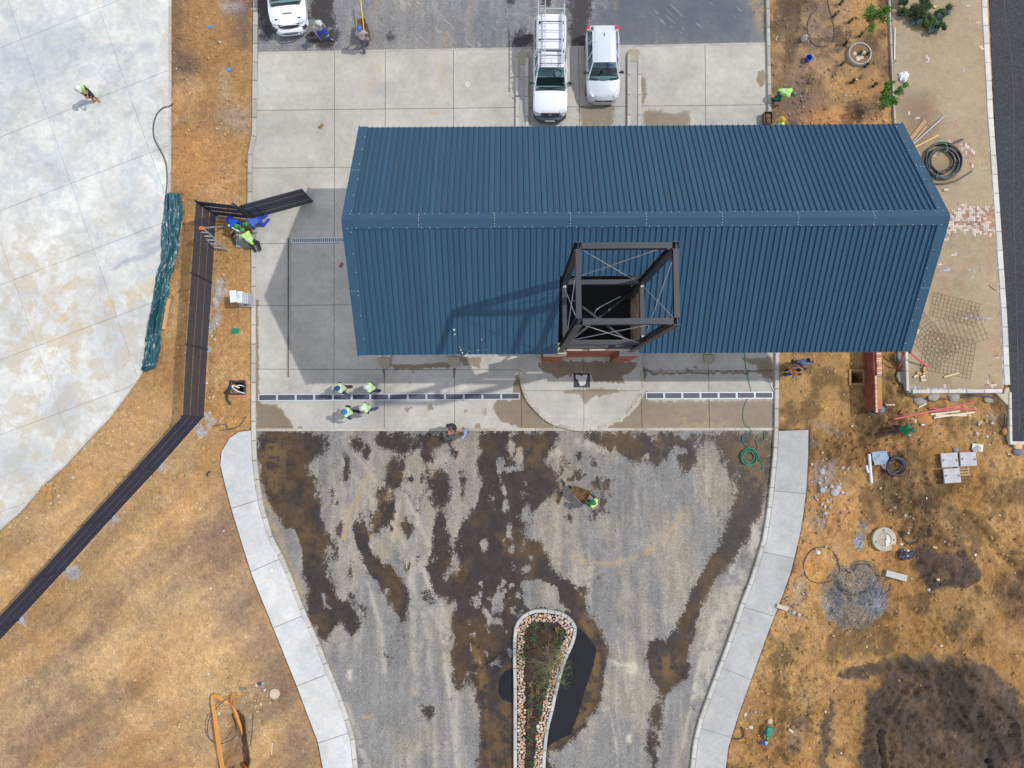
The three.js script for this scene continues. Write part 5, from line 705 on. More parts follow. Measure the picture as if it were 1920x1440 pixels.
{ // white pickup with canopy, roof bars and a ladder
  const car = thing('pickup', 'white pickup with a windowed canopy and a ladder on its roof rack', 'pickup'), w = M(lit(240, 243, 247, 1.5), .3), paint = new THREE.MeshPhysicalMaterial({ color: lit(241, 244, 248, 1.42), roughness: .32, clearcoat: .7, clearcoatRoughness: .1 });
  const W = .86; part('body', loft([S(-2.38, W - .06, W - .05, .98, W - .08, 1.0), S(-2.3, W, W, 1.02, W - .03, 1.03), S(-1, W, W, 1.02, W - .03, 1.03), S(.1, W, W, 1.02, W - .03, 1.02), S(1.0, W, W, 1.02, W - .04, 1.04), S(1.3, W, W + .01, .99, W - .07, 1.05), S(1.8, W, W + .01, .94, W - .1, 1.01), S(2.1, W - .03, W - .01, .88, W - .14, .95), S(2.26, W - .1, W - .1, .82, W - .22, .88), S(2.32, W - .2, W - .2, .76, W - .34, .82)]), paint, car);
  glasshouse(car, paint, { zf: 1.06, zr: -.5, tzf: .3, tzr: -.42, wb: .8, wt: .64, yb: 1.04, yt: 1.7, splits: [.45], crown: .05, bow: .1 });
  // canopy
  const C = (z, a, b) => ({ z, p: [[.82, 1.02], [.815, 1.3], [a, b - .1], [a - .06, b], [a * .5, b + .035], [0, b + .045]] }); part('canopy', loft([C(-2.36, .70, 1.74), C(-2.3, .74, 1.8), C(-1.4, .75, 1.83), C(-.58, .74, 1.81), C(-.54, .70, 1.76)]), paint, car);
  for (const s of [-1, 1]) for (const [a, b] of [[-2.2, -1.75], [-1.68, -1.2], [-1.1, -.66]]) part('canopy_window', quadMesh(V(s * .83, 1.16, a), V(s * .83, 1.16, b), V(s * .772, 1.62, b), V(s * .772, 1.62, a), 2), M(lit(52, 58, 66), .08), car);
  mirrors(car, .98, 1.2, .88, darkTrim); wheelSet(car, .36, .24, .76, [1.42, -1.5]);
  part('bumper', loft([S(2.1, .84, .86, .56, .8, .57, .5), S(2.34, .8, .82, .58, .74, .6, .5), S(2.5, .6, .62, .56, .52, .6, .5), S(2.54, .45, .46, .5, .4, .54, .5)]), M(lit(62, 74, 90), .55), car); part('grille', new RoundedBoxGeometry(.96, .2, .08, 2, .03), darkTrim, car, V(0, .77, 2.3)); part('grille_badge', new THREE.TorusGeometry(.06, .014, 6, 16).scale(1.3, 1, 1), alloy, car, V(0, .8, 2.36));
  for (const s of [-1, 1]) part('headlight', new RoundedBoxGeometry(.34, .17, .24, 3, .06), lampGlass, car, V(s * .62, .83, 2.17), s * .35); part('number_plate', new THREE.BoxGeometry(.5, .11, .02), plateMat, car, V(0, .5, 2.55)); for (const s of [-1, 1]) part('door_handle', new RoundedBoxGeometry(.03, .03, .18, 1, .01), paint, car, V(s * .87, .95, .1));
  part('wiper', new MB().bar(V(-.6, 1.07, 1.04), V(.1, 1.09, 1.06), .03, .02).bar(V(.05, 1.07, 1.05), V(.66, 1.09, 1.02), .03, .02).geo, darkTrim, car); part('aerial', new MB().rod(V(0, 1.75, .1), V(0, 1.84, .02), .02, 6, .006).geo, darkTrim, car); part('cowl', new RoundedBoxGeometry(1.5, .03, .12, 1, .01), darkTrim, car, V(0, 1.04, 1.14));
  const rack = new THREE.Group(); rack.name = 'roof_rack'; car.add(rack); for (const z of [-1.85, -.95, -.35]) part('cross_bar', new MB().box(0, 2.0, z, 1.3, .03, .04).box(-.58, 1.93, z, .1, .12, .08).box(.58, 1.93, z, .1, .12, .08).geo, darkTrim, rack); part('cross_bar', new MB().box(0, 1.99, -.12, 1.2, .03, .03).box(0, 1.9, .22, 1.2, .03, .03).bar(V(-.56, 1.99, -.12), V(-.56, 1.85, .5), .03, .03).bar(V(.56, 1.99, -.12), V(.56, 1.85, .5), .03, .03).geo, darkTrim, rack);
  part('cross_bar', new MB().box(.05, 2.02, -2.5, 1.28, .04, .04).geo, galv, rack); part('cross_bar', new MB().box(0, 2.02, -1.4, 1.25, .03, .03).geo, galv, rack);
  for (const s of [1]) { part('side_tube', new MB().bar(V(.62, 2.04, -2.75), V(.62, 2.02, .2), .05, .05).geo, galv, rack); part('side_tube', new MB().bar(V(.52, 2.03, -2.3), V(.52, 2.02, .3), .07, .03).geo, galv, rack); }
  const ld = thing('ladder', 'long aluminium ladder tied to the left side of the white pickup roof rack', 'ladder'); for (const x of [-.66, -.32]) part('rail', new MB().bar(V(x, 2.08, -2.95), V(x, 2.06, .42), .035, .07).geo, galv, ld); for (let z = -2.6; z < .4; z += .255) part('rung', new MB().bar(V(-.66, 2.07, z), V(-.32, 2.07, z), .03, .03).geo, galv, ld);
  const a = P(1031, 226, .5), b = P(1034, 26, 1.85), yaw = Math.atan2(a.x - b.x, a.z - b.z); for (const o of [car, ld]) { o.rotation.y = yaw; o.position.set(0, .02, 0); o.position.add(V(a.x, 0, a.z)).add(V(-Math.sin(yaw) * 2.5, 0, -Math.cos(yaw) * 2.5)); }
}
{ // silver hatchback
  const car = thing('hatchback', 'small silver white hatchback parked right of the white pickup', 'car'), paint = new THREE.MeshPhysicalMaterial({ color: lit(222, 226, 234, 1.5), roughness: .3, metalness: .15, clearcoat: .8, clearcoatRoughness: .08 }), W = .85;
  part('body', loft([S(-1.92, .6, .62, .8, .56, .84), S(-1.86, .72, .74, .92, .68, .95), S(-1.7, .8, .83, .96, .74, .98), S(-1.2, W, W + .02, .97, W - .06, .98), S(-.2, W, W, .95, W - .03, .96), S(.7, W, W + .01, .93, W - .04, .98), S(1.0, W, W + .02, .92, W - .07, 1.0), S(1.4, W, W, .86, W - .12, .95), S(1.7, .8, .8, .78, .66, .87), S(1.86, .68, .7, .68, .52, .78), S(1.93, .5, .52, .6, .36, .7)]), paint, car);
  glasshouse(car, paint, { zf: .92, zr: -1.62, tzf: .3, tzr: -1.3, wb: .78, wt: .56, yb: .96, yt: 1.44, splits: [.3, .62], crown: .05, bow: .16, rows: true, wtf: 1.02 });
  part('tailgate_spoiler', new RoundedBoxGeometry(1.06, .05, .22, 2, .02), paint, car, V(0, 1.45, -1.42)); part('rear_bumper', loft([S(-2.0, .5, .52, .62, .46, .64), S(-1.9, .78, .8, .64, .72, .66), S(-1.7, .84, .86, .62, .8, .64)]), paint, car); for (const s of [-1, 1]) part('taillight', new RoundedBoxGeometry(.2, .26, .3, 3, .06), redLamp, car, V(s * .74, .86, -1.72), s * .3);
  for (const s of [-1, 1]) { const g = new THREE.SphereGeometry(.2, 14, 8); g.scale(.55, .35, 1.1); g.rotateY(s * -.5); part('headlight', g, lampGlass, car, V(s * .62, .78, 1.62)); } part('grille', new RoundedBoxGeometry(.85, .12, .08, 2, .03), darkTrim, car, V(0, .6, 1.91)); part('lower_grille', new RoundedBoxGeometry(1.2, .12, .1, 2, .03), darkTrim, car, V(0, .38, 1.83)); part('number_plate', new THREE.BoxGeometry(.46, .1, .02), plateMat, car, V(0, .5, 1.96)); part('grille_badge', new THREE.TorusGeometry(.05, .012, 6, 14), alloy, car, V(0, .63, 1.955));
  part('front_bumper', loft([S(1.6, .8, .82, .52, .76, .54, .5), S(1.86, .7, .72, .52, .6, .54, .5), S(1.96, .45, .46, .48, .36, .5, .5)]), paint, car);
  mirrors(car, .93, 1.02, .62, darkTrim); wheelSet(car, .31, .2, .76, [1.22, -1.2]); part('wiper', new MB().bar(V(-.6, 1.0, .98), V(.05, 1.01, 1.04), .03, .02).bar(V(0, 1.0, 1.03), V(.6, 1.01, .98), .03, .02).geo, darkTrim, car); part('cowl', quadMesh(V(-.74, .985, .98), V(.74, .985, .98), V(.74, .99, .86), V(-.74, .99, .86), 6, .12, V(0, 0, 1)), darkTrim, car); part('aerial', new MB().rod(V(0, 1.52, -1.0), V(0, 1.58, -1.16), .03, 6, .008).geo, darkTrim, car);
  for (const s of [-1, 1]) part('roof_seam', new MB().bar(V(s * .44, 1.495, -1.25), V(s * .46, 1.495, .22), .012, .006).geo, M(lit(120, 124, 132), .6), car); part('sticker', new THREE.BoxGeometry(.22, .01, .14), M(lit(40, 96, 190), .7), car, V(.3, 1.3, .4));
  const a = P(1130, 193, .45), b = P(1130, 45, 1); const yaw = Math.atan2(a.x - b.x, a.z - b.z); car.rotation.y = yaw; car.position.set(a.x - Math.sin(yaw) * 1.94, .02, a.z - Math.cos(yaw) * 1.94);
}
{ // large white SUV at the top edge
  const car = thing('suv', 'large white off-road car with a bonnet scoop cut off by the top edge', 'car'), paint = new THREE.MeshPhysicalMaterial({ color: lit(242, 245, 249, 1.42), roughness: .3, clearcoat: .8, clearcoatRoughness: .08 }), W = .93;
  part('body', loft([S(-2.4, .8, .82, 1.0, .74, 1.02), S(-2.2, W, W, 1.1, W - .06, 1.1), S(-.5, W, W, 1.08, W - .05, 1.08), S(.6, W, W, 1.06, W - .05, 1.08), S(1.0, W, W + .02, 1.06, W - .1, 1.13), S(1.5, W, W + .03, 1.02, W - .16, 1.1), S(1.9, W - .02, W, .94, W - .2, 1.02), S(2.14, W - .1, W - .08, .86, W - .28, .95), S(2.28, W - .22, W - .2, .78, W - .42, .88)]), paint, car);
  glasshouse(car, paint, { zf: 1.22, zr: -2.1, tzf: .5, tzr: -1.9, wb: .84, wt: .64, yb: 1.1, yt: 1.78, splits: [.28, .62], rows: true, bow: .12 });
  part('bonnet_scoop', new RoundedBoxGeometry(.5, .07, .34, 3, .03), paint, car, V(.06, 1.1, 1.6)); part('scoop_mouth', new RoundedBoxGeometry(.42, .035, .02, 1, .008), darkTrim, car, V(.06, 1.1, 1.775)); part('bonnet_edge', quadMesh(V(-.64, .93, 2.0), V(.64, .93, 2.0), V(.66, .97, 1.93), V(-.66, .97, 1.93), 8, .16, V(0, 0, 1)), darkTrim, car);
  part('grille', quadMesh(V(-.5, .72, 2.3), V(.5, .72, 2.3), V(.56, .88, 2.2), V(-.56, .88, 2.2), 8, .1, V(0, 0, 1)), M(lit(120, 130, 148), .3, { metalness: .5 }), car); for (const y of [.76, .81, .86]) part('grille_slat', quadMesh(V(-.52, y, 2.31), V(.52, y, 2.31), V(.52, y + .025, 2.29), V(-.52, y + .025, 2.29), 8, .1, V(0, 0, 1)), darkTrim, car); for (const s of [-1, 1]) part('headlight', new RoundedBoxGeometry(.3, .14, .3, 3, .06), lampGlass, car, V(s * .66, .86, 2.06), s * .5);
  part('bumper', loft([S(1.9, W, W + .01, .62, W - .04, .64, .5), S(2.2, W - .06, W - .05, .64, W - .12, .68, .5), S(2.42, .68, .7, .62, .56, .68, .5), S(2.5, .5, .52, .56, .42, .6, .5)]), paint, car); part('lower_grille', quadMesh(V(-.5, .42, 2.5), V(.5, .42, 2.5), V(.5, .52, 2.53), V(-.5, .52, 2.53), 6, .04, V(0, 0, 1)), darkTrim, car); part('nudge_bar', new MB().tube([V(-.5, .5, 2.45), V(-.4, .55, 2.6), V(.4, .55, 2.6), V(.5, .5, 2.45)], .035, 20, 8).geo, alloy, car); part('number_plate', new THREE.BoxGeometry(.46, .1, .02), plateMat, car, V(0, .42, 2.56)); for (const s of [-1, 1]) part('fog_lamp_bezel', new RoundedBoxGeometry(.26, .08, .3, 2, .03), darkTrim, car, V(s * .74, .62, 2.24), s * .6);
  mirrors(car, 1.05, 1.22, .75, paint); wheelSet(car, .39, .26, .8, [1.4, -1.35]); part('wiper', new MB().bar(V(-.6, 1.14, 1.24), V(.1, 1.15, 1.27), .03, .02).bar(V(.05, 1.14, 1.27), V(.66, 1.15, 1.24), .03, .02).geo, darkTrim, car); part('cowl', new RoundedBoxGeometry(1.5, .03, .14, 1, .01), darkTrim, car, V(0, 1.12, 1.3));
  const a = P(546, 66, .5), yaw = .1; car.rotation.y = yaw; car.position.set(a.x - Math.sin(yaw) * 2.6, 0, a.z - Math.cos(yaw) * 2.6);
}
// ---------------------------------------------------------------- people: one continuous body, clothes and helmet as children
function surface(bones, cell, k = .035, grow = 0) { // smooth union of tapered capsules, meshed by surface nets
  let lo = V(1e9, 1e9, 1e9), hi = V(-1e9, -1e9, -1e9); for (const [a, b, ra, rb] of bones) for (const [p, r] of [[a, ra], [b, rb ?? ra]]) { lo.min(p.clone().subScalar(r + grow + cell * 3)); hi.max(p.clone().addScalar(r + grow + cell * 3)); }
  const nx = Math.ceil((hi.x - lo.x) / cell) + 1, ny = Math.ceil((hi.y - lo.y) / cell) + 1, nz = Math.ceil((hi.z - lo.z) / cell) + 1, F = new Float32Array(nx * ny * nz).fill(.5);
  for (const [a, b, ra0, rb0] of bones) {
    const ra = ra0 + grow, rb = (rb0 ?? ra0) + grow, pad = Math.max(ra, rb) + k + cell * 2, dx = b.x - a.x, dy = b.y - a.y, dz = b.z - a.z, L = dx * dx + dy * dy + dz * dz || 1e-9;
    const r = (v, o) => Math.round((v - o) / cell), i0 = Math.max(0, r(Math.min(a.x, b.x) - pad, lo.x)), i1 = Math.min(nx - 1, r(Math.max(a.x, b.x) + pad, lo.x)), j0 = Math.max(0, r(Math.min(a.y, b.y) - pad, lo.y)), j1 = Math.min(ny - 1, r(Math.max(a.y, b.y) + pad, lo.y)), k0 = Math.max(0, r(Math.min(a.z, b.z) - pad, lo.z)), k1 = Math.min(nz - 1, r(Math.max(a.z, b.z) + pad, lo.z));
    for (let q = k0; q <= k1; q++) for (let j = j0; j <= j1; j++) for (let i = i0; i <= i1; i++) {
      const x = lo.x + i * cell - a.x, y = lo.y + j * cell - a.y, z = lo.z + q * cell - a.z, t = clamp((x * dx + y * dy + z * dz) / L, 0, 1), d = Math.hypot(x - dx * t, y - dy * t, z - dz * t) - (ra + (rb - ra) * t), o = (q * ny + j) * nx + i, f = F[o], h = Math.max(k - Math.abs(f - d), 0) / k; F[o] = Math.min(f, d) - h * h * k * .25;
    }
  }
  const pos = [], ix = [], id = new Int32Array(nx * ny * nz).fill(-1), E = [[0, 1], [2, 3], [4, 5], [6, 7], [0, 2], [1, 3], [4, 6], [5, 7], [0, 4], [1, 5], [2, 6], [3, 7]], v = new Float32Array(8);
  for (let q = 0; q < nz - 1; q++) for (let j = 0; j < ny - 1; j++) for (let i = 0; i < nx - 1; i++) {
    const o = (q * ny + j) * nx + i; let m = 0; for (let c = 0; c < 8; c++) { v[c] = F[o + (c & 1) + ((c >> 1) & 1) * nx + (c >> 2) * nx * ny]; if (v[c] < 0) m |= 1 << c; } if (m === 0 || m === 255) continue;
    let n = 0, X = 0, Y = 0, Z = 0; for (const [a, b] of E) if ((v[a] < 0) !== (v[b] < 0)) { const t = v[a] / (v[a] - v[b]); X += (a & 1) + ((b & 1) - (a & 1)) * t; Y += ((a >> 1) & 1) + (((b >> 1) & 1) - ((a >> 1) & 1)) * t; Z += (a >> 2) + ((b >> 2) - (a >> 2)) * t; n++; }
    id[o] = pos.length / 3; pos.push(lo.x + (i + X / n) * cell, lo.y + (j + Y / n) * cell, lo.z + (q + Z / n) * cell);
  }
  const sx = 1, sy = nx, sz = nx * ny, quad = (a, b, c, d, flip) => { if (a < 0 || b < 0 || c < 0 || d < 0) return; flip ? ix.push(a, c, b, a, d, c) : ix.push(a, b, c, a, c, d); };
  for (let q = 1; q < nz - 1; q++) for (let j = 1; j < ny - 1; j++) for (let i = 1; i < nx - 1; i++) { const o = (q * ny + j) * nx + i, s = F[o] < 0;
    if (s !== F[o + sx] < 0) quad(id[o], id[o - sy], id[o - sy - sz], id[o - sz], s); if (s !== F[o + sy] < 0) quad(id[o], id[o - sz], id[o - sz - sx], id[o - sx], s); if (s !== F[o + sz] < 0) quad(id[o], id[o - sx], id[o - sx - sy], id[o - sy], s); }
  const g = new THREE.BufferGeometry(); g.setAttribute('position', new THREE.Float32BufferAttribute(pos, 3)); g.setIndex(ix); g.computeVertexNormals(); g.setAttribute('uv', new THREE.Float32BufferAttribute(new Float32Array(pos.length / 3 * 2), 2)); return g;
}
// head: chin towards +z, origin at the skull centre
const HEAD = surface([[V(0, .03, -.02), V(0, .03, .005), .088, .085], [V(0, -.02, .02), V(0, -.075, .055), .062, .038], [V(-.03, -.05, .03), V(.03, -.05, .03), .045], [V(0, .0, .095), V(0, -.03, .112), .012, .016], [V(-.045, .022, .072), V(.045, .022, .072), .018], [V(0, -.06, .088), V(0, -.063, .088), .016], [V(-.087, -.01, .0), V(-.09, .025, -.008), .015], [V(.087, -.01, .0), V(.09, .025, -.008), .015], [V(0, -.05, -.03), V(0, -.14, -.035), .055, .055]], .0075, .02);
const finger = (b, d, len, r, curl, side) => { const p1 = b.clone().addScaledVector(d, len * .5), bend = V(0, -Math.sin(curl), 0).addScaledVector(d, Math.cos(curl)), p2 = p1.clone().addScaledVector(bend, len * .3), b2 = V(0, -Math.sin(curl * 2), 0).addScaledVector(d, Math.cos(curl * 2)), p3 = p2.clone().addScaledVector(b2, len * .25); return [[b, p1, r, r * .95], [p1, p2, r * .95, r * .9], [p2, p3, r * .9, r * .8]]; };
const handOf = (curl) => surface([[V(-.03, 0, .02), V(-.03, 0, .085), .016, .014], [V(-.01, 0, .02), V(-.01, 0, .09), .016, .014], [V(.01, 0, .02), V(.01, 0, .09), .016, .014], [V(.028, 0, .02), V(.028, 0, .082), .015, .013], [V(0, 0, -.02), V(0, 0, .03), .026, .024], ...finger(V(-.032, 0, .09), V(-.08, 0, 1).normalize(), .075, .0095, curl), ...finger(V(-.011, 0, .096), V(-.02, 0, 1).normalize(), .084, .0098, curl), ...finger(V(.011, 0, .094), V(.04, 0, 1).normalize(), .078, .0095, curl * 1.05), ...finger(V(.03, 0, .086), V(.12, 0, 1).normalize(), .06, .0085, curl * 1.1), [V(-.03, -.004, .03), V(-.062, -.012, .062), .014, .012], [V(-.062, -.012, .062), V(-.06, -.022, .098), .011, .009]], .0048, .008);
const HANDS = { open: handOf(.35), grip: handOf(1.25) };
const hairMat = M(lit(50, 42, 38), .9);
function tint(g, c) { const n = g.attributes.position.count, a = new Float32Array(n * 3); for (let i = 0; i < n; i++) { a[i * 3] = c.r; a[i * 3 + 1] = c.g; a[i * 3 + 2] = c.b; } g.setAttribute('color', new THREE.BufferAttribute(a, 3)); return g; }
const bodyMat = new THREE.MeshStandardMaterial({ vertexColors: true, roughness: .65 });
const orient = (from, to, up = UP) => { const d = to.clone().sub(from).normalize(); let s = up.clone().cross(d); if (s.lengthSq() < 1e-5) s = V(1, 0, 0).cross(d); s.normalize(); return new THREE.Matrix4().makeBasis(s, d.clone().cross(s), d); };
const wear = {}; const cloth = (c, r = .9) => wear[c.join()] ??= M(lit(...c), r);
/* o: { at:[px,py], ground, face:[dx,dz], lean, twist, pelvis, knees/feet/hands overrides, skin, shirt, sleeves, trousers, short, vest, helmet, hair, shoes } */
function person(label, o) {
  const J = {}, lean = o.lean ?? .04, py = o.pelvis ?? .95, side = o.side ?? 0;
  J.pelvis = V(0, py, 0); const rot = new THREE.Matrix4().makeRotationFromEuler(new THREE.Euler(lean, o.twist ?? 0, side, 'YXZ')), up = (x, y, z) => V(x, y, z).applyMatrix4(rot).add(J.pelvis);
  J.waist = up(0, .16, .0); J.chest = up(0, .36, .01); J.neck = up(0, .52, 0); J.sl = up(-.18, .46, 0); J.sr = up(.18, .46, 0);
  const hl = o.headLean ?? lean * .6 + .12, hrot = new THREE.Matrix4().makeRotationFromEuler(new THREE.Euler(hl, (o.twist ?? 0) + (o.headTurn ?? 0), 0, 'YXZ')); J.head = J.neck.clone().add(V(0, .15, .03).applyMatrix4(hrot));
  J.hl = V(-.095, py - .03, 0); J.hr = V(.095, py - .03, 0);
  const feet = o.feet ?? [[-.11, .07, -.04], [.11, .07, .05]]; J.fl = V(...feet[0]); J.fr = V(...feet[1]);
  const ik = (a, b, l1, l2, pole) => { const d = b.clone().sub(a); let L = d.length(); const m = l1 + l2 - .005; if (L > m) { b.copy(a).addScaledVector(d.normalize(), m); L = m; } const x = (l1 * l1 - l2 * l2 + L * L) / (2 * L), h = Math.sqrt(Math.max(0, l1 * l1 - x * x)), u = b.clone().sub(a).normalize(), n = pole.clone().addScaledVector(u, -pole.dot(u)).normalize(); return a.clone().addScaledVector(u, x).addScaledVector(n, h); };
  J.kl = ik(J.hl, J.fl, .44, .44, V(-.12, 0, 1)); J.kr = ik(J.hr, J.fr, .44, .44, V(.12, 0, 1));
  const hands = o.hands ?? [[-.26, -.1, .08], [.26, -.1, .1]], hv = (h) => h[3] === 'abs' ? V(h[0], h[1], h[2]) : up(h[0], h[1], h[2]); J.wl = hv(hands[0]); J.wr = hv(hands[1]);
  const back = V(0, -.3, -1).applyMatrix4(rot); J.el = ik(J.sl, J.wl, .29, .26, back.clone().add(V(-.5, 0, 0))); J.er = ik(J.sr, J.wr, .29, .26, back.clone().add(V(.5, 0, 0)));
  const toe = (f, kx) => V(f.x + kx * .04, Math.max(.045, f.y - .035), f.z + .17); J.tl = o.toes ? V(...o.toes[0]) : toe(J.fl, -1); J.tr = o.toes ? V(...o.toes[1]) : toe(J.fr, 1);
  const torso = [[J.pelvis.clone().add(V(-.05, 0, 0)), J.pelvis.clone().add(V(.05, 0, 0)), .125], [J.pelvis, J.waist, .125, .12], [up(-.055, .18, 0), up(-.08, .38, .01), .095, .105], [up(.055, .18, 0), up(.08, .38, .01), .095, .105], [up(-.12, .45, 0), up(.12, .45, 0), .075]], shoulder = [[J.sl, J.sr, .068], [J.sl, up(0, .48, 0), .062, .07], [J.sr, up(0, .48, 0), .062, .07]];
  const uarm = [[J.sl, J.el, .056, .043], [J.sr, J.er, .056, .043]], farm = [[J.el, J.wl, .042, .027], [J.er, J.wr, .042, .027]], thigh = [[J.hl, J.kl, .086, .058], [J.hr, J.kr, .086, .058]], shin = [[J.kl, J.fl, .056, .036], [J.kr, J.fr, .056, .036]], foot = [[J.fl, J.tl, .042, .03], [J.fr, J.tr, .042, .03]];
  const skin = lit(...(o.skin ?? [122, 84, 62])), dark = lit(30, 24, 22), body = surface([...torso, ...shoulder, ...uarm, ...farm, ...thigh, ...shin, ...foot, [J.neck.clone().lerp(J.chest, .2), J.head.clone().lerp(J.neck, .5), .056, .052]], .022, .045);
  const head = tint(HEAD.clone(), skin); { const p = head.attributes.position, c = head.attributes.color; for (let i = 0; i < p.count; i++) { const x = p.getX(i), y = p.getY(i), z = p.getZ(i); if (z > .06 && Math.hypot(Math.abs(x) - .034, y - .004) < .013) c.setXYZ(i, dark.r, dark.g, dark.b); else if (z > .08 && Math.hypot(x * .5, y + .06) < .012) c.setXYZ(i, skin.r * .7, skin.g * .5, skin.b * .5); } } head.applyMatrix4(hrot.clone().setPosition(J.head));
  const hg = (kind, a, b, mir) => { const g = tint(HANDS[kind].clone(), o.gloves ? lit(...o.gloves) : skin); if (mir) { g.applyMatrix4(new THREE.Matrix4().makeScale(-1, 1, 1)); const ix = g.index.array; for (let i = 0; i < ix.length; i += 3) { const t = ix[i]; ix[i] = ix[i + 1]; ix[i + 1] = t; } g.computeVertexNormals(); } g.applyMatrix4(orient(a, b).setPosition(b)); return g; };
  const hk = o.grip ? 'grip' : 'open', strip = (g) => { const n = g.toNonIndexed(); return n; };
  const t = thing('person', label, 'person'); t.userData.group = o.group; if (!o.group) delete t.userData.group;
  part('body', mergeGeometries([strip(tint(body, skin)), strip(head), strip(hg(hk, J.el, J.wl, true)), strip(hg(hk, J.er, J.wr, false))]), bodyMat, t);
  const short = J.kl.clone().lerp(J.hl, .15), shortR = J.kr.clone().lerp(J.hr, .15);
  const legs = o.short ? [[J.hl, short, .09, .078], [J.hr, shortR, .09, .078]] : [...thigh, [J.kl, J.fl.clone().lerp(J.kl, .04), .062, .052], [J.kr, J.fr.clone().lerp(J.kr, .04), .062, .052]];
  part('trousers', surface([torso[0], [J.pelvis, J.waist.clone().lerp(J.pelvis, .5), .13, .13], ...legs], .021, .03, .016), cloth(o.trousers ?? [58, 60, 80]), t);
  const half = (a, b, k) => [a[0], a[0].clone().lerp(a[1], k), a[2] + .006, a[3] + .01], arms = o.sleeves === 'long' ? [...uarm, ...farm.map(([a, b, r, s]) => [a, b.clone().lerp(a, .05), r, s + .006])] : uarm.map((a) => half(a, 0, .7));
  part('shirt', surface([...torso.slice(1), ...shoulder, ...arms], .021, .035, .02), cloth(o.shirt ?? [90, 92, 110]), t);
  if (o.vest) { const g = surface([...torso.slice(1), [J.sl.clone().lerp(J.neck, .2), J.sr.clone().lerp(J.neck, .2), .07], [J.sl, up(-.06, .48, 0), .058, .06], [J.sr, up(.06, .48, 0), .058, .06]], .018, .03, .034).toNonIndexed(), p = g.attributes.position, inv = rot.clone().invert(), A = [], Bn = []; const q = V(0, 0, 0); for (let i = 0; i < p.count; i += 3) { q.set((p.getX(i) + p.getX(i + 1) + p.getX(i + 2)) / 3, (p.getY(i) + p.getY(i + 1) + p.getY(i + 2)) / 3, (p.getZ(i) + p.getZ(i + 1) + p.getZ(i + 2)) / 3).sub(J.pelvis).applyMatrix4(inv); const band = (q.y > .1 && q.y < .15) || (q.y > .2 && q.y < .25) || (Math.abs(Math.abs(q.x) - .1) < .024 && q.y > .25); (band ? Bn : A).push(i, i + 1, i + 2); } const sub = (l) => { const r = new THREE.BufferGeometry(), P3 = [], N3 = [], n = g.attributes.normal; for (const i of l) { P3.push(p.getX(i), p.getY(i), p.getZ(i)); N3.push(n.getX(i), n.getY(i), n.getZ(i)); } r.setAttribute('position', new THREE.Float32BufferAttribute(P3, 3)); r.setAttribute('normal', new THREE.Float32BufferAttribute(N3, 3)); r.setAttribute('uv', new THREE.Float32BufferAttribute(new Float32Array(l.length * 2), 2)); return r; }; part('safety_vest', sub(A), cloth(o.vest, .8), t); part('reflective_band', sub(Bn), cloth([226, 232, 226], .45), t); }
  if (o.legBand) for (const [a, b] of [[J.kl, J.fl], [J.kr, J.fr]]) { const c = a.clone().lerp(b, .25), m = orient(a, b).setPosition(c); part('reflective_band', new THREE.CylinderGeometry(.083, .08, .06, 16, 1, true).rotateX(Math.PI / 2).applyMatrix4(m), cloth([214, 232, 120], .5), t); }
  part('shoes', surface([[J.fl, J.tl, .044, .034], [J.fr, J.tr, .044, .034]], .016, .02, .012), cloth(o.shoes ?? [52, 44, 42]), t);
  if (o.helmet) { const m = M(lit(...o.helmet), .35), dome = new THREE.SphereGeometry(.128, 24, 12, 0, Math.PI * 2, 0, Math.PI * .52); dome.scale(.93, .92, 1.12); const brim = new THREE.TorusGeometry(.122, .012, 6, 28).rotateX(Math.PI / 2); brim.scale(.95, .7, 1.2); const peak = new THREE.CylinderGeometry(.1, .105, .01, 20).scale(.9, 1, .6); const mb = new MB().add(dome).add(brim).add(peak, new THREE.Matrix4().makeTranslation(0, -.004, .125)); for (const x of [-.035, 0, .035]) mb.add(new THREE.TorusGeometry(.117, .008, 5, 16, Math.PI * .8).rotateZ(.1 * Math.PI).rotateY(Math.PI / 2).scale(1, .95, 1.1), new THREE.Matrix4().makeTranslation(x, .012, 0)); const h = part('helmet', mb.geo, m, t); h.applyMatrix4(hrot.clone().setPosition(J.head.clone().add(V(0, .052, -.008).applyMatrix4(hrot)))); }
  else { const hm = o.hair ? M(lit(...o.hair), .9) : hairMat, h = part('hair', surface([[V(0, .045, -.03), V(0, .05, .0), .088, .082], [V(0, .0, -.05), V(0, .03, -.05), .075]], .012, .03), hm, t); h.applyMatrix4(hrot.clone().setPosition(J.head.clone().add(V(0, .01, -.004).applyMatrix4(hrot)))); }
  const base = o.on ?? (o.soil ? onSoil(...o.at) : P(...o.at, o.y ?? .02)); t.position.copy(base); t.rotation.y = Math.atan2(o.face[0], o.face[1]); if (o.scale) t.scale.setScalar(o.scale);
  t.updateMatrixWorld(true); return { t, J, w: (v) => v.clone().applyMatrix4(t.matrixWorld) };
}
const HV = [186, 244, 84], HVP = [206, 246, 168], GREENH = [30, 176, 72], WHITEH = [240, 242, 244], NAVY = [52, 54, 84];
const walk = (s = 1, k = .26) => ({ feet: s > 0 ? [[-.1, .1, -k], [.1, .075, k * .9]] : [[-.1, .075, k * .9], [.1, .1, -k]] });
person('man in dark shorts with white helmet and lime vest alone on the pale pad', { at: [180, 186], y: .08, face: [.35, 1], lean: .18, headLean: .55, hands: [[-.06, .14, .32], [.07, .12, .3]], shirt: [62, 58, 74], trousers: [52, 46, 58], short: true, vest: HV, helmet: WHITEH, skin: [176, 122, 92], shoes: [196, 148, 84], grip: true });
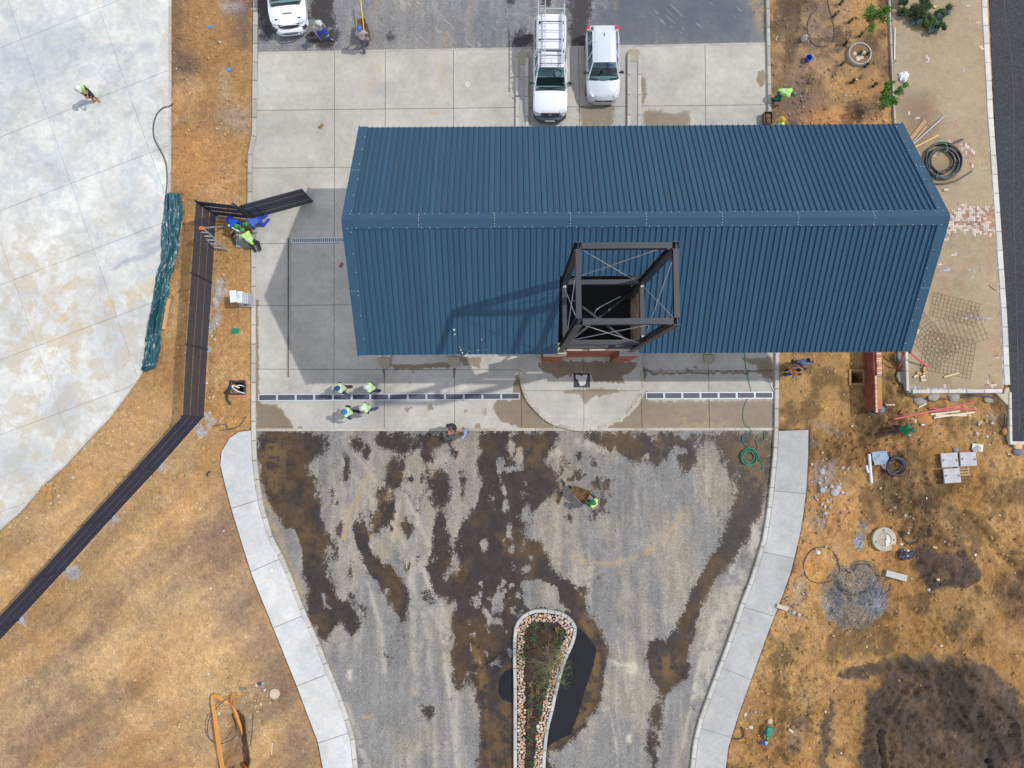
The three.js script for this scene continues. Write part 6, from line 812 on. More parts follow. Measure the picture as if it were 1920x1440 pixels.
const bagMan = person('worker in grey shirt, white helmet and blue trousers walking beside the SUV', { at: [609, 74], face: [.75, .35], ...walk(1, .3), lean: .12, shirt: [168, 162, 164], sleeves: 'long', trousers: [20, 78, 196], legBand: true, helmet: [226, 236, 222], hands: [[-.3, -.14, -.08], [.27, -.1, .16]], shoes: [150, 130, 112] });
const barrowMan = person('worker in pale jacket and blue helmet pushing a wheelbarrow in the upper lot', { at: [687, 92], face: [-.12, -1], ...walk(-1, .24), lean: .22, shirt: [188, 180, 176], sleeves: 'long', trousers: [104, 102, 124], helmet: [60, 124, 230], hands: [[-.3, .62, .46, 'abs'], [.3, .62, .46, 'abs']], grip: true });
person('worker in striped lime vest and green trousers bending over the soil by the kerb', { at: [1453, 184], soil: true, face: [.9, .45], pelvis: .74, lean: 1.05, headLean: 1.2, feet: [[-.13, .07, -.12], [.13, .07, .05]], hands: [[-.12, .08, .5, 'abs'], [.14, .06, .56, 'abs']], shirt: [196, 226, 120], sleeves: 'long', trousers: [12, 126, 108], vest: HV, helmet: [60, 140, 130], gloves: [214, 190, 150], shoes: [60, 50, 44] });
person('worker in yellow helmet and lime vest at the far eave of the blue roof', { at: [1449.5, 250], soil: true, face: [-1, -.1], lean: .15, shirt: [84, 110, 120], trousers: NAVY, vest: HV, helmet: [240, 200, 20] });
person('worker in bright blue overalls with green helmet bending over by the fence corner', { at: [441, 419], soil: true, face: [.75, .65], pelvis: .78, lean: 1.15, headLean: 1.2, feet: [[-.16, .07, -.1], [.16, .07, .1]], hands: [[-.12, .2, .62, 'abs'], [.18, .12, .58, 'abs']], shirt: [10, 88, 216], sleeves: 'long', trousers: [12, 84, 206], helmet: GREENH });
person('worker in faded blue overalls kneeling at the foot of the gate leaf', { at: [491, 417], face: [-.75, .55], pelvis: .46, lean: .9, headLean: 1.0, feet: [[-.12, .09, -.42], [.12, .09, -.38]], toes: [[-.12, .05, -.3], [.12, .05, -.26]], hands: [[-.1, .12, .52, 'abs'], [.12, .1, .5, 'abs']], shirt: [72, 110, 214], sleeves: 'long', trousers: [40, 84, 200], helmet: GREENH, shoes: [50, 40, 44] });
person('worker in lime vest and green helmet kneeling on the grey concrete slab by the kerb', { at: [478, 458], y: .14, face: [-.5, -.85], pelvis: .48, lean: .85, headLean: .95, feet: [[-.12, .09, -.42], [.12, .09, -.36]], toes: [[-.12, .05, -.3], [.12, .05, -.24]], hands: [[-.05, .25, .5, 'abs'], [.3, .16, .42, 'abs']], shirt: [44, 44, 56], sleeves: 'long', trousers: [46, 46, 60], vest: HV, helmet: GREENH });
person('man in navy helmet and lime vest walking left above the long drain grate', { at: [652, 730], face: [-1, .15], ...walk(1, .25), lean: .12, shirt: NAVY, sleeves: 'long', trousers: [44, 46, 70], vest: HVP, helmet: [28, 84, 148], hands: [[-.3, -.04, .2], [.28, -.1, -.1]] });
person('man in white helmet and lime vest stepping over the long drain grate', { at: [705, 729], face: [-1, 0], ...walk(-1, .24), lean: .12, shirt: [66, 66, 92], sleeves: 'long', trousers: [58, 60, 92], vest: HVP, helmet: WHITEH });
person('man in bright blue helmet and lime vest walking below the long drain grate', { at: [664, 774], face: [-.9, -.2], ...walk(1, .28), lean: .1, shirt: [50, 54, 90], sleeves: 'long', trousers: [48, 50, 84], vest: HVP, helmet: [22, 132, 216], hands: [[-.28, .02, .22], [.3, -.05, -.1]] });
person('man in white helmet and lime vest walking below the long drain grate', { at: [697, 765], face: [-1, .35], ...walk(-1, .3), lean: .12, shirt: [84, 82, 130], sleeves: 'long', trousers: [78, 76, 122], vest: HVP, helmet: WHITEH });
person('bareheaded man in dark clothes standing on the edging of the forecourt', { at: [851, 799], face: [-.35, 1], lean: .06, headLean: .4, shirt: [48, 46, 62], sleeves: 'short', trousers: [40, 40, 54], skin: [196, 130, 104], hair: [110, 76, 60], hands: [[-.06, .16, .28], [.12, .12, .26]] });
person('bareheaded man in pale blue shirt standing on the asphalt beside the edging', { at: [874, 814], y: 0, face: [-.8, -.3], lean: .06, headLean: .35, shirt: [152, 168, 200], sleeves: 'short', trousers: [96, 104, 130], skin: [196, 138, 112], hair: [96, 70, 56], hands: [[-.14, .42, .26], [.1, .3, .3]] });
const barrowMan2 = person('worker in green helmet and lime vest pushing a full wheelbarrow across the forecourt', { at: [1111, 939], y: 0, face: [-1, -.62], ...walk(1, .22), lean: .2, headLean: .3, shirt: [10, 118, 88], sleeves: 'long', trousers: [20, 96, 84], vest: [220, 250, 120], helmet: [6, 132, 92], hands: [[-.3, .62, .46, 'abs'], [.3, .62, .46, 'abs']], grip: true });
person('man in orange safety vest and jeans pointing on the soil near the right kerb', { at: [1471, 698], soil: true, face: [1, .1], lean: .06, shirt: [150, 160, 190], trousers: [34, 66, 130], vest: [244, 112, 24], hair: [34, 30, 32], skin: [70, 52, 48], hands: [[-.2, .3, .2], [.18, .34, .42]] });
person('man in pale blue shirt reaching up under the front eave of the roof', { at: [1490, 684], soil: true, face: [.2, -1], lean: .1, shirt: [148, 168, 214], sleeves: 'short', trousers: [70, 80, 110], skin: [196, 140, 112], hair: [46, 40, 46], hands: [[-.2, .82, .18], [.28, -.02, .12]] });
person('worker in green helmet and green jacket digging in the soil at the right', { at: [1668, 804], soil: true, face: [1, .15], pelvis: .88, lean: .5, headLean: .6, feet: [[-.16, .07, -.2], [.16, .07, .1]], hands: [[-.02, .5, .6, 'abs'], [.2, .4, .62, 'abs']], shirt: [8, 134, 92], sleeves: 'long', trousers: [76, 62, 72], helmet: [8, 118, 86] });
// wheelbarrows
function barrow(label, who, withPole) {
  const w = thing('wheelbarrow', label, 'wheelbarrow'), steel = M(lit(60, 52, 48), .6, { metalness: .2 }), muck = new THREE.MeshStandardMaterial({ map: (barrow.tx ??= paint(128, 128, bounds(0, 0, 1, 1), (x, z, q) => { const f = .8 + (fbm(x * 9, z * 9, 4, .6) - .5) * .9; q[0] = 128 * f; q[1] = 92 * f; q[2] = 52 * f; q[3] = .97; })).map, roughness: .97 }), quadBox = [];
  const T = [[-.18, 1.55], [.18, 1.55], [.36, .78], [.36, .62], [-.36, .62], [-.36, .78]], Bm = [[-.1, 1.35], [.1, 1.35], [.2, .85], [.2, .78], [-.2, .78], [-.2, .85]], n = 6, pos = [];
  for (let i = 0; i < n; i++) { const a = T[i], b = T[(i + 1) % n], c = Bm[i], d = Bm[(i + 1) % n]; pos.push(a[0], .64, a[1], c[0], .36, c[1], b[0], .64, b[1], b[0], .64, b[1], c[0], .36, c[1], d[0], .36, d[1]); if (i > 0 && i < n - 1) pos.push(Bm[0][0], .36, Bm[0][1], Bm[i + 1][0], .36, Bm[i + 1][1], Bm[i][0], .36, Bm[i][1]); }
  const g = new THREE.BufferGeometry(); g.setAttribute('position', new THREE.Float32BufferAttribute(pos, 3)); g.setAttribute('uv', new THREE.Float32BufferAttribute(new Float32Array(pos.length / 3 * 2), 2)); g.computeVertexNormals(); part('tray', g, new THREE.MeshStandardMaterial({ color: steel.color, roughness: .6, side: THREE.DoubleSide }), w);
  const rim = new MB(); for (let i = 0; i < n; i++) { const a = T[i], b = T[(i + 1) % n]; rim.rod(V(a[0], .645, a[1]), V(b[0], .645, b[1]), .014, 6); } rim.build('rim', M(lit(150, 146, 142), .5), w);
  const sh = new THREE.Shape(); T.forEach((p, i) => sh[i ? 'lineTo' : 'moveTo'](p[0] * .95, -(1.1 + (p[1] - 1.1) * .96))); const lg = new THREE.ExtrudeGeometry(sh, { depth: .06, bevelEnabled: true, bevelSize: .02, bevelThickness: .03, bevelSegments: 2, curveSegments: 4 }); lg.rotateX(-Math.PI / 2); { const p = lg.attributes.position; for (let i = 0; i < p.count; i++) p.setY(i, p.getY(i) + (fbm(p.getX(i) * 9, p.getZ(i) * 9, 3) - .5) * .06); lg.computeVertexNormals(); } part('soil_load', lg, muck, w, V(0, .57, 0));
  for (const s of [-1, 1]) { part('handle', new MB().rod(V(s * .12, .3, 1.5), V(s * .3, .62, .6), .018, 8).rod(V(s * .3, .62, .82), V(s * .3, .63, .62), .024, 8).geo, darkTrim, w); part('leg', new MB().rod(V(s * .26, .45, .75), V(s * .28, .0, .7), .015, 6).geo, steel, w); }
  const wh = new THREE.Group(); wh.name = 'wheel'; wh.position.set(0, .18, 1.56); w.add(wh); part('tyre', new THREE.TorusGeometry(.13, .05, 8, 20).rotateY(Math.PI / 2), rubber, wh); part('rim', new THREE.CylinderGeometry(.1, .1, .05, 14).rotateZ(Math.PI / 2), steel, wh);
  w.position.copy(who.t.position); w.position.addScaledVector(V(Math.sin(who.t.rotation.y), 0, Math.cos(who.t.rotation.y)), -.26); w.rotation.y = who.t.rotation.y; w.position.y = 0; w.updateMatrixWorld(true); return w;
}
const wb1 = barrow('wheelbarrow of earth with a yellow pole, pushed in the upper lot', barrowMan), wb2 = barrow('wheelbarrow heaped with brown earth in the middle of the forecourt', barrowMan2);
{ const q = (v) => v.applyMatrix4(wb1.matrixWorld); solo('pole', 'thin yellow pole lying across the wheelbarrow in the upper lot', 'pole', new MB().rod(q(V(-.08, .72, .7)), q(V(-.1, .78, 2.5)), .022, 8).geo, M(lit(244, 226, 40), .5)); }
{ const p = P(594, 62, 0); solo('bag', 'pale sack carried low by the worker in grey shirt', 'bag', surface([[V(0, .35, 0), V(0, .55, 0), .13, .07], [V(.03, .28, .03), V(-.03, .3, -.03), .12]], .03, .05), M(lit(190, 182, 172), .9), p); }
// ---------------------------------------------------------------- stones
function rockGeo(det, s, flat = .7) { const g = new THREE.IcosahedronGeometry(1, det), p = g.attributes.position; const o = s * 7.3; for (let i = 0; i < p.count; i++) { const x = p.getX(i), y = p.getY(i), z = p.getZ(i), k = .74 + .55 * fbm(x * 1.4 + o, z * 1.4 + y * 1.7 + o, 3); p.setXYZ(i, x * k, y * k * flat, z * k); } g.computeVertexNormals(); return plain(g); }
const rocks = [1, 2, 3, 4, 5].map((i) => rockGeo(1, i)), rocksHi = [1, 2, 3].map((i) => rockGeo(2, i + 9));
function scatter(name, label, n, place, cols, mat) { // countless small pieces: one instanced object per shape
  const groups = [[], [], []]; for (let i = 0; i < n; i++) { const q = place(i); if (q) groups[i % 3].push(q); }
  groups.forEach((L, k) => { if (!L.length) return; const im = new THREE.InstancedMesh(rockGeo(0, k + 20, .8), mat, L.length), c = new THREE.Color(); L.forEach(([x, y, z, s, col], i) => { im.setMatrixAt(i, new THREE.Matrix4().compose(V(x, y, z), new THREE.Quaternion().setFromEuler(new THREE.Euler(rnd() * 6, rnd() * 6, rnd() * 6)), V(s, s * rr(.6, 1), s * rr(.7, 1.1)))); const t = rr(.92, 1.1), q = col ?? cols[Math.floor(rnd() * cols.length)]; c.copy(lit(q[0] * t, q[1] * t, q[2] * t)); im.setColorAt(i, c); }); im.name = numbered(name); im.userData = { kind: 'stuff', label }; shade(im); scene.add(im); });
}
const stoneMat = new THREE.MeshStandardMaterial({ roughness: .95 });
{
  const isSoil = (x, z) => underMask.r(x, z) < .1, q = [0, 0, 0];
  const rub = new Mask(), clod = new Mask(); const R = (p, a, b = .3) => rub.area(p, '#fff', b, a), C = (p, a, b = .3) => clod.area(p, '#fff', b, a);
  C([[1462, 660], [1700, 660], [1705, 745], [1890, 745], [1960, 860], [1960, 1540], [1350, 1540], [1440, 1190], [1516, 900]], .3); C([[1540, 820], [1720, 780], [1760, 960], [1840, 1050], [1720, 1040], [1620, 900]], .95); C([[1440, 1170], [1560, 1180], [1520, 1440], [1370, 1440]], .8); C([[322, -60], [472, -60], [468, 380], [395, 800], [330, 760], [345, 400], [320, 380]], .35); C([[60, 930], [240, 735], [270, 760], [110, 940], [0, 1020], [0, 990]], .9, .15); C([[0, 1000], [340, 780], [400, 840], [600, 1440], [0, 1440]], .06); C([[430, 1260], [540, 1280], [530, 1340], [380, 1330]], .7); C([[1446, -60], [1668, -60], [1682, 240], [1446, 240]], .35); C([[1490, 205], [1560, 200], [1560, 240], [1480, 240]], .8, .15); 
  clod.area([[1620, 1250], [1700, 1225], [1900, 1260], [1960, 1440], [1630, 1440]], '#000', .2, .75); R([[1522, 860], [1590, 870], [1585, 960], [1510, 990]], 1); R([[1470, 1090], [1520, 1090], [1510, 1160], [1460, 1180]], 1, .2); R([[1500, 960], [1560, 960], [1540, 1040], [1495, 1020]], .6); R([[1395, 1330], [1430, 1330], [1425, 1360], [1392, 1360]], 1, .12); R([[1660, 950], [1710, 950], [1700, 1000], [1660, 990]], .6, .2); R([[390, 800], [380, 830], [400, 600], [415, 520]], .4, .2); R([[1830, 760], [1880, 770], [1880, 840], [1830, 830]], .5, .2); R([[1545, 795], [1600, 800], [1570, 820]], .5, .15); R([[470, 1280], [500, 1280], [500, 1305], [470, 1300]], .6, .12);
  rub.done(); clod.done();
  scatter('soil_clods', 'small loose clods and stones of the bare soil', 110000, () => { const x = rr(-30, 29), z = rr(-25, 19); if (!isSoil(x, z) || rnd() > clod.r(x, z) * (.35 + fbm(x * .8, z * .8, 3))) return; soilMask.at(x, z, q); const s = .014 + Math.pow(rnd(), 5) * .095, l = rr(1, 1.22); return [x, soilY(x, z) + s * .2, z, s, [Math.min(230, q[0] * 250 * l), Math.min(215, q[1] * 266 * l), q[2] * 300 * l]]; }, [], stoneMat);
  scatter('pale_pebbles', 'scattered pale pebbles and chips on the bare soil', 26000, () => { const x = rr(-29, 28), z = rr(-24, 19); if (!isSoil(x, z) || rnd() > .04 + clod.r(x, z) * .55 * fbm(x, z, 3)) return; const s = .011 + Math.pow(rnd(), 6) * .085; return [x, soilY(x, z) + s * .4, z, s]; }, [[214, 190, 158], [200, 176, 140], [226, 206, 176], [190, 150, 104], [220, 214, 206]], stoneMat);
  scatter('rubble', 'grey broken concrete chips along the footpath and the fence', 70000, () => { const x = rr(-17, 27), z = rr(-10, 18); if (!isSoil(x, z) || rnd() > rub.r(x, z) * (.4 + fbm(x * 2, z * 2, 3))) return; const s = .015 + Math.pow(rnd(), 5) * .11; return [x, soilY(x, z) + s * .3, z, s]; }, [[186, 180, 178], [170, 164, 162], [200, 190, 180], [214, 206, 200], [176, 140, 110]], stoneMat);
  const gp = new Mask(); gp.area([[1550, 1100], [1560, 1068], [1600, 1060], [1632, 1062], [1656, 1108], [1660, 1136], [1636, 1162], [1614, 1181], [1580, 1177], [1547, 1148]], '#fff', .15).spot(1612, 1012, .28, .55, '#fff', .1, 1, .2).done();
  scatter('gravel', 'heap of grey crushed gravel marked by tracks', 60000, () => { const x = rr(14, 22), z = rr(4, 12); if (rnd() > gp.r(x, z) * .9) return; const s = rr(.012, .026); return [x, soilY(x, z) + s * .1, z, s]; }, [[122, 120, 117], [104, 103, 102], [136, 134, 132], [150, 152, 160]], stoneMat);
}
function rock(px, py, r, label, col = [196, 160, 112], k = 0, flat = .7) { const q = onSoil(px, py); const m = solo('rock', label, 'rock', rocksHi[k % 3], M(lit(...col), .95), V(q.x, q.y + r * .25, q.z)); m.scale.set(r, r * flat, r * .85); m.rotation.y = px; return m; }
rock(340, 892, .2, 'round tan boulder on the brown soil below the fence bend', [198, 150, 106]); rock(248, 833, .16, 'pale yellow rock between the pad edge and the diagonal fence', [214, 176, 122], 1); rock(276, 815, .15, 'jagged tan rock just left of the fence bend', [206, 162, 112], 2); rock(381, 841, .13, 'yellow rock at the tip of the left footpath', [206, 158, 96]); rock(290, 890, .12, 'small tan rock right against the foot of the diagonal fence', [196, 140, 84], 1);
for (const [x, y, r, l] of [[84, 917, .22, 'large clod'], [92, 933, .2, 'second clod'], [72, 924, .1, 'small clod'], [92, 925, .13, 'broken clod']]) rock(x, y, r, `${l} of ochre earth in the clump touching the lower pad edge`, [190, 146, 90], Math.round(r * 50));
rock(1731, 786, .38, 'big flat orange brown rock below the red poles', [186, 132, 78], 1, .5); rock(1885, 809, .24, 'orange brown boulder in the corner by the road end', [190, 136, 80], 2); rock(1906, 836, .24, 'pale long rock under the road end kerb', [222, 190, 150], 0, .5); rock(1907, 847, .24, 'dark grey rock below the road end kerb', [120, 122, 132], 1); rock(1531, 1278, .22, 'round buried boulder left of the dark topsoil heap', [186, 150, 94], 0); rock(1541, 884, .16, 'grey lump of concrete nearest the right footpath rubble', [186, 184, 182], 2); rock(1565, 923, .22, 'long grey lump of concrete in the rubble', [184, 184, 190], 1); rock(1541, 918, .16, 'broken grey concrete piece left of the long lump', [180, 180, 184], 0); rock(1571, 914, .14, 'pale grey concrete shard at the right of the rubble', [196, 198, 204], 2);
rock(1791, 844, .16, 'small grey stone above the stacked concrete slabs', [150, 150, 154], 1, .9); rock(1443, 1352, .15, 'pale stone between the footpath and the teal machine', [216, 190, 150], 2); rock(1408, 1363, .12, 'white stone left of the teal machine', [226, 214, 196], 0);
// ---------------------------------------------------------------- planter island in the forecourt
{
  const out = [[965.5, 1560], [966, 1440], [966, 1300], [966, 1190], [970, 1172], [981, 1157], [1001, 1147], [1017, 1146], [1044, 1149.5], [1058, 1154], [1070, 1164], [1078, 1175], [1078, 1187], [1073, 1206], [1057, 1243], [1042, 1298], [1035, 1332], [1026, 1368], [1021, 1412], [1019.5, 1440], [1016, 1560]];
  const o = thing('planter_island', 'teardrop planting island edged with kerb stones and a ring of tan cobbles', 'planter'), pts = smooth(out, 220);
  const rnds = [MC(208, 208, 206), MC(216, 216, 213), MC(200, 201, 200)]; kerb(o, 'kerb_stone', pts.slice(0, 82), .17, -.1, .17, .95, rnds, .17, .025); kerb(o, 'kerb_stone', pts.slice(81, 136), .17, -.1, .17, .34, rnds, .17, .025); kerb(o, 'kerb_stone', pts.slice(135), .17, -.1, .17, .95, rnds, .17, .025);
  const wp = pts.map((p) => new THREE.Vector2(...P2(p, .1))), c0 = [], bed = wp.map((p) => [p.x, p.y]); const bt = paint(256, 512, bounds(0, 0, 4, 8), (x, z, q) => { const f = .75 + fbm(x * 4, z * 4, 4) * .5 + (vn(x * 30, z * 30) - .5) * .4; q[0] = 62 * f; q[1] = 46 * f; q[2] = 38 * f; q[3] = .97; }); part('soil_bed', prism(bed, -.05, .09, 0, bounds(0, 0, 4, 8)), new THREE.MeshStandardMaterial({ map: bt.map, roughness: .97 }), o);
  const inP = (x, z) => { let c = false; for (let i = 0, j = wp.length - 1; i < wp.length; j = i++) { const a = wp[i], b = wp[j]; if ((a.y > z) !== (b.y > z) && x < (b.x - a.x) * (z - a.y) / (b.y - a.y) + a.x) c = !c; } return c; }, dist = (x, z) => { let d = 9; for (let i = 0; i < wp.length - 1; i++) { const a = wp[i], b = wp[i + 1], dx = b.x - a.x, dz = b.y - a.y, t = clamp(((x - a.x) * dx + (z - a.y) * dz) / (dx * dx + dz * dz), 0, 1); d = Math.min(d, Math.hypot(x - a.x - dx * t, z - a.y - dz * t)); } return d; };
  const cols = [[222, 194, 170], [212, 178, 150], [198, 164, 134], [232, 214, 198], [190, 180, 176], [206, 160, 116], [216, 200, 188], [178, 150, 128]].map((c) => M(lit(...c), .9)), P0 = [], extra = [[], [], []]; let tries = 0; const zMax = P(960, 1448, .1).z;
  while (P0.length < 620 && tries++ < 40000) { const x = rr(-.05, 3.4), z = rr(9.2, 18.5); if (!inP(x, z)) continue; const d = dist(x, z), s = rr(.038, .085); if (d < .1 + s * .6 || d > .46 + (fbm(x * 3, z * 3, 2) - .5) * .16) continue; if (P0.some((p) => Math.hypot(p[0] - x, p[1] - z) < (p[2] + s) * .86)) continue; P0.push([x, z, s]); }
  P0.sort((a, b) => (a[1] > zMax) - (b[1] > zMax)); P0.forEach(([x, z, s], i) => { if (i < 300) { const m = part('cobble', rocks[Math.floor(rnd() * 5)], cols[Math.floor(rnd() * cols.length)], o, V(x, .13, z)); m.scale.set(s * rr(.95, 1.25), s * .95, s * rr(.9, 1.15)); m.rotation.set(rr(-.3, .3), rnd() * 6, rr(-.3, .3)); } else extra[i % 3].push([x, z, s]); });
  extra.forEach((L, k) => { if (!L.length) return; const g = mergeGeometries(L.map(([x, z, s]) => { const q = rocks[Math.floor(rnd() * 5)].clone(); q.scale(s * 1.1, s * .9, s); q.rotateY(rnd() * 6); q.translate(x, .13, z); return q; })); part('cobbles', g, cols[k * 2], o).userData.kind = 'stuff'; });
}
// ---------------------------------------------------------------- plants
function tuft(n, len, spread, wdt, droop = .4) { const pos = []; for (let i = 0; i < n; i++) { const a = rnd() * 6.28, l = len * rr(.6, 1.1), t = spread * rr(.3, 1), dx = Math.cos(a), dz = Math.sin(a), px = -dz * wdt, pz = dx * wdt; let p = [0, 0, 0], q = [dx * l * t * .5, l * .75, dz * l * t * .5], r = [dx * l * t * 1.1, l * (1 - droop * t), dz * l * t * 1.1]; pos.push(p[0] - px, 0, p[2] - pz, p[0] + px, 0, p[2] + pz, q[0] + px * .8, q[1], q[2] + pz * .8, p[0] - px, 0, p[2] - pz, q[0] + px * .8, q[1], q[2] + pz * .8, q[0] - px * .8, q[1], q[2] - pz * .8, q[0] - px * .8, q[1], q[2] - pz * .8, q[0] + px * .8, q[1], q[2] + pz * .8, r[0], r[1], r[2]); } const g = new THREE.BufferGeometry(); g.setAttribute('position', new THREE.Float32BufferAttribute(pos, 3)); g.setAttribute('uv', new THREE.Float32BufferAttribute(new Float32Array(pos.length / 3 * 2), 2)); g.computeVertexNormals(); return g; }
function leafCloud(n, pts, size, flat = .5) { const pos = []; for (let i = 0; i < n; i++) { const [c, r] = pts[Math.floor(rnd() * pts.length)]; const d = V(rr(-1, 1), rr(-1, 1), rr(-1, 1)).normalize().multiplyScalar(r * Math.pow(rnd(), .45)), p = c.clone().add(d), s = size * rr(.6, 1.3), a = V(rr(-1, 1), rr(-.4, flat), rr(-1, 1)).normalize().multiplyScalar(s), b = V(rr(-1, 1), rr(-.5, .5), rr(-1, 1)).cross(a).normalize().multiplyScalar(s * .42); const A = p.clone().sub(a), B = p.clone().add(a), C = p.clone().add(b), D = p.clone().sub(b); pos.push(...A, ...C, ...B, ...A, ...B, ...D); } const g = new THREE.BufferGeometry(); g.setAttribute('position', new THREE.Float32BufferAttribute(pos.flat(), 3)); g.setAttribute('uv', new THREE.Float32BufferAttribute(new Float32Array(pos.length / 3 * 2), 2)); g.computeVertexNormals(); return g; }
THREE.Vector3.prototype[Symbol.iterator] ??= function* () { yield this.x; yield this.y; yield this.z; };
const leafM = (r, g, b) => new THREE.MeshPhysicalMaterial({ color: lit(r, g, b), roughness: .9, transmission: .3, thickness: 0, side: THREE.DoubleSide });
const LG = leafM(96, 132, 58), LY = leafM(168, 150, 92), LB = leafM(74, 118, 62), LT = leafM(92, 150, 30), LD = leafM(52, 88, 38), LS = leafM(126, 156, 148), barkM = M(lit(150, 140, 96), .9);
{
  const gs = [tuft(30, .3, .9, .011), tuft(24, .24, 1.1, .01), tuft(36, .34, .8, .012)], spots = [[985, 1180, 0], [1002, 1172, 0], [1024, 1170, 2], [1045, 1180, 1], [1053, 1188, 0], [1043, 1200, 0], [984, 1196, 0], [1000, 1192, 2], [1018, 1182, 0], [986, 1212, 0], [1050, 1205, 2], [984, 1228, 2], [1048, 1222, 0], [1046, 1236, 1], [996, 1282, 1], [1008, 1285, 1], [1022, 1284, 2], [997, 1298, 1], [1010, 1296, 1], [996, 1310, 0], [1007, 1307, 0], [1022, 1300, 2], [994, 1328, 1], [1010, 1320, 2], [1015, 1325, 2], [1014, 1336, 0], [992, 1341, 1], [1008, 1347, 0], [990, 1358, 1], [1001, 1368, 0], [992, 1380, 2], [994, 1388, 0], [1005, 1402, 0], [991, 1410, 0], [999, 1424, 2], [996, 1438, 0], [980, 1245, 0], [1030, 1270, 0]];
  const ord = ['first', 'second', 'third', 'fourth', 'fifth', 'sixth', 'seventh', 'eighth', 'ninth', 'tenth', 'eleventh', 'twelfth', 'thirteenth', 'fourteenth', 'fifteenth', 'sixteenth', 'seventeenth', 'eighteenth', 'nineteenth', 'twentieth', 'twenty-first'], cnt = [0, 0, 0]; spots.sort((a, b) => a[1] - b[1]);
  const made = []; spots.forEach(([x, y, k], i) => { const q = P(x, y, .1), lab = `${ord[cnt[k]++]} ${['small green grass tuft', 'small straw coloured grass tuft', 'taller leafy green tuft'][k]} counted from the rounded tip of the island bed`; const kind = gs[i % 3]; let t; if (made[k]) t = clone(made[k], lab, q, rnd() * 6); else { t = thing('grass_tuft', lab, 'grass tuft', q, 'tufts planted in the island bed'); part('blades', kind, [LG, LY, LB][k], t); made[k] = t; } const s = rr(.75, 1.2) * (k === 2 ? 1.2 : 1); t.scale.setScalar(s); });
  // bare young tree in the island
  const tr = thing('young_tree', 'thin young tree with sparse grey green twigs standing in the island bed', 'tree', P(1024, 1209, .1)), tk = new MB(), tw = new MB(), tips = []; tk.tube([V(0, 0, 0), V(.02, 1, .02), V(.0, 2.0, .06), V(.05, 3.1, .1), V(.04, 4.3, .16)], .035, 24, 7); const q = (a, b, r) => tw.rod(a, b, r, 4, r * .5);
  for (let i = 0; i < 34; i++) { const h = rr(1.5, 4.2), a = rnd() * 6.28, l = rr(.45, 1.15) * (1 - Math.abs(h - 2.6) * .18), s = V(.02, h, h * .035), e = s.clone().add(V(Math.cos(a) * l, l * rr(.15, .7), Math.sin(a) * l)); q(s, e, .012); tips.push([e, .2]); for (let j = 0; j < 5; j++) { const t = rr(.35, 1), b = s.clone().lerp(e, t), f = b.clone().add(V(rr(-.3, .3), rr(-.05, .3), rr(-.3, .3))); q(b, f, .006); tips.push([f, .15]); } }
  tk.build('trunk', barkM, tr); tw.build('branches', barkM, tr); part('leaves', leafCloud(2600, tips, .03), leafM(112, 128, 72), tr);
  // two young trees and the shrubs at the top right
  const youngTree = (px, py, h, r, n, label) => { const t = thing('young_tree', label, 'tree', onSoil(px, py)), k = new MB(), cs = []; k.tube([V(0, 0, 0), V(.02, h * .4, .01), V(0, h * .95, 0)], .025, 12, 6); for (let i = 0; i < 16; i++) { const a = rnd() * 6.28, l = r * rr(.35, .95), s = V(0, h * rr(.55, .9), 0), e = s.clone().add(V(Math.cos(a) * l, rr(-.1, .3), Math.sin(a) * l)); k.rod(s, e, .009, 4); cs.push([e, r * rr(.16, .3)], [s.clone().lerp(e, .6), r * .2]); } k.build('trunk', barkM, t); part('crown', leafCloud(n, cs, .06), LT, t); };
  youngTree(1638, 203, 2.0, .7, 2600, 'bright green young tree leaning over the kerb beside the plastic bag'); youngTree(1612, 67, 2.1, .76, 2100, 'loose green young tree on the orange soil near the top edge');
  const shrub = (px, py, r, h, kind, label) => { const t = thing('shrub', label, 'shrub', P(px, py, .03), 'shrubs waiting on the sandy paving'); const cs = []; for (let i = 0; i < 12; i++) cs.push([V(rr(-r, r) * .75, h * rr(.4, 1), rr(-r, r) * .75), r * .38]); part('foliage', leafCloud(kind === 2 ? 500 : 900, cs, kind === 2 ? .09 : .06, .9), [LD, LG, LS][kind], t); if (kind !== 2) part('blades', tuft(60, h * 1.25, .75, .012, .2), kind ? LD : LG, t); part('root_ball', new THREE.CylinderGeometry(r * .42, r * .34, .2, 12), M(lit(70, 54, 44), .95), t, V(0, .1, 0)); };
  [[1706, 28, .34, .5, 0, 'dark green shrub at the left of the plant group'], [1722, 33, .42, .6, 0, 'largest dark green shrub in the middle of the plant group'], [1713, 42, .26, .35, 2, 'blue grey rosette shrub left below the largest shrub'], [1733, 48, .34, .5, 1, 'green spiky shrub below the largest shrub'], [1747, 44, .26, .4, 2, 'blue grey rosette shrub right of the spiky shrub'], [1755, 52, .3, .4, 0, 'dark green shrub at the lower right of the plant group'], [1757, 32, .24, .4, 1, 'light green upright shrub at the right of the plant group'], [1766, 30, .24, .35, 2, 'blue grey rosette shrub at the far right of the plant group'], [1686, 28, .24, .4, 1, 'sparse green shrub beside the kerb'], [1688, 6, .3, .4, 0, 'shrub at the top edge beside the kerb'], [1728, 14, .3, .5, 1, 'green shrub at the top of the plant group'], [1774, 20, .15, .4, 1, 'narrow pointed shrub standing apart on the paving'], [1744, 60, .22, .3, 2, 'blue grey rosette shrub at the bottom of the plant group']].forEach((a) => shrub(...a));
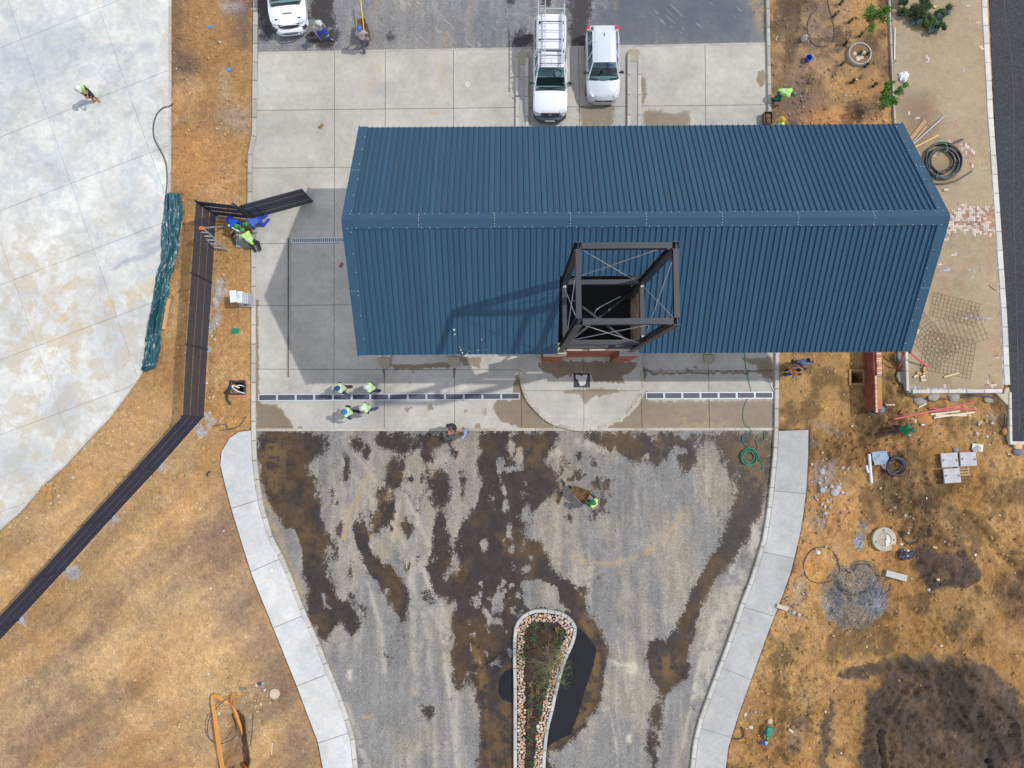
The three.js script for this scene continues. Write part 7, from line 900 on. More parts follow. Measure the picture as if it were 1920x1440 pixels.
  const seedLab = ['small green seedling right beside the grey cable loop', 'small green seedling a step right of the cable loop', 'small green seedling at the foot of the loose green young tree', 'small green seedling left above the concrete ring', 'small green seedling left below the concrete ring', 'small green seedling at the lower right rim of the concrete ring', 'upper of two small seedlings on the orange soil below the concrete ring', 'small green seedling nearest the kerb and the bright green young tree', 'left seedling growing inside the concrete ring', 'right seedling growing inside the concrete ring', 'small green seedling at the top edge beside the cable'];
  let first; for (const [x, y] of [[1562, 32], [1592, 42], [1612, 68], [1583, 84], [1577, 122], [1622, 125], [1596, 155], [1637, 162], [1609, 104], [1622, 106], [1575, 8]]) { const p = onSoil(x, y); const lab = seedLab.shift(); if (first) clone(first, lab, p, rnd() * 6); else { first = thing('seedling', lab, 'seedling', p, 'seedlings in the planting ground'); part('blades', tuft(46, .42, .55, .013, .15), LD, first); part('stem_base', new THREE.CylinderGeometry(.07, .09, .06, 10), M(lit(62, 48, 38), .95), first, V(0, .02, 0)); } }
}
// ---------------------------------------------------------------- building materials and tools lying about
const blackPipe = M(lit(44, 48, 58), .45), greyCable = M(lit(82, 84, 88), .6), teal = M(lit(30, 138, 116), .5), timber = M(lit(212, 180, 132), .85), timber2 = M(lit(190, 156, 110), .85), white = M(lit(232, 236, 238), .5), redS = M(lit(212, 96, 104), .55);
const ground = (x, y, h = 0) => { const p = P(x, y, 0); const on = underMask.r(p.x, p.z) < .3; return on ? onSoil(x, y, h) : P(x, y, .02 + h); };
const run = (name, label, cat, pts, r, mat, h = 0, seg = 90) => solo(name, label, cat, new MB().tube(pts.map(([x, y, k]) => ground(x, y, r + h + (k ?? 0))), r, seg, 7).geo, mat);
const stick = (name, label, cat, a, b, w, t, mat, h = 0, group) => solo(name, label, cat, new MB().bar(ground(...a, t / 2 + h), ground(...b, t / 2 + h), w, t).geo, mat, null, group);
const rodT = (name, label, cat, a, b, r, mat, h = 0) => solo(name, label, cat, new MB().rod(ground(...a, r + h), ground(...b, r + h), r, 10).geo, mat);
function coil(name, label, cat, cx, cy, r0, r1, n, r, mat, tail = [], head = []) { const c = P(cx, cy, 0), pts = []; for (const [x, y] of head) pts.push(ground(x, y, r)); for (let i = 0; i <= n * 20; i++) { const a = i / 20 * 6.283, k = rr(.97, 1.03), w = mix(r0, r1, .5 + .5 * Math.sin(i / 20 * 2.1)) * k; pts.push(V(c.x + Math.cos(a) * w + Math.sin(i * .11) * r, .03 + r + Math.abs(Math.sin(i / 20 * 1.7)) * r * 4.5, c.z + Math.sin(a) * w + Math.cos(i * .07) * r)); } for (const [x, y] of tail) pts.push(ground(x, y, r)); return solo(name, label, cat, new MB().tube(pts, r, n * 60, 7).geo, mat); }
coil('pipe_coil', 'big coil of black plastic water pipe on the paving beside the roof corner', 'pipe coil', 1764, 305, .6, .95, 9, .035, blackPipe, [[1735, 338], [1760, 345], [1790, 340], [1808, 330], [1822, 321]]);
rodT('pipe', 'short thick black pipe beside the big pipe coil', 'pipe', [1777, 273], [1805, 261], .06, blackPipe, .02); stick('plank', 'broad rough timber plank leaning out from the roof corner', 'plank', [1704, 265], [1735, 226], .2, .05, timber2); stick('plank', 'thin pale timber slat next to the broad rough plank', 'plank', [1709, 270], [1737, 237], .07, .04, timber); rodT('pole', 'long grey steel pole with a rusty end beside the timber', 'pole', [1708, 274], [1770, 218], .035, M(lit(196, 196, 202), .5), .06); stick('plank', 'honey coloured timber batten lowest of the pieces by the pipe coil', 'plank', [1712, 278], [1759, 254], .09, .07, M(lit(226, 186, 124), .8)); solo('twine', 'bright green twine tying the top of the black pipe coil', 'twine', new MB().tube([ground(1766, 257, .1), ground(1759, 266, .2), ground(1772, 268, .3), ground(1777, 282, .35), ground(1770, 284, .35)], .02, 30, 5).geo, M(lit(40, 160, 110), .7)); run('twine', 'short green twine tie at the bottom of the black pipe coil', 'twine', [[1759, 325, .3], [1756, 333, .3]], .02, M(lit(40, 160, 110), .7), 0, 10);
coil('hose_coil', 'green garden hose coiled on the forecourt with its end running under the roof', 'hose', 1403.5, 857, .28, .44, 7, .016, teal, [[1418, 850], [1421, 838], [1417, 826], [1424, 814], [1432, 814], [1433, 824], [1420, 830]], [[1396, 640], [1397, 680], [1404, 715], [1408, 738], [1399, 752], [1393, 775], [1396, 795], [1409, 808], [1406, 815], [1393, 818], [1393, 828], [1400, 838]]);
solo('hose_loop', 'loose loop of green hose at the lower right of the hose coil', 'hose', new MB().tube([[1420, 858], [1427, 866], [1430, 876], [1424, 882], [1414, 880]].map(([x, y]) => P(x, y, .03)), .016, 30, 6).geo, teal);
run('hose', 'black hose curving over the right edge of the pale pad', 'hose', [[327, 195], [318, 199], [306, 202], [294, 214], [287.5, 236], [289, 258], [297, 275], [306, 292], [312, 312], [313, 345], [311, 362]], .03, greyCable, .07);
run('cable', 'long thin loop of grey cable on the planting soil at the top right', 'cable', [[1548, -20], [1530, 18], [1517, 34], [1514, 55], [1518, 75], [1531, 86], [1548, 87], [1560, 78], [1564, 58], [1560, 35], [1553, 10], [1550, -20]], .022, greyCable);
run('cable', 'round loop of black cable on the soil beside the right footpath', 'cable', [[1500, 1080], [1509, 1078], [1506, 1062], [1514, 1040], [1530, 1027], [1552, 1028], [1567, 1042], [1573, 1065], [1573, 1095], [1578, 1108]], .022, greyCable); run('cable', 'second arc of the black cable closing the loop beside the right footpath', 'cable', [[1508, 1072], [1516, 1086], [1532, 1093], [1552, 1091], [1562, 1086]], .02, greyCable);
coil('cable_coil', 'tangled loops of dark cable lying on the grey gravel heap', 'cable', 1618, 1077, .5, .72, 3, .018, greyCable, [[1650, 1080], [1666, 1082], [1668, 1105], [1650, 1116]], [[1575, 1060], [1573, 1100], [1600, 1112], [1630, 1105]]); run('cable', 'slack dark cable trailing across the lower gravel heap', 'cable', [[1563, 1112], [1575, 1100], [1600, 1115], [1625, 1108], [1640, 1090], [1655, 1078], [1642, 1120], [1638, 1100]], .018, greyCable, .2);
coil('pipe_coil', 'small coil of navy flexible duct on the damp soil', 'pipe coil', 1675, 874, .34, .48, 3, .04, M(lit(44, 44, 66), .45), [], [[1632, 851], [1650, 853], [1672, 857], [1688, 866]]); run('pipe', 'half ring of black corrugated pipe right of the round manhole', 'pipe', [[1692, 996], [1691, 1006], [1698, 1016], [1708, 1019], [1717, 1015], [1722, 1006]], .045, blackPipe); run('pipe', 'curved black pipe at the lower edge of the right footpath', 'pipe', [[1389, 1363], [1394, 1372], [1391, 1382], [1383, 1385], [1375, 1384]], .035, blackPipe); run('conduit', 'black conduit running along the outside of the paving kerb to the road end', 'conduit', [[1680, 658], [1683, 690], [1688, 720], [1700, 738], [1716, 744], [1738, 749], [1770, 748], [1800, 744], [1845, 742], [1862, 748], [1878, 765], [1883, 785], [1881, 808], [1886, 828], [1900, 836]], .045, M(lit(74, 78, 84), .5), .03);
rodT('pipe', 'thick white plastic pipe on the soil below the green worker', 'pipe', [1628, 851], [1632.5, 905], .075, white); rodT('pipe', 'short white plastic pipe beside the thick white pipe', 'pipe', [1623, 872], [1626.5, 886], .06, white); rodT('stick', 'tapering pale stick above the short white pipe', 'stick', [1620, 860], [1623, 871], .02, timber);
// red props and pale poles
rodT('pole', 'long red steel prop crossing the bundle of poles', 'pole', [1673, 786], [1822, 754], .045, redS, .12); rodT('pole', 'second red steel prop lying level in the bundle of poles', 'pole', [1740, 765.5], [1831, 768], .045, redS); rodT('pole', 'short red steel prop under the bundle of poles', 'pole', [1732, 773], [1790, 767], .04, redS); stick('batten', 'upper pale timber batten below the red poles', 'batten', [1744, 777], [1799, 771], .08, .06, M(lit(232, 220, 190), .8)); stick('batten', 'middle pale timber batten below the red poles', 'batten', [1749, 783], [1825, 773], .08, .06, M(lit(232, 220, 190), .8), .07); stick('batten', 'lowest pale timber batten below the red poles', 'batten', [1753, 778.5], [1819, 779], .09, .06, M(lit(228, 214, 184), .8)); stick('batten', 'short pale batten lying alone above the red poles', 'batten', [1722, 764], [1736, 757], .06, .05, M(lit(232, 220, 190), .8));
solo('steel_prop', 'red steel prop leaning from the roof corner onto the excavated soil', 'prop', new MB().rod(ground(1684, 691, .05), P(1697, 660, 1.2), .045, 8).rod(ground(1678, 687, .04), ground(1690, 692, .04), .04, 8).geo, redS); solo('steel_prop', 'red steel prop leaning from the roof corner onto the sandy paving', 'prop', new MB().rod(ground(1738, 687, .05), P(1701, 657, .9), .045, 8).rod(ground(1733, 689, .04), ground(1745, 685, .04), .04, 8).geo, redS); rodT('pole', 'thin pale pole lying on the paving near its lower kerb', 'pole', [1770, 707], [1798, 699], .05, M(lit(226, 206, 160), .7)); rodT('stick', 'short pale stick beside the roadside kerb', 'stick', [1856, 535], [1868, 544], .03, timber); rodT('pole', 'short white rod beside the right end of the drain grate', 'pole', [1445, 720], [1453.5, 738], .03, white);
// loose bricks
{ let b0; const bc = [[214, 166, 116], [226, 204, 176], [168, 102, 78]]; const brick = (x, y, a, k, label, h = 0) => solo('brick', label, 'brick', brick.g ??= new RoundedBoxGeometry(.24, .09, .115, 1, .008), M(lit(...bc[k]), .9), ground(x, y, .05 + h), 'loose bricks', a);
  brick(1717, 705, .5, 1, 'loose pale brick at the left of the brick group on the paving'); brick(1730, 706, .5, 1, 'loose pale brick in the middle of the brick group on the paving'); brick(1731, 712.5, 0, 1, 'loose pale brick at the bottom of the brick group on the paving'); brick(1733, 692, 1.5, 0, 'tan brick at the top of the brick group on the paving', .06); brick(1723, 700, -.5, 0, 'tan brick above the pale left brick of the group'); brick(1733, 699, .8, 0, 'tan brick lying slanted behind the middle pale brick'); brick(1720, 614, .6, 2, 'red brown brick at the right edge of the roof'); brick(1715, 620, 1.2, 0, 'tan brick under the right edge of the roof'); brick(1720, 622, 1, 1, 'pale brick just off the right edge of the roof'); brick(1682, 837, .3, 2, 'red brown brick on the soil below the green worker'); brick(1689, 772, 1.1, 2, 'red brown brick on the soil left of the red poles'); brick(1482, 1369, -.6, 1, 'pale brick on the dark patch near the lower right path'); brick(1773.5, 356, .1, 1, 'pale brick on the paving below the big pipe coil'); brick(602, 236, .8, 2, 'brown brick on the upper lane left of the roof'); brick(639, 497, .9, 2, 'dark brown brick in the shade left of the roof'); brick(1752, 1026, -.3, 0, 'tan brick above the dark soil heap'); }
// unfinished brick wall with its pit
{ const w = thing('brick_wall', 'unfinished low red brick wall standing on the soil under the right eave', 'wall'), a = P(1619, 650, 0), b = P(1618, 771, 0), L = b.z - a.z, H = 1.05, th = .36; w.position.set(a.x, -.05, a.z); const A = (n, x, y, z, sx, sy, sz, m) => part(n, new RoundedBoxGeometry(sx, sy, sz, 1, .006), m, w, V(x, y, z));
  for (const [i, g] of brickFace(L, H).entries()) { const m = part('brickwork', g, brickMats[i], w, V(0, 0, 0), -Math.PI / 2); m.userData.kind = 'stuff'; } for (const [i, g] of brickFace(th, H).entries()) { const m = part('brickwork', g, brickMats[i], w, V(0, 0, L)); m.userData.kind = 'stuff'; } part('mortar_core', new THREE.BoxGeometry(th - .03, H - .08, L - .03), mortar, w, V(th / 2, (H - .08) / 2, L / 2));
  const tops = [M(lit(222, 158, 124), .9), M(lit(206, 128, 100), .9), M(lit(230, 190, 160), .9), M(lit(170, 150, 160), .9)]; let z = .1; for (; z < 1.55; z += .12) A('top_brick', .24 + rr(-.02, .02), H + .03, z, .24, .09, .105, tops[Math.floor(rnd() * 4)]); for (; z < L; z += .23) A('top_brick', .06, H + .02, z, .105, .08, .215, tops[Math.floor(rnd() * 3)]); for (let k = 0; k < 4; k++) A('top_brick', .2, H + .02, L - .5 + k * .12, .22, .08, .1, tops[1]); part('mortar_bed', new THREE.BoxGeometry(.2, .02, L - 1.8), M(lit(190, 150, 90), .95), w, V(.26, H - .02, L / 2 + .7));
  stick('lath', 'pale lath resting across the end of the unfinished brick wall', 'lath', [1640, 760], [1656, 760], .05, .03, M(lit(226, 206, 186), .8), 1.1);
  const p = thing('pit_frame', 'timber framed pit in the soil beside the unfinished brick wall', 'pit', onSoil(1590, 708)); const c = P(1607, 707, 0); p.position.set(c.x, -.02, c.z); for (const [x, z, sx, sz] of [[0, -.36, .84, .12], [0, .36, .84, .12], [-.36, 0, .12, .6], [.36, 0, .12, .6]]) part('timber', new RoundedBoxGeometry(sx, .1, sz, 1, .01), M(lit(172, 138, 90), .9), p, V(x, .0, z));
  const g = new THREE.TorusGeometry(.13, .03, 8, 20); solo('bucket', 'blue bucket lying at the end of the unfinished brick wall', 'bucket', new MB().add(new THREE.CylinderGeometry(.15, .12, .26, 18, 1, true), new THREE.Matrix4().makeRotationX(1.1)).add(new THREE.CircleGeometry(.12, 18), new THREE.Matrix4().makeTranslation(0, -.06, -.12)).geo, M(lit(20, 110, 170), .5, { side: THREE.DoubleSide }), ground(1631, 769, .15)); solo('bucket', 'dull blue bucket right of the bright blue one by the brick wall', 'bucket', new MB().add(new THREE.CylinderGeometry(.16, .13, .26, 18)).add(new THREE.TorusGeometry(.16, .012, 5, 20).rotateX(Math.PI / 2), new THREE.Matrix4().makeTranslation(0, .13, 0)).geo, M(lit(40, 98, 130), .5), ground(1649, 768, .13)); }
// reinforcing mesh sheets on the paving
{ const mesh = (x, y, w, d, a, sp, label) => { const m = new MB(), p = P(x, y, .03); for (let u = -w / 2; u <= w / 2 + .001; u += sp) m.box(u, .012, 0, .009, .009, d); for (let v = -d / 2; v <= d / 2 + .001; v += sp) m.box(0, .021, v, w, .009, .009); solo('mesh_sheet', label, 'steel mesh', m.geo, M(lit(150, 122, 94), .8), p, null, a); }; mesh(1742, 640, 2.6, 1.5, -.9, .2, 'rusty reinforcing mesh sheet nearest the roof edge'); mesh(1790, 580, 2.4, 1.2, -.25, .2, 'rusty reinforcing mesh sheet upper of the three on the paving'); mesh(1778, 665, 2.6, 2.0, -.2, .2, 'rusty reinforcing mesh sheet lowest of the three on the paving'); mesh(1800, 620, 2.6, 1.8, .35, .25, 'thin reinforcing mesh sheet partly under sand in the middle of the paving'); }
// concrete slabs on battens, manhole ring and other concrete
{ const sl = (x, y, w, d, a, label, h = .28) => { const t = thing('concrete_slab', label, 'slab', ground(x, y, h), null, a); part('slab', new RoundedBoxGeometry(w, .1, d, 1, .012), MC(206, 208, 214), t); for (const s of [-1, 1]) part('lifting_recess', new THREE.BoxGeometry(.09, .012, .09), M(lit(132, 104, 84), .9), t, V(s * (w / 2 - .09), .05, .02 * s)); for (const s of [-1, 1]) part('bearer', new THREE.BoxGeometry(w * .9, h - .04, .1), M(lit(120, 96, 66), .9), t, V(0, -h / 2 - .03, s * d * .3)); }; sl(1773.5, 862, .84, .72, .06, 'upper left grey concrete slab of the three laid out on battens'); sl(1808, 860, .8, .68, .03, 'upper right grey concrete slab of the three laid out on battens'); sl(1778, 891, .82, .72, .07, 'lower left grey concrete slab of the three laid out on battens');
  const pl = thing('pallet', 'short timber pallet right of the lower concrete slab', 'pallet', ground(1803, 882, .1), null, .06); for (let k = 0; k < 4; k++) part('board', new RoundedBoxGeometry(.62, .03, .09, 1, .005), timber2, pl, V(0, .06, -.2 + k * .135)); for (const x of [-.25, .25]) part('bearer', new THREE.BoxGeometry(.08, .1, .5), timber2, pl, V(x, 0, 0));
  solo('board', 'square white board on the soil above the concrete slabs', 'board', new THREE.BoxGeometry(.54, .03, .36), M(lit(234, 230, 216), .8), ground(1832, 839, .03), null, -.15); solo('carton', 'flattened grey printed carton lying half on the white board', 'carton', new MB().rbox(0, 0, 0, .4, .06, .26, .01).box(.02, .033, 0, .16, .006, .12).geo, M(lit(176, 168, 164), .8), ground(1829, 842, .08), null, .7);
  const mh = thing('manhole_ring', 'round pale concrete manhole slab with an inner lid and three holes', 'manhole', ground(1654, 1010, .1)); const latheRing = (r0, r1, h) => new THREE.LatheGeometry([[r0, 0], [r0, h - .01], [r0 + .01, h], [r1 - .02, h], [r1, h - .02], [r1, 0], [r0, 0]].map((p) => new THREE.Vector2(...p)), 48); part('ring', toCreasedNormals(latheRing(.335, .6, .14), .5), MC(208, 198, 178), mh); for (const a of [1.65, 3.4, -.05]) part('lifting_hole', new THREE.CylinderGeometry(.045, .045, .006, 14), M(lit(84, 74, 64)), mh, V(Math.cos(a) * .46, .14, -Math.sin(a) * .46)); part('lid', new THREE.CylinderGeometry(.318, .318, .115, 36), MC(196, 184, 166), mh, V(.0, .06, 0)); part('lid_hole', new THREE.CylinderGeometry(.03, .03, .01, 12), M(lit(90, 76, 64)), mh, V(0, .119, 0)); { const sh = new THREE.Shape(); [[.02, -.3], [.2, -.22], [.22, -.1], [.3, -.06], [.28, .1], [.18, .26], [.06, .28], [.1, .1], [.02, -.05], [.06, -.18]].forEach((p, i) => sh[i ? 'lineTo' : 'moveTo'](...p)); part('cement_patch', new THREE.ExtrudeGeometry(sh, { depth: .02, bevelEnabled: false }).rotateX(-Math.PI / 2), M(lit(232, 226, 212), .95), mh, V(0, .14, .06)); part('soil_spill', rockGeo(2, 33, .35), M(lit(178, 130, 74), .97), mh, V(.42, .06, .36)).scale.setScalar(.26); }
  const ring = thing('concrete_ring', 'concrete manhole ring filled with brown soil among the seedlings', 'concrete ring', ground(1609, 104, 0)); part('ring', toCreasedNormals(latheRing(.53, .6, .24), .5), MC(206, 202, 192), ring); part('soil_fill', new THREE.CylinderGeometry(.525, .525, .18, 30), M(lit(140, 112, 84), .97), ring, V(0, .09, 0)); for (const [x, z, s] of [[.2, -.05, .12], [-.25, .0, .1], [-.1, .25, .13], [.1, .2, .09]]) part('lime_patch', rockGeo(1, 40 + x, .25), M(lit(214, 204, 188), .95), ring, V(x, .18, z)).scale.setScalar(s);
  solo('concrete_post', 'short pale concrete post lying beside the gravel heap', 'post', new MB().bar(ground(1658, 1073, .12), ground(1696, 1083, .12), .3, .24).geo, MC(216, 212, 204)); solo('concrete_block', 'small pale concrete block on the edge of the right footpath', 'block', new RoundedBoxGeometry(.58, .14, .2, 2, .015), MC(220, 212, 198), P(1466.5, 1138.5, .2), null, -.3); const gb = thing('concrete_slab', 'grey concrete slab on the soil under the kneeling lime vest worker', 'slab', ground(462, 452, .06)); part('slab', new RoundedBoxGeometry(1.0, .12, .72, 1, .012), MC(170, 172, 170), gb); part('lid', new RoundedBoxGeometry(.9, .03, .3, 1, .01), MC(190, 192, 190), gb, V(-.02, .07, -.14)); rodT('conduit', 'grey fibre pipe between the two kneeling workers', 'pipe', [467, 415], [478, 437], .12, MC(190, 188, 180)); run('conduit', 'thick black conduit bent around the grey slab by the kerb', 'conduit', [[446, 428], [437, 440], [437, 452], [443, 459], [452, 460]], .05, blackPipe); solo('pipe', 'white plastic pipe lying over the back of the bending worker', 'pipe', new MB().rod(P(428, 422, .95), P(452, 436, .85), .05, 10).geo, white); }
// things at the left kerb
{ const w = thing('metal_cabinet', 'open white metal cabinet tipped against the left kerb', 'cabinet', ground(461, 562)); const wm = M(lit(238, 240, 244), .4), gm = M(lit(200, 202, 210), .5, { metalness: .2 }); part('lid', new THREE.BoxGeometry(.34, .03, .6), wm, w, V(-.3, .88, -.02), .12); part('body', new MB().rbox(0, .44, 0, .26, .84, .58, .015).geo, wm, w); part('tray', new MB().rbox(.18, .3, .02, .34, .5, .54, .012, 0, 0, .12).geo, gm, w); for (const x of [.1, .2, .3]) part('rib', new THREE.BoxGeometry(.02, .02, .5), wm, w, V(x, .57 - (x - .18) * -.12, .02)); part('plinth', new RoundedBoxGeometry(.72, .1, .5, 1, .01), MC(190, 184, 176), w, V(.05, .05, .14)); part('handle', new MB().tube([V(-.13, .8, -.1), V(-.02, .9, -.1), V(-.02, .9, .08), V(-.13, .8, .08)], .015, 16, 6).geo, gm, w);
  solo('plastic_card', 'small teal green plastic sheet on the soil below the white cabinet', 'plastic sheet', new MB().rbox(0, 0, 0, .4, .012, .28, .005).geo, M(lit(8, 136, 108), .5), ground(441.5, 620.5, .02), null, -.05); for (const [x, y, l] of [[393.5, 50.5, 'upper'], [430, 131, 'lower']]) solo('marker_lid', `${l} of two round blue plastic lids on the soil strip beside the pad`, 'lid', new MB().cyl(0, 0, 0, .095, .03, 24).cyl(0, .02, 0, .08, .02, 24).geo, M(lit(84, 146, 240), .5), ground(x, y, .02));
  const p = thing('inspection_pit', 'brick lined inspection pit with black frame, ducts and white conduits by the left kerb', 'pit'); const c = P(445, 727, 0); p.position.set(c.x, -.03, c.z); const fr = M(lit(58, 56, 62), .6); part('frame', new MB().box(0, .04, -.31, .8, .07, .06).box(0, .04, .31, .8, .07, .06).box(.38, .04, 0, .06, .07, .58).box(-.38, .04, 0, .05, .07, .58).geo, fr, p); for (let k = 0; k < 4; k++) part('brick', new RoundedBoxGeometry(.22, .09, .1, 1, .008), M(lit(212, 136, 100), .9), p, V(-.33 + k * .23, .0, .43), rr(-.05, .05)); for (let k = 0; k < 2; k++) part('brick', new RoundedBoxGeometry(.22, .09, .1, 1, .008), M(lit(224, 152, 132), .9), p, V(-.28 + k * .23, 0, -.42)); part('brick', new RoundedBoxGeometry(.1, .09, .22, 1, .008), M(lit(216, 150, 130), .9), p, V(-.46, 0, -.2)); part('duct', new MB().tube([V(-.25, .15, -.4), V(-.28, .2, -.1), V(-.45, .18, .12), V(-.6, .1, .28)], .06, 24, 8).geo, blackPipe, p); part('duct', new MB().tube([V(-.3, .16, .0), V(-.45, .15, .3), V(-.48, .1, .6), V(-.3, .07, .85)], .05, 24, 8).geo, blackPipe, p); part('conduit', new MB().tube([V(.4, .06, .28), V(.1, .12, .2), V(-.2, .16, -.02), V(-.22, .16, -.1), V(.15, .1, .0)], .03, 30, 8).geo, white, p); part('conduit', new MB().tube([V(0, .1, -.1), V(.2, .1, -.12), V(.4, -.05, -.02)], .025, 16, 8).geo, white, p);
  run('cable', 'bent dark rod lying on the soil above the left footpath', 'rod', [[399, 799], [424, 796.5], [425, 805], [412, 807]], .02, greyCable); run('cable', 'curved dark cable running to the left kerb above the footpath', 'cable', [[425, 805], [440, 803], [452, 795], [461, 781]], .025, greyCable); run('pipe_end', 'short bent black pipe with a blue end beside the left footpath', 'pipe', [[394, 884], [389, 888], [390, 893]], .04, blackPipe); rodT('rebar', 'thin dark bar sticking out of the pad edge near the boulder clump', 'bar', [74, 917], [92, 902], .04, M(lit(120, 128, 140), .6)); solo('uplight', 'small round white light fitting set in the left footpath', 'light fitting', new MB().cyl(0, 0, 0, .12, .04, 24).sph(0, .02, 0, .08, .4, 14).geo, M(lit(234, 232, 222), .5), P(508, 1069.5, .11)); }
// orange duct bank at the bottom left
{ const om = M(lit(238, 136, 62), .6), om2 = M(lit(226, 166, 60), .6), n = (x, y, h = 0) => P(x, y, h), ob = thing('cable_ducts', 'bundle of orange cable ducts rising from the trench at the bottom left', 'cable ducts'); for (let k = 0; k < 5; k++) { const o = (k - 2) * 1.6, f = .5 + k * .12; part('duct', new MB().tube([n(423 + o, 1470, .1), n(417 + o, 1440, .3), n(409 + o, 1390, .45), n(403 + o * .8, 1345, .45), n(398 + o * .5, 1312, .3), n(399.5, 1304 + o * .6, .25), n(410, 1307 + o * .7, .3), n(424, 1316 + o * .6, .25), n(431, 1320, .15)], .024, 70, 6).geo, k % 2 ? om : om2, ob); part('duct', new MB().tube([n(431, 1320 + o * .2, .15), n(438 + o * .4, 1328, .25), n(445 + o * .5, 1345, .3), n(451 + o * .5, 1362, .2), n(454, 1378, -.1)], .022, 40, 6).geo, k % 2 ? om2 : om, ob); }
  for (let k = 0; k < 7; k++) { const a = k / 7 * 6.28; part('duct_end', new MB().tube([n(431, 1322, .1), n(440 + Math.cos(a) * 6, 1312 + Math.sin(a) * 7, .35), n(440 + Math.cos(a + .8) * 9, 1308 + Math.sin(a + .8) * 11, .18)], .02, 16, 6).geo, k % 2 ? om : om2, ob); } solo('cable', 'thin navy cable looping out of the trench at the bottom left', 'cable', new MB().tube([[431, 1308], [418, 1315], [404, 1330], [393, 1345], [389, 1365], [392, 1383], [402, 1392], [416, 1394], [430, 1389], [444, 1379]].map(([x, y]) => P(x, y, .32)), .022, 90, 7).geo, M(lit(58, 60, 92), .5)); run('cable', 'thin grey cable lying right of the trench at the bottom left', 'cable', [[474, 1340], [473, 1370], [470, 1395], [463, 1415], [460, 1432]], .02, greyCable); solo('round_cover', 'round pale concrete cover on the soil beside the left footpath', 'cover', new MB().cyl(0, 0, 0, .25, .09, 24).cyl(0, .05, 0, .18, .03, 20).geo, M(lit(216, 196, 170), .95), ground(516, 1300, .05)); rodT('rod', 'short white plastic rod on the soil at the bottom left', 'rod', [510.5, 1392], [509.5, 1415], .02, white); rodT('pipe', 'short grey pipe stub above the orange duct ends', 'pipe', [451, 1290.5], [462, 1291.5], .05, M(lit(140, 132, 134), .6)); rodT('pipe', 'short navy pipe stub between the trench and the round cover', 'pipe', [485, 1282], [491, 1281], .07, M(lit(66, 66, 94), .6)); for (const [x, y, l] of [[400, 1420, 'rear']]) run('duct', 'orange duct end leaving the trench at the bottom edge', 'duct', [[459, 1432], [463, 1440], [470, 1452]], .06, om); }
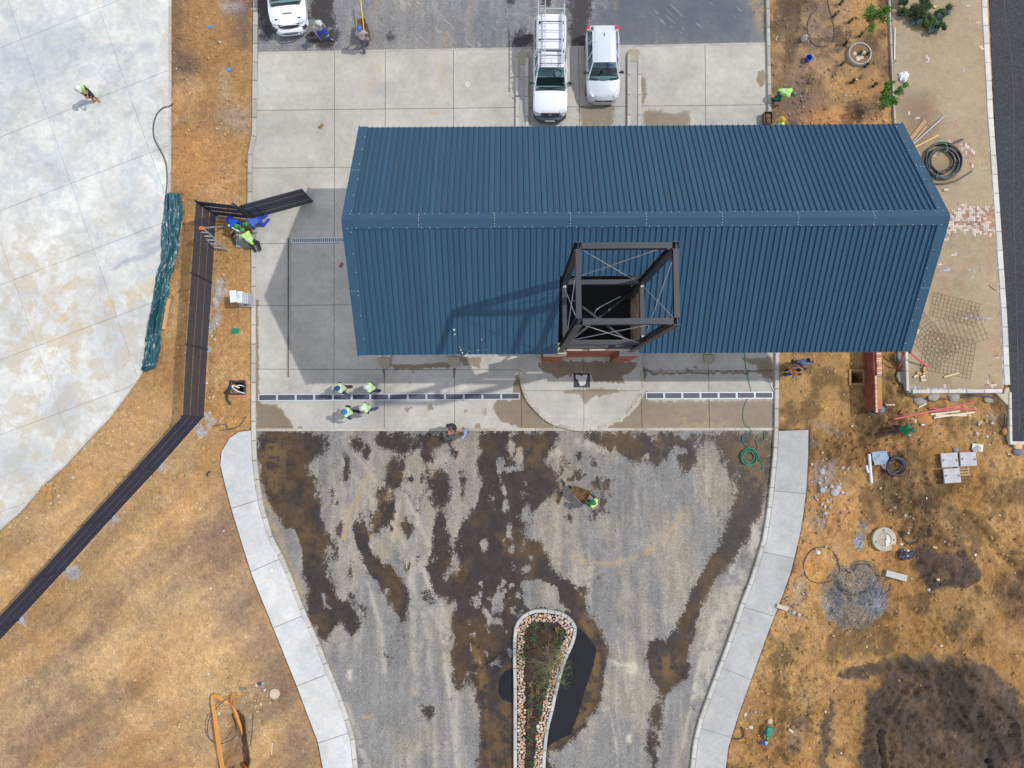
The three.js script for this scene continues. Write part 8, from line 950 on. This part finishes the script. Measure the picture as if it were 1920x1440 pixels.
// rammer, buckets, bags, pole and cloth at the right
{ const r = thing('rammer', 'teal and blue trench rammer lying on the soil near the lower right footpath', 'machine', ground(1433, 1368)); const bl = M(lit(60, 120, 216), .5), nv = M(lit(44, 48, 76), .6); part('engine_cover', new RoundedBoxGeometry(.3, .3, .46, 3, .07), M(lit(12, 142, 126), .45), r, V(.06, .45, -.1), -.15); part('handle_frame', new MB().tube([V(.15, .4, -.3), V(-.18, .5, -.1), V(-.2, .45, .45), V(-.1, .35, .6)], .02, 24, 6).tube([V(.0, .4, .1), V(-.02, .35, .35), V(-.08, .25, .5)], .06, 14, 8).geo, nv, r); part('fuel_cap', new THREE.CylinderGeometry(.05, .05, .06, 14), M(lit(40, 200, 60), .5), r, V(-.02, .5, .2)); part('tank', new MB().sph(-.05, .35, .48, .1, .9, 14).geo, M(lit(120, 190, 246), .4), r); part('shoe', new RoundedBoxGeometry(.16, .12, .22, 2, .03), bl, r, V(-.16, .2, .54));
  const b = thing('bucket', 'open blue bucket on the planting soil at the top right', 'bucket', ground(1513, 113)); part('wall', new THREE.CylinderGeometry(.16, .12, .3, 24, 1, true), M(lit(24, 80, 214), .45, { side: THREE.DoubleSide }), b, V(0, .15, 0)); part('rim', new THREE.TorusGeometry(.16, .014, 6, 26).rotateX(Math.PI / 2), M(lit(40, 100, 230), .45), b, V(0, .3, 0)); part('bottom', new THREE.CylinderGeometry(.12, .12, .02, 20), M(lit(20, 70, 190), .5), b, V(0, .02, 0)); part('paint_spill', new THREE.CylinderGeometry(.05, .04, .01, 9), white, b, V(.04, .035, .05));
  const crumple = (r, s, flat) => { const g = new THREE.IcosahedronGeometry(1, 4), p = g.attributes.position; for (let i = 0; i < p.count; i++) { const x = p.getX(i), y = p.getY(i), z = p.getZ(i), k = .6 + .75 * Math.abs(fbm(x * 2.4 + s, z * 2.4 + y * 2 + s, 4, .6) - .35) * 1.6; p.setXYZ(i, x * r[0] * k, y * r[1] * k * flat, z * r[2] * k); } g.computeVertexNormals(); return g; }; solo('plastic_bag', 'crumpled white plastic bag on the paving by the young tree', 'bag', crumple([.28, .3, .34], 3, .5), M(lit(226, 232, 242), .4), ground(1695, 144, .06)); solo('plastic_bag', 'small white bag standing on the planting soil', 'bag', crumple([.16, .5, .16], 8, .8), M(lit(220, 222, 218), .5), ground(1505, 75, .15)); solo('trowel', 'yellow handled trowel beside the white plastic bag', 'trowel', new MB().rod(ground(1690, 137, .03), ground(1697, 137, .03), .03, 8).bar(ground(1697, 137, .03), ground(1702, 138, .03), .08, .012).geo, M(lit(236, 190, 70), .5)); solo('plastic_sheet', 'crumpled black plastic sheet beside the dark soil heap', 'plastic sheet', crumple([.5, .5, .32], 15, .4), M(lit(46, 48, 62), .3), ground(1696, 1040, .05)); solo('cloth', 'crumpled blue grey cement sack on the damp soil', 'sack', (() => { const g = new THREE.PlaneGeometry(.8, .66, 24, 20); g.rotateX(-Math.PI / 2); const p = g.attributes.position; for (let i = 0; i < p.count; i++) { const x = p.getX(i), z = p.getZ(i); p.setXYZ(i, x + .12 * z, .04 + fbm(x * 5, z * 5, 3) * .16, z + .1 * x * x); } g.computeVertexNormals(); return g; })(), M(lit(156, 178, 196), .8, { side: THREE.DoubleSide }), ground(1649, 858, .0), null, .1); solo('cloth', 'pale scrap of sacking between the sack and the navy coil', 'sack', crumple([.16, .2, .32], 22, .3), M(lit(196, 196, 196), .8), ground(1657, 873, .05), null, .5); solo('yellow_tool', 'yellow tool head on the paving right of the plant group', 'tool', new MB().rbox(0, .04, 0, .14, .07, .12, .02).bar(V(.05, .03, -.02), V(.2, .03, -.12), .03, .03).geo, M(lit(238, 200, 90), .5), ground(1752, 14)); solo('yellow_tool', 'second yellow tool with a black grip below the narrow shrub', 'tool', new MB().rbox(0, .04, 0, .1, .07, .14, .02).bar(V(0, .03, .05), V(0, .03, .22), .04, .03).geo, M(lit(240, 200, 100), .5), ground(1779, 18)); stick('timber_rail', 'long white timber rail lying along the kerb of the planting ground', 'rail', [1678, 52], [1677, 112], .06, .05, M(lit(230, 226, 212), .8)); rodT('stick', 'dark stick lying across the kerb of the planting ground', 'stick', [1672, 120], [1681, 113], .02, greyCable); rodT('rod', 'white rod on the soil beside the right upper kerb', 'rod', [1454, 76], [1458, 68], .02, white); solo('bottle', 'white plastic bottle lying below the big orange rock', 'bottle', new MB().rod(V(-.09, .07, 0), V(.09, .07, 0), .06, 10).rod(V(.09, .07, 0), V(.15, .07, 0), .025, 8).geo, white, ground(1729, 796, 0)); solo('rubble_box', 'open dark box of rubble at the kerb beside the yellow helmet worker', 'box', new MB().box(-.2, .2, 0, .03, .4, .6).box(.2, .2, 0, .03, .4, .6).box(0, .2, -.3, .4, .4, .03).box(0, .2, .3, .4, .4, .03).sph(0, .26, -.1, .17, .7, 8).sph(.02, .28, .14, .15, .7, 8).geo, M(lit(120, 96, 78), .9), ground(1436, 226, 0)); }
{ const s = thing('spade', 'spade held by the green jacketed worker in the dug soil', 'spade'); const a = onSoil(1700, 812, .02), b = onSoil(1688, 806, .75); part('shaft', new MB().rod(a, b, .018, 8).geo, timber, s); part('blade', new MB().bar(a, a.clone().add(V(.25, -.05, .08)), .2, .02).geo, M(lit(130, 132, 138), .5, { metalness: .3 }), s); }
camera.updateProjectionMatrix();
renderer.render(scene, camera);
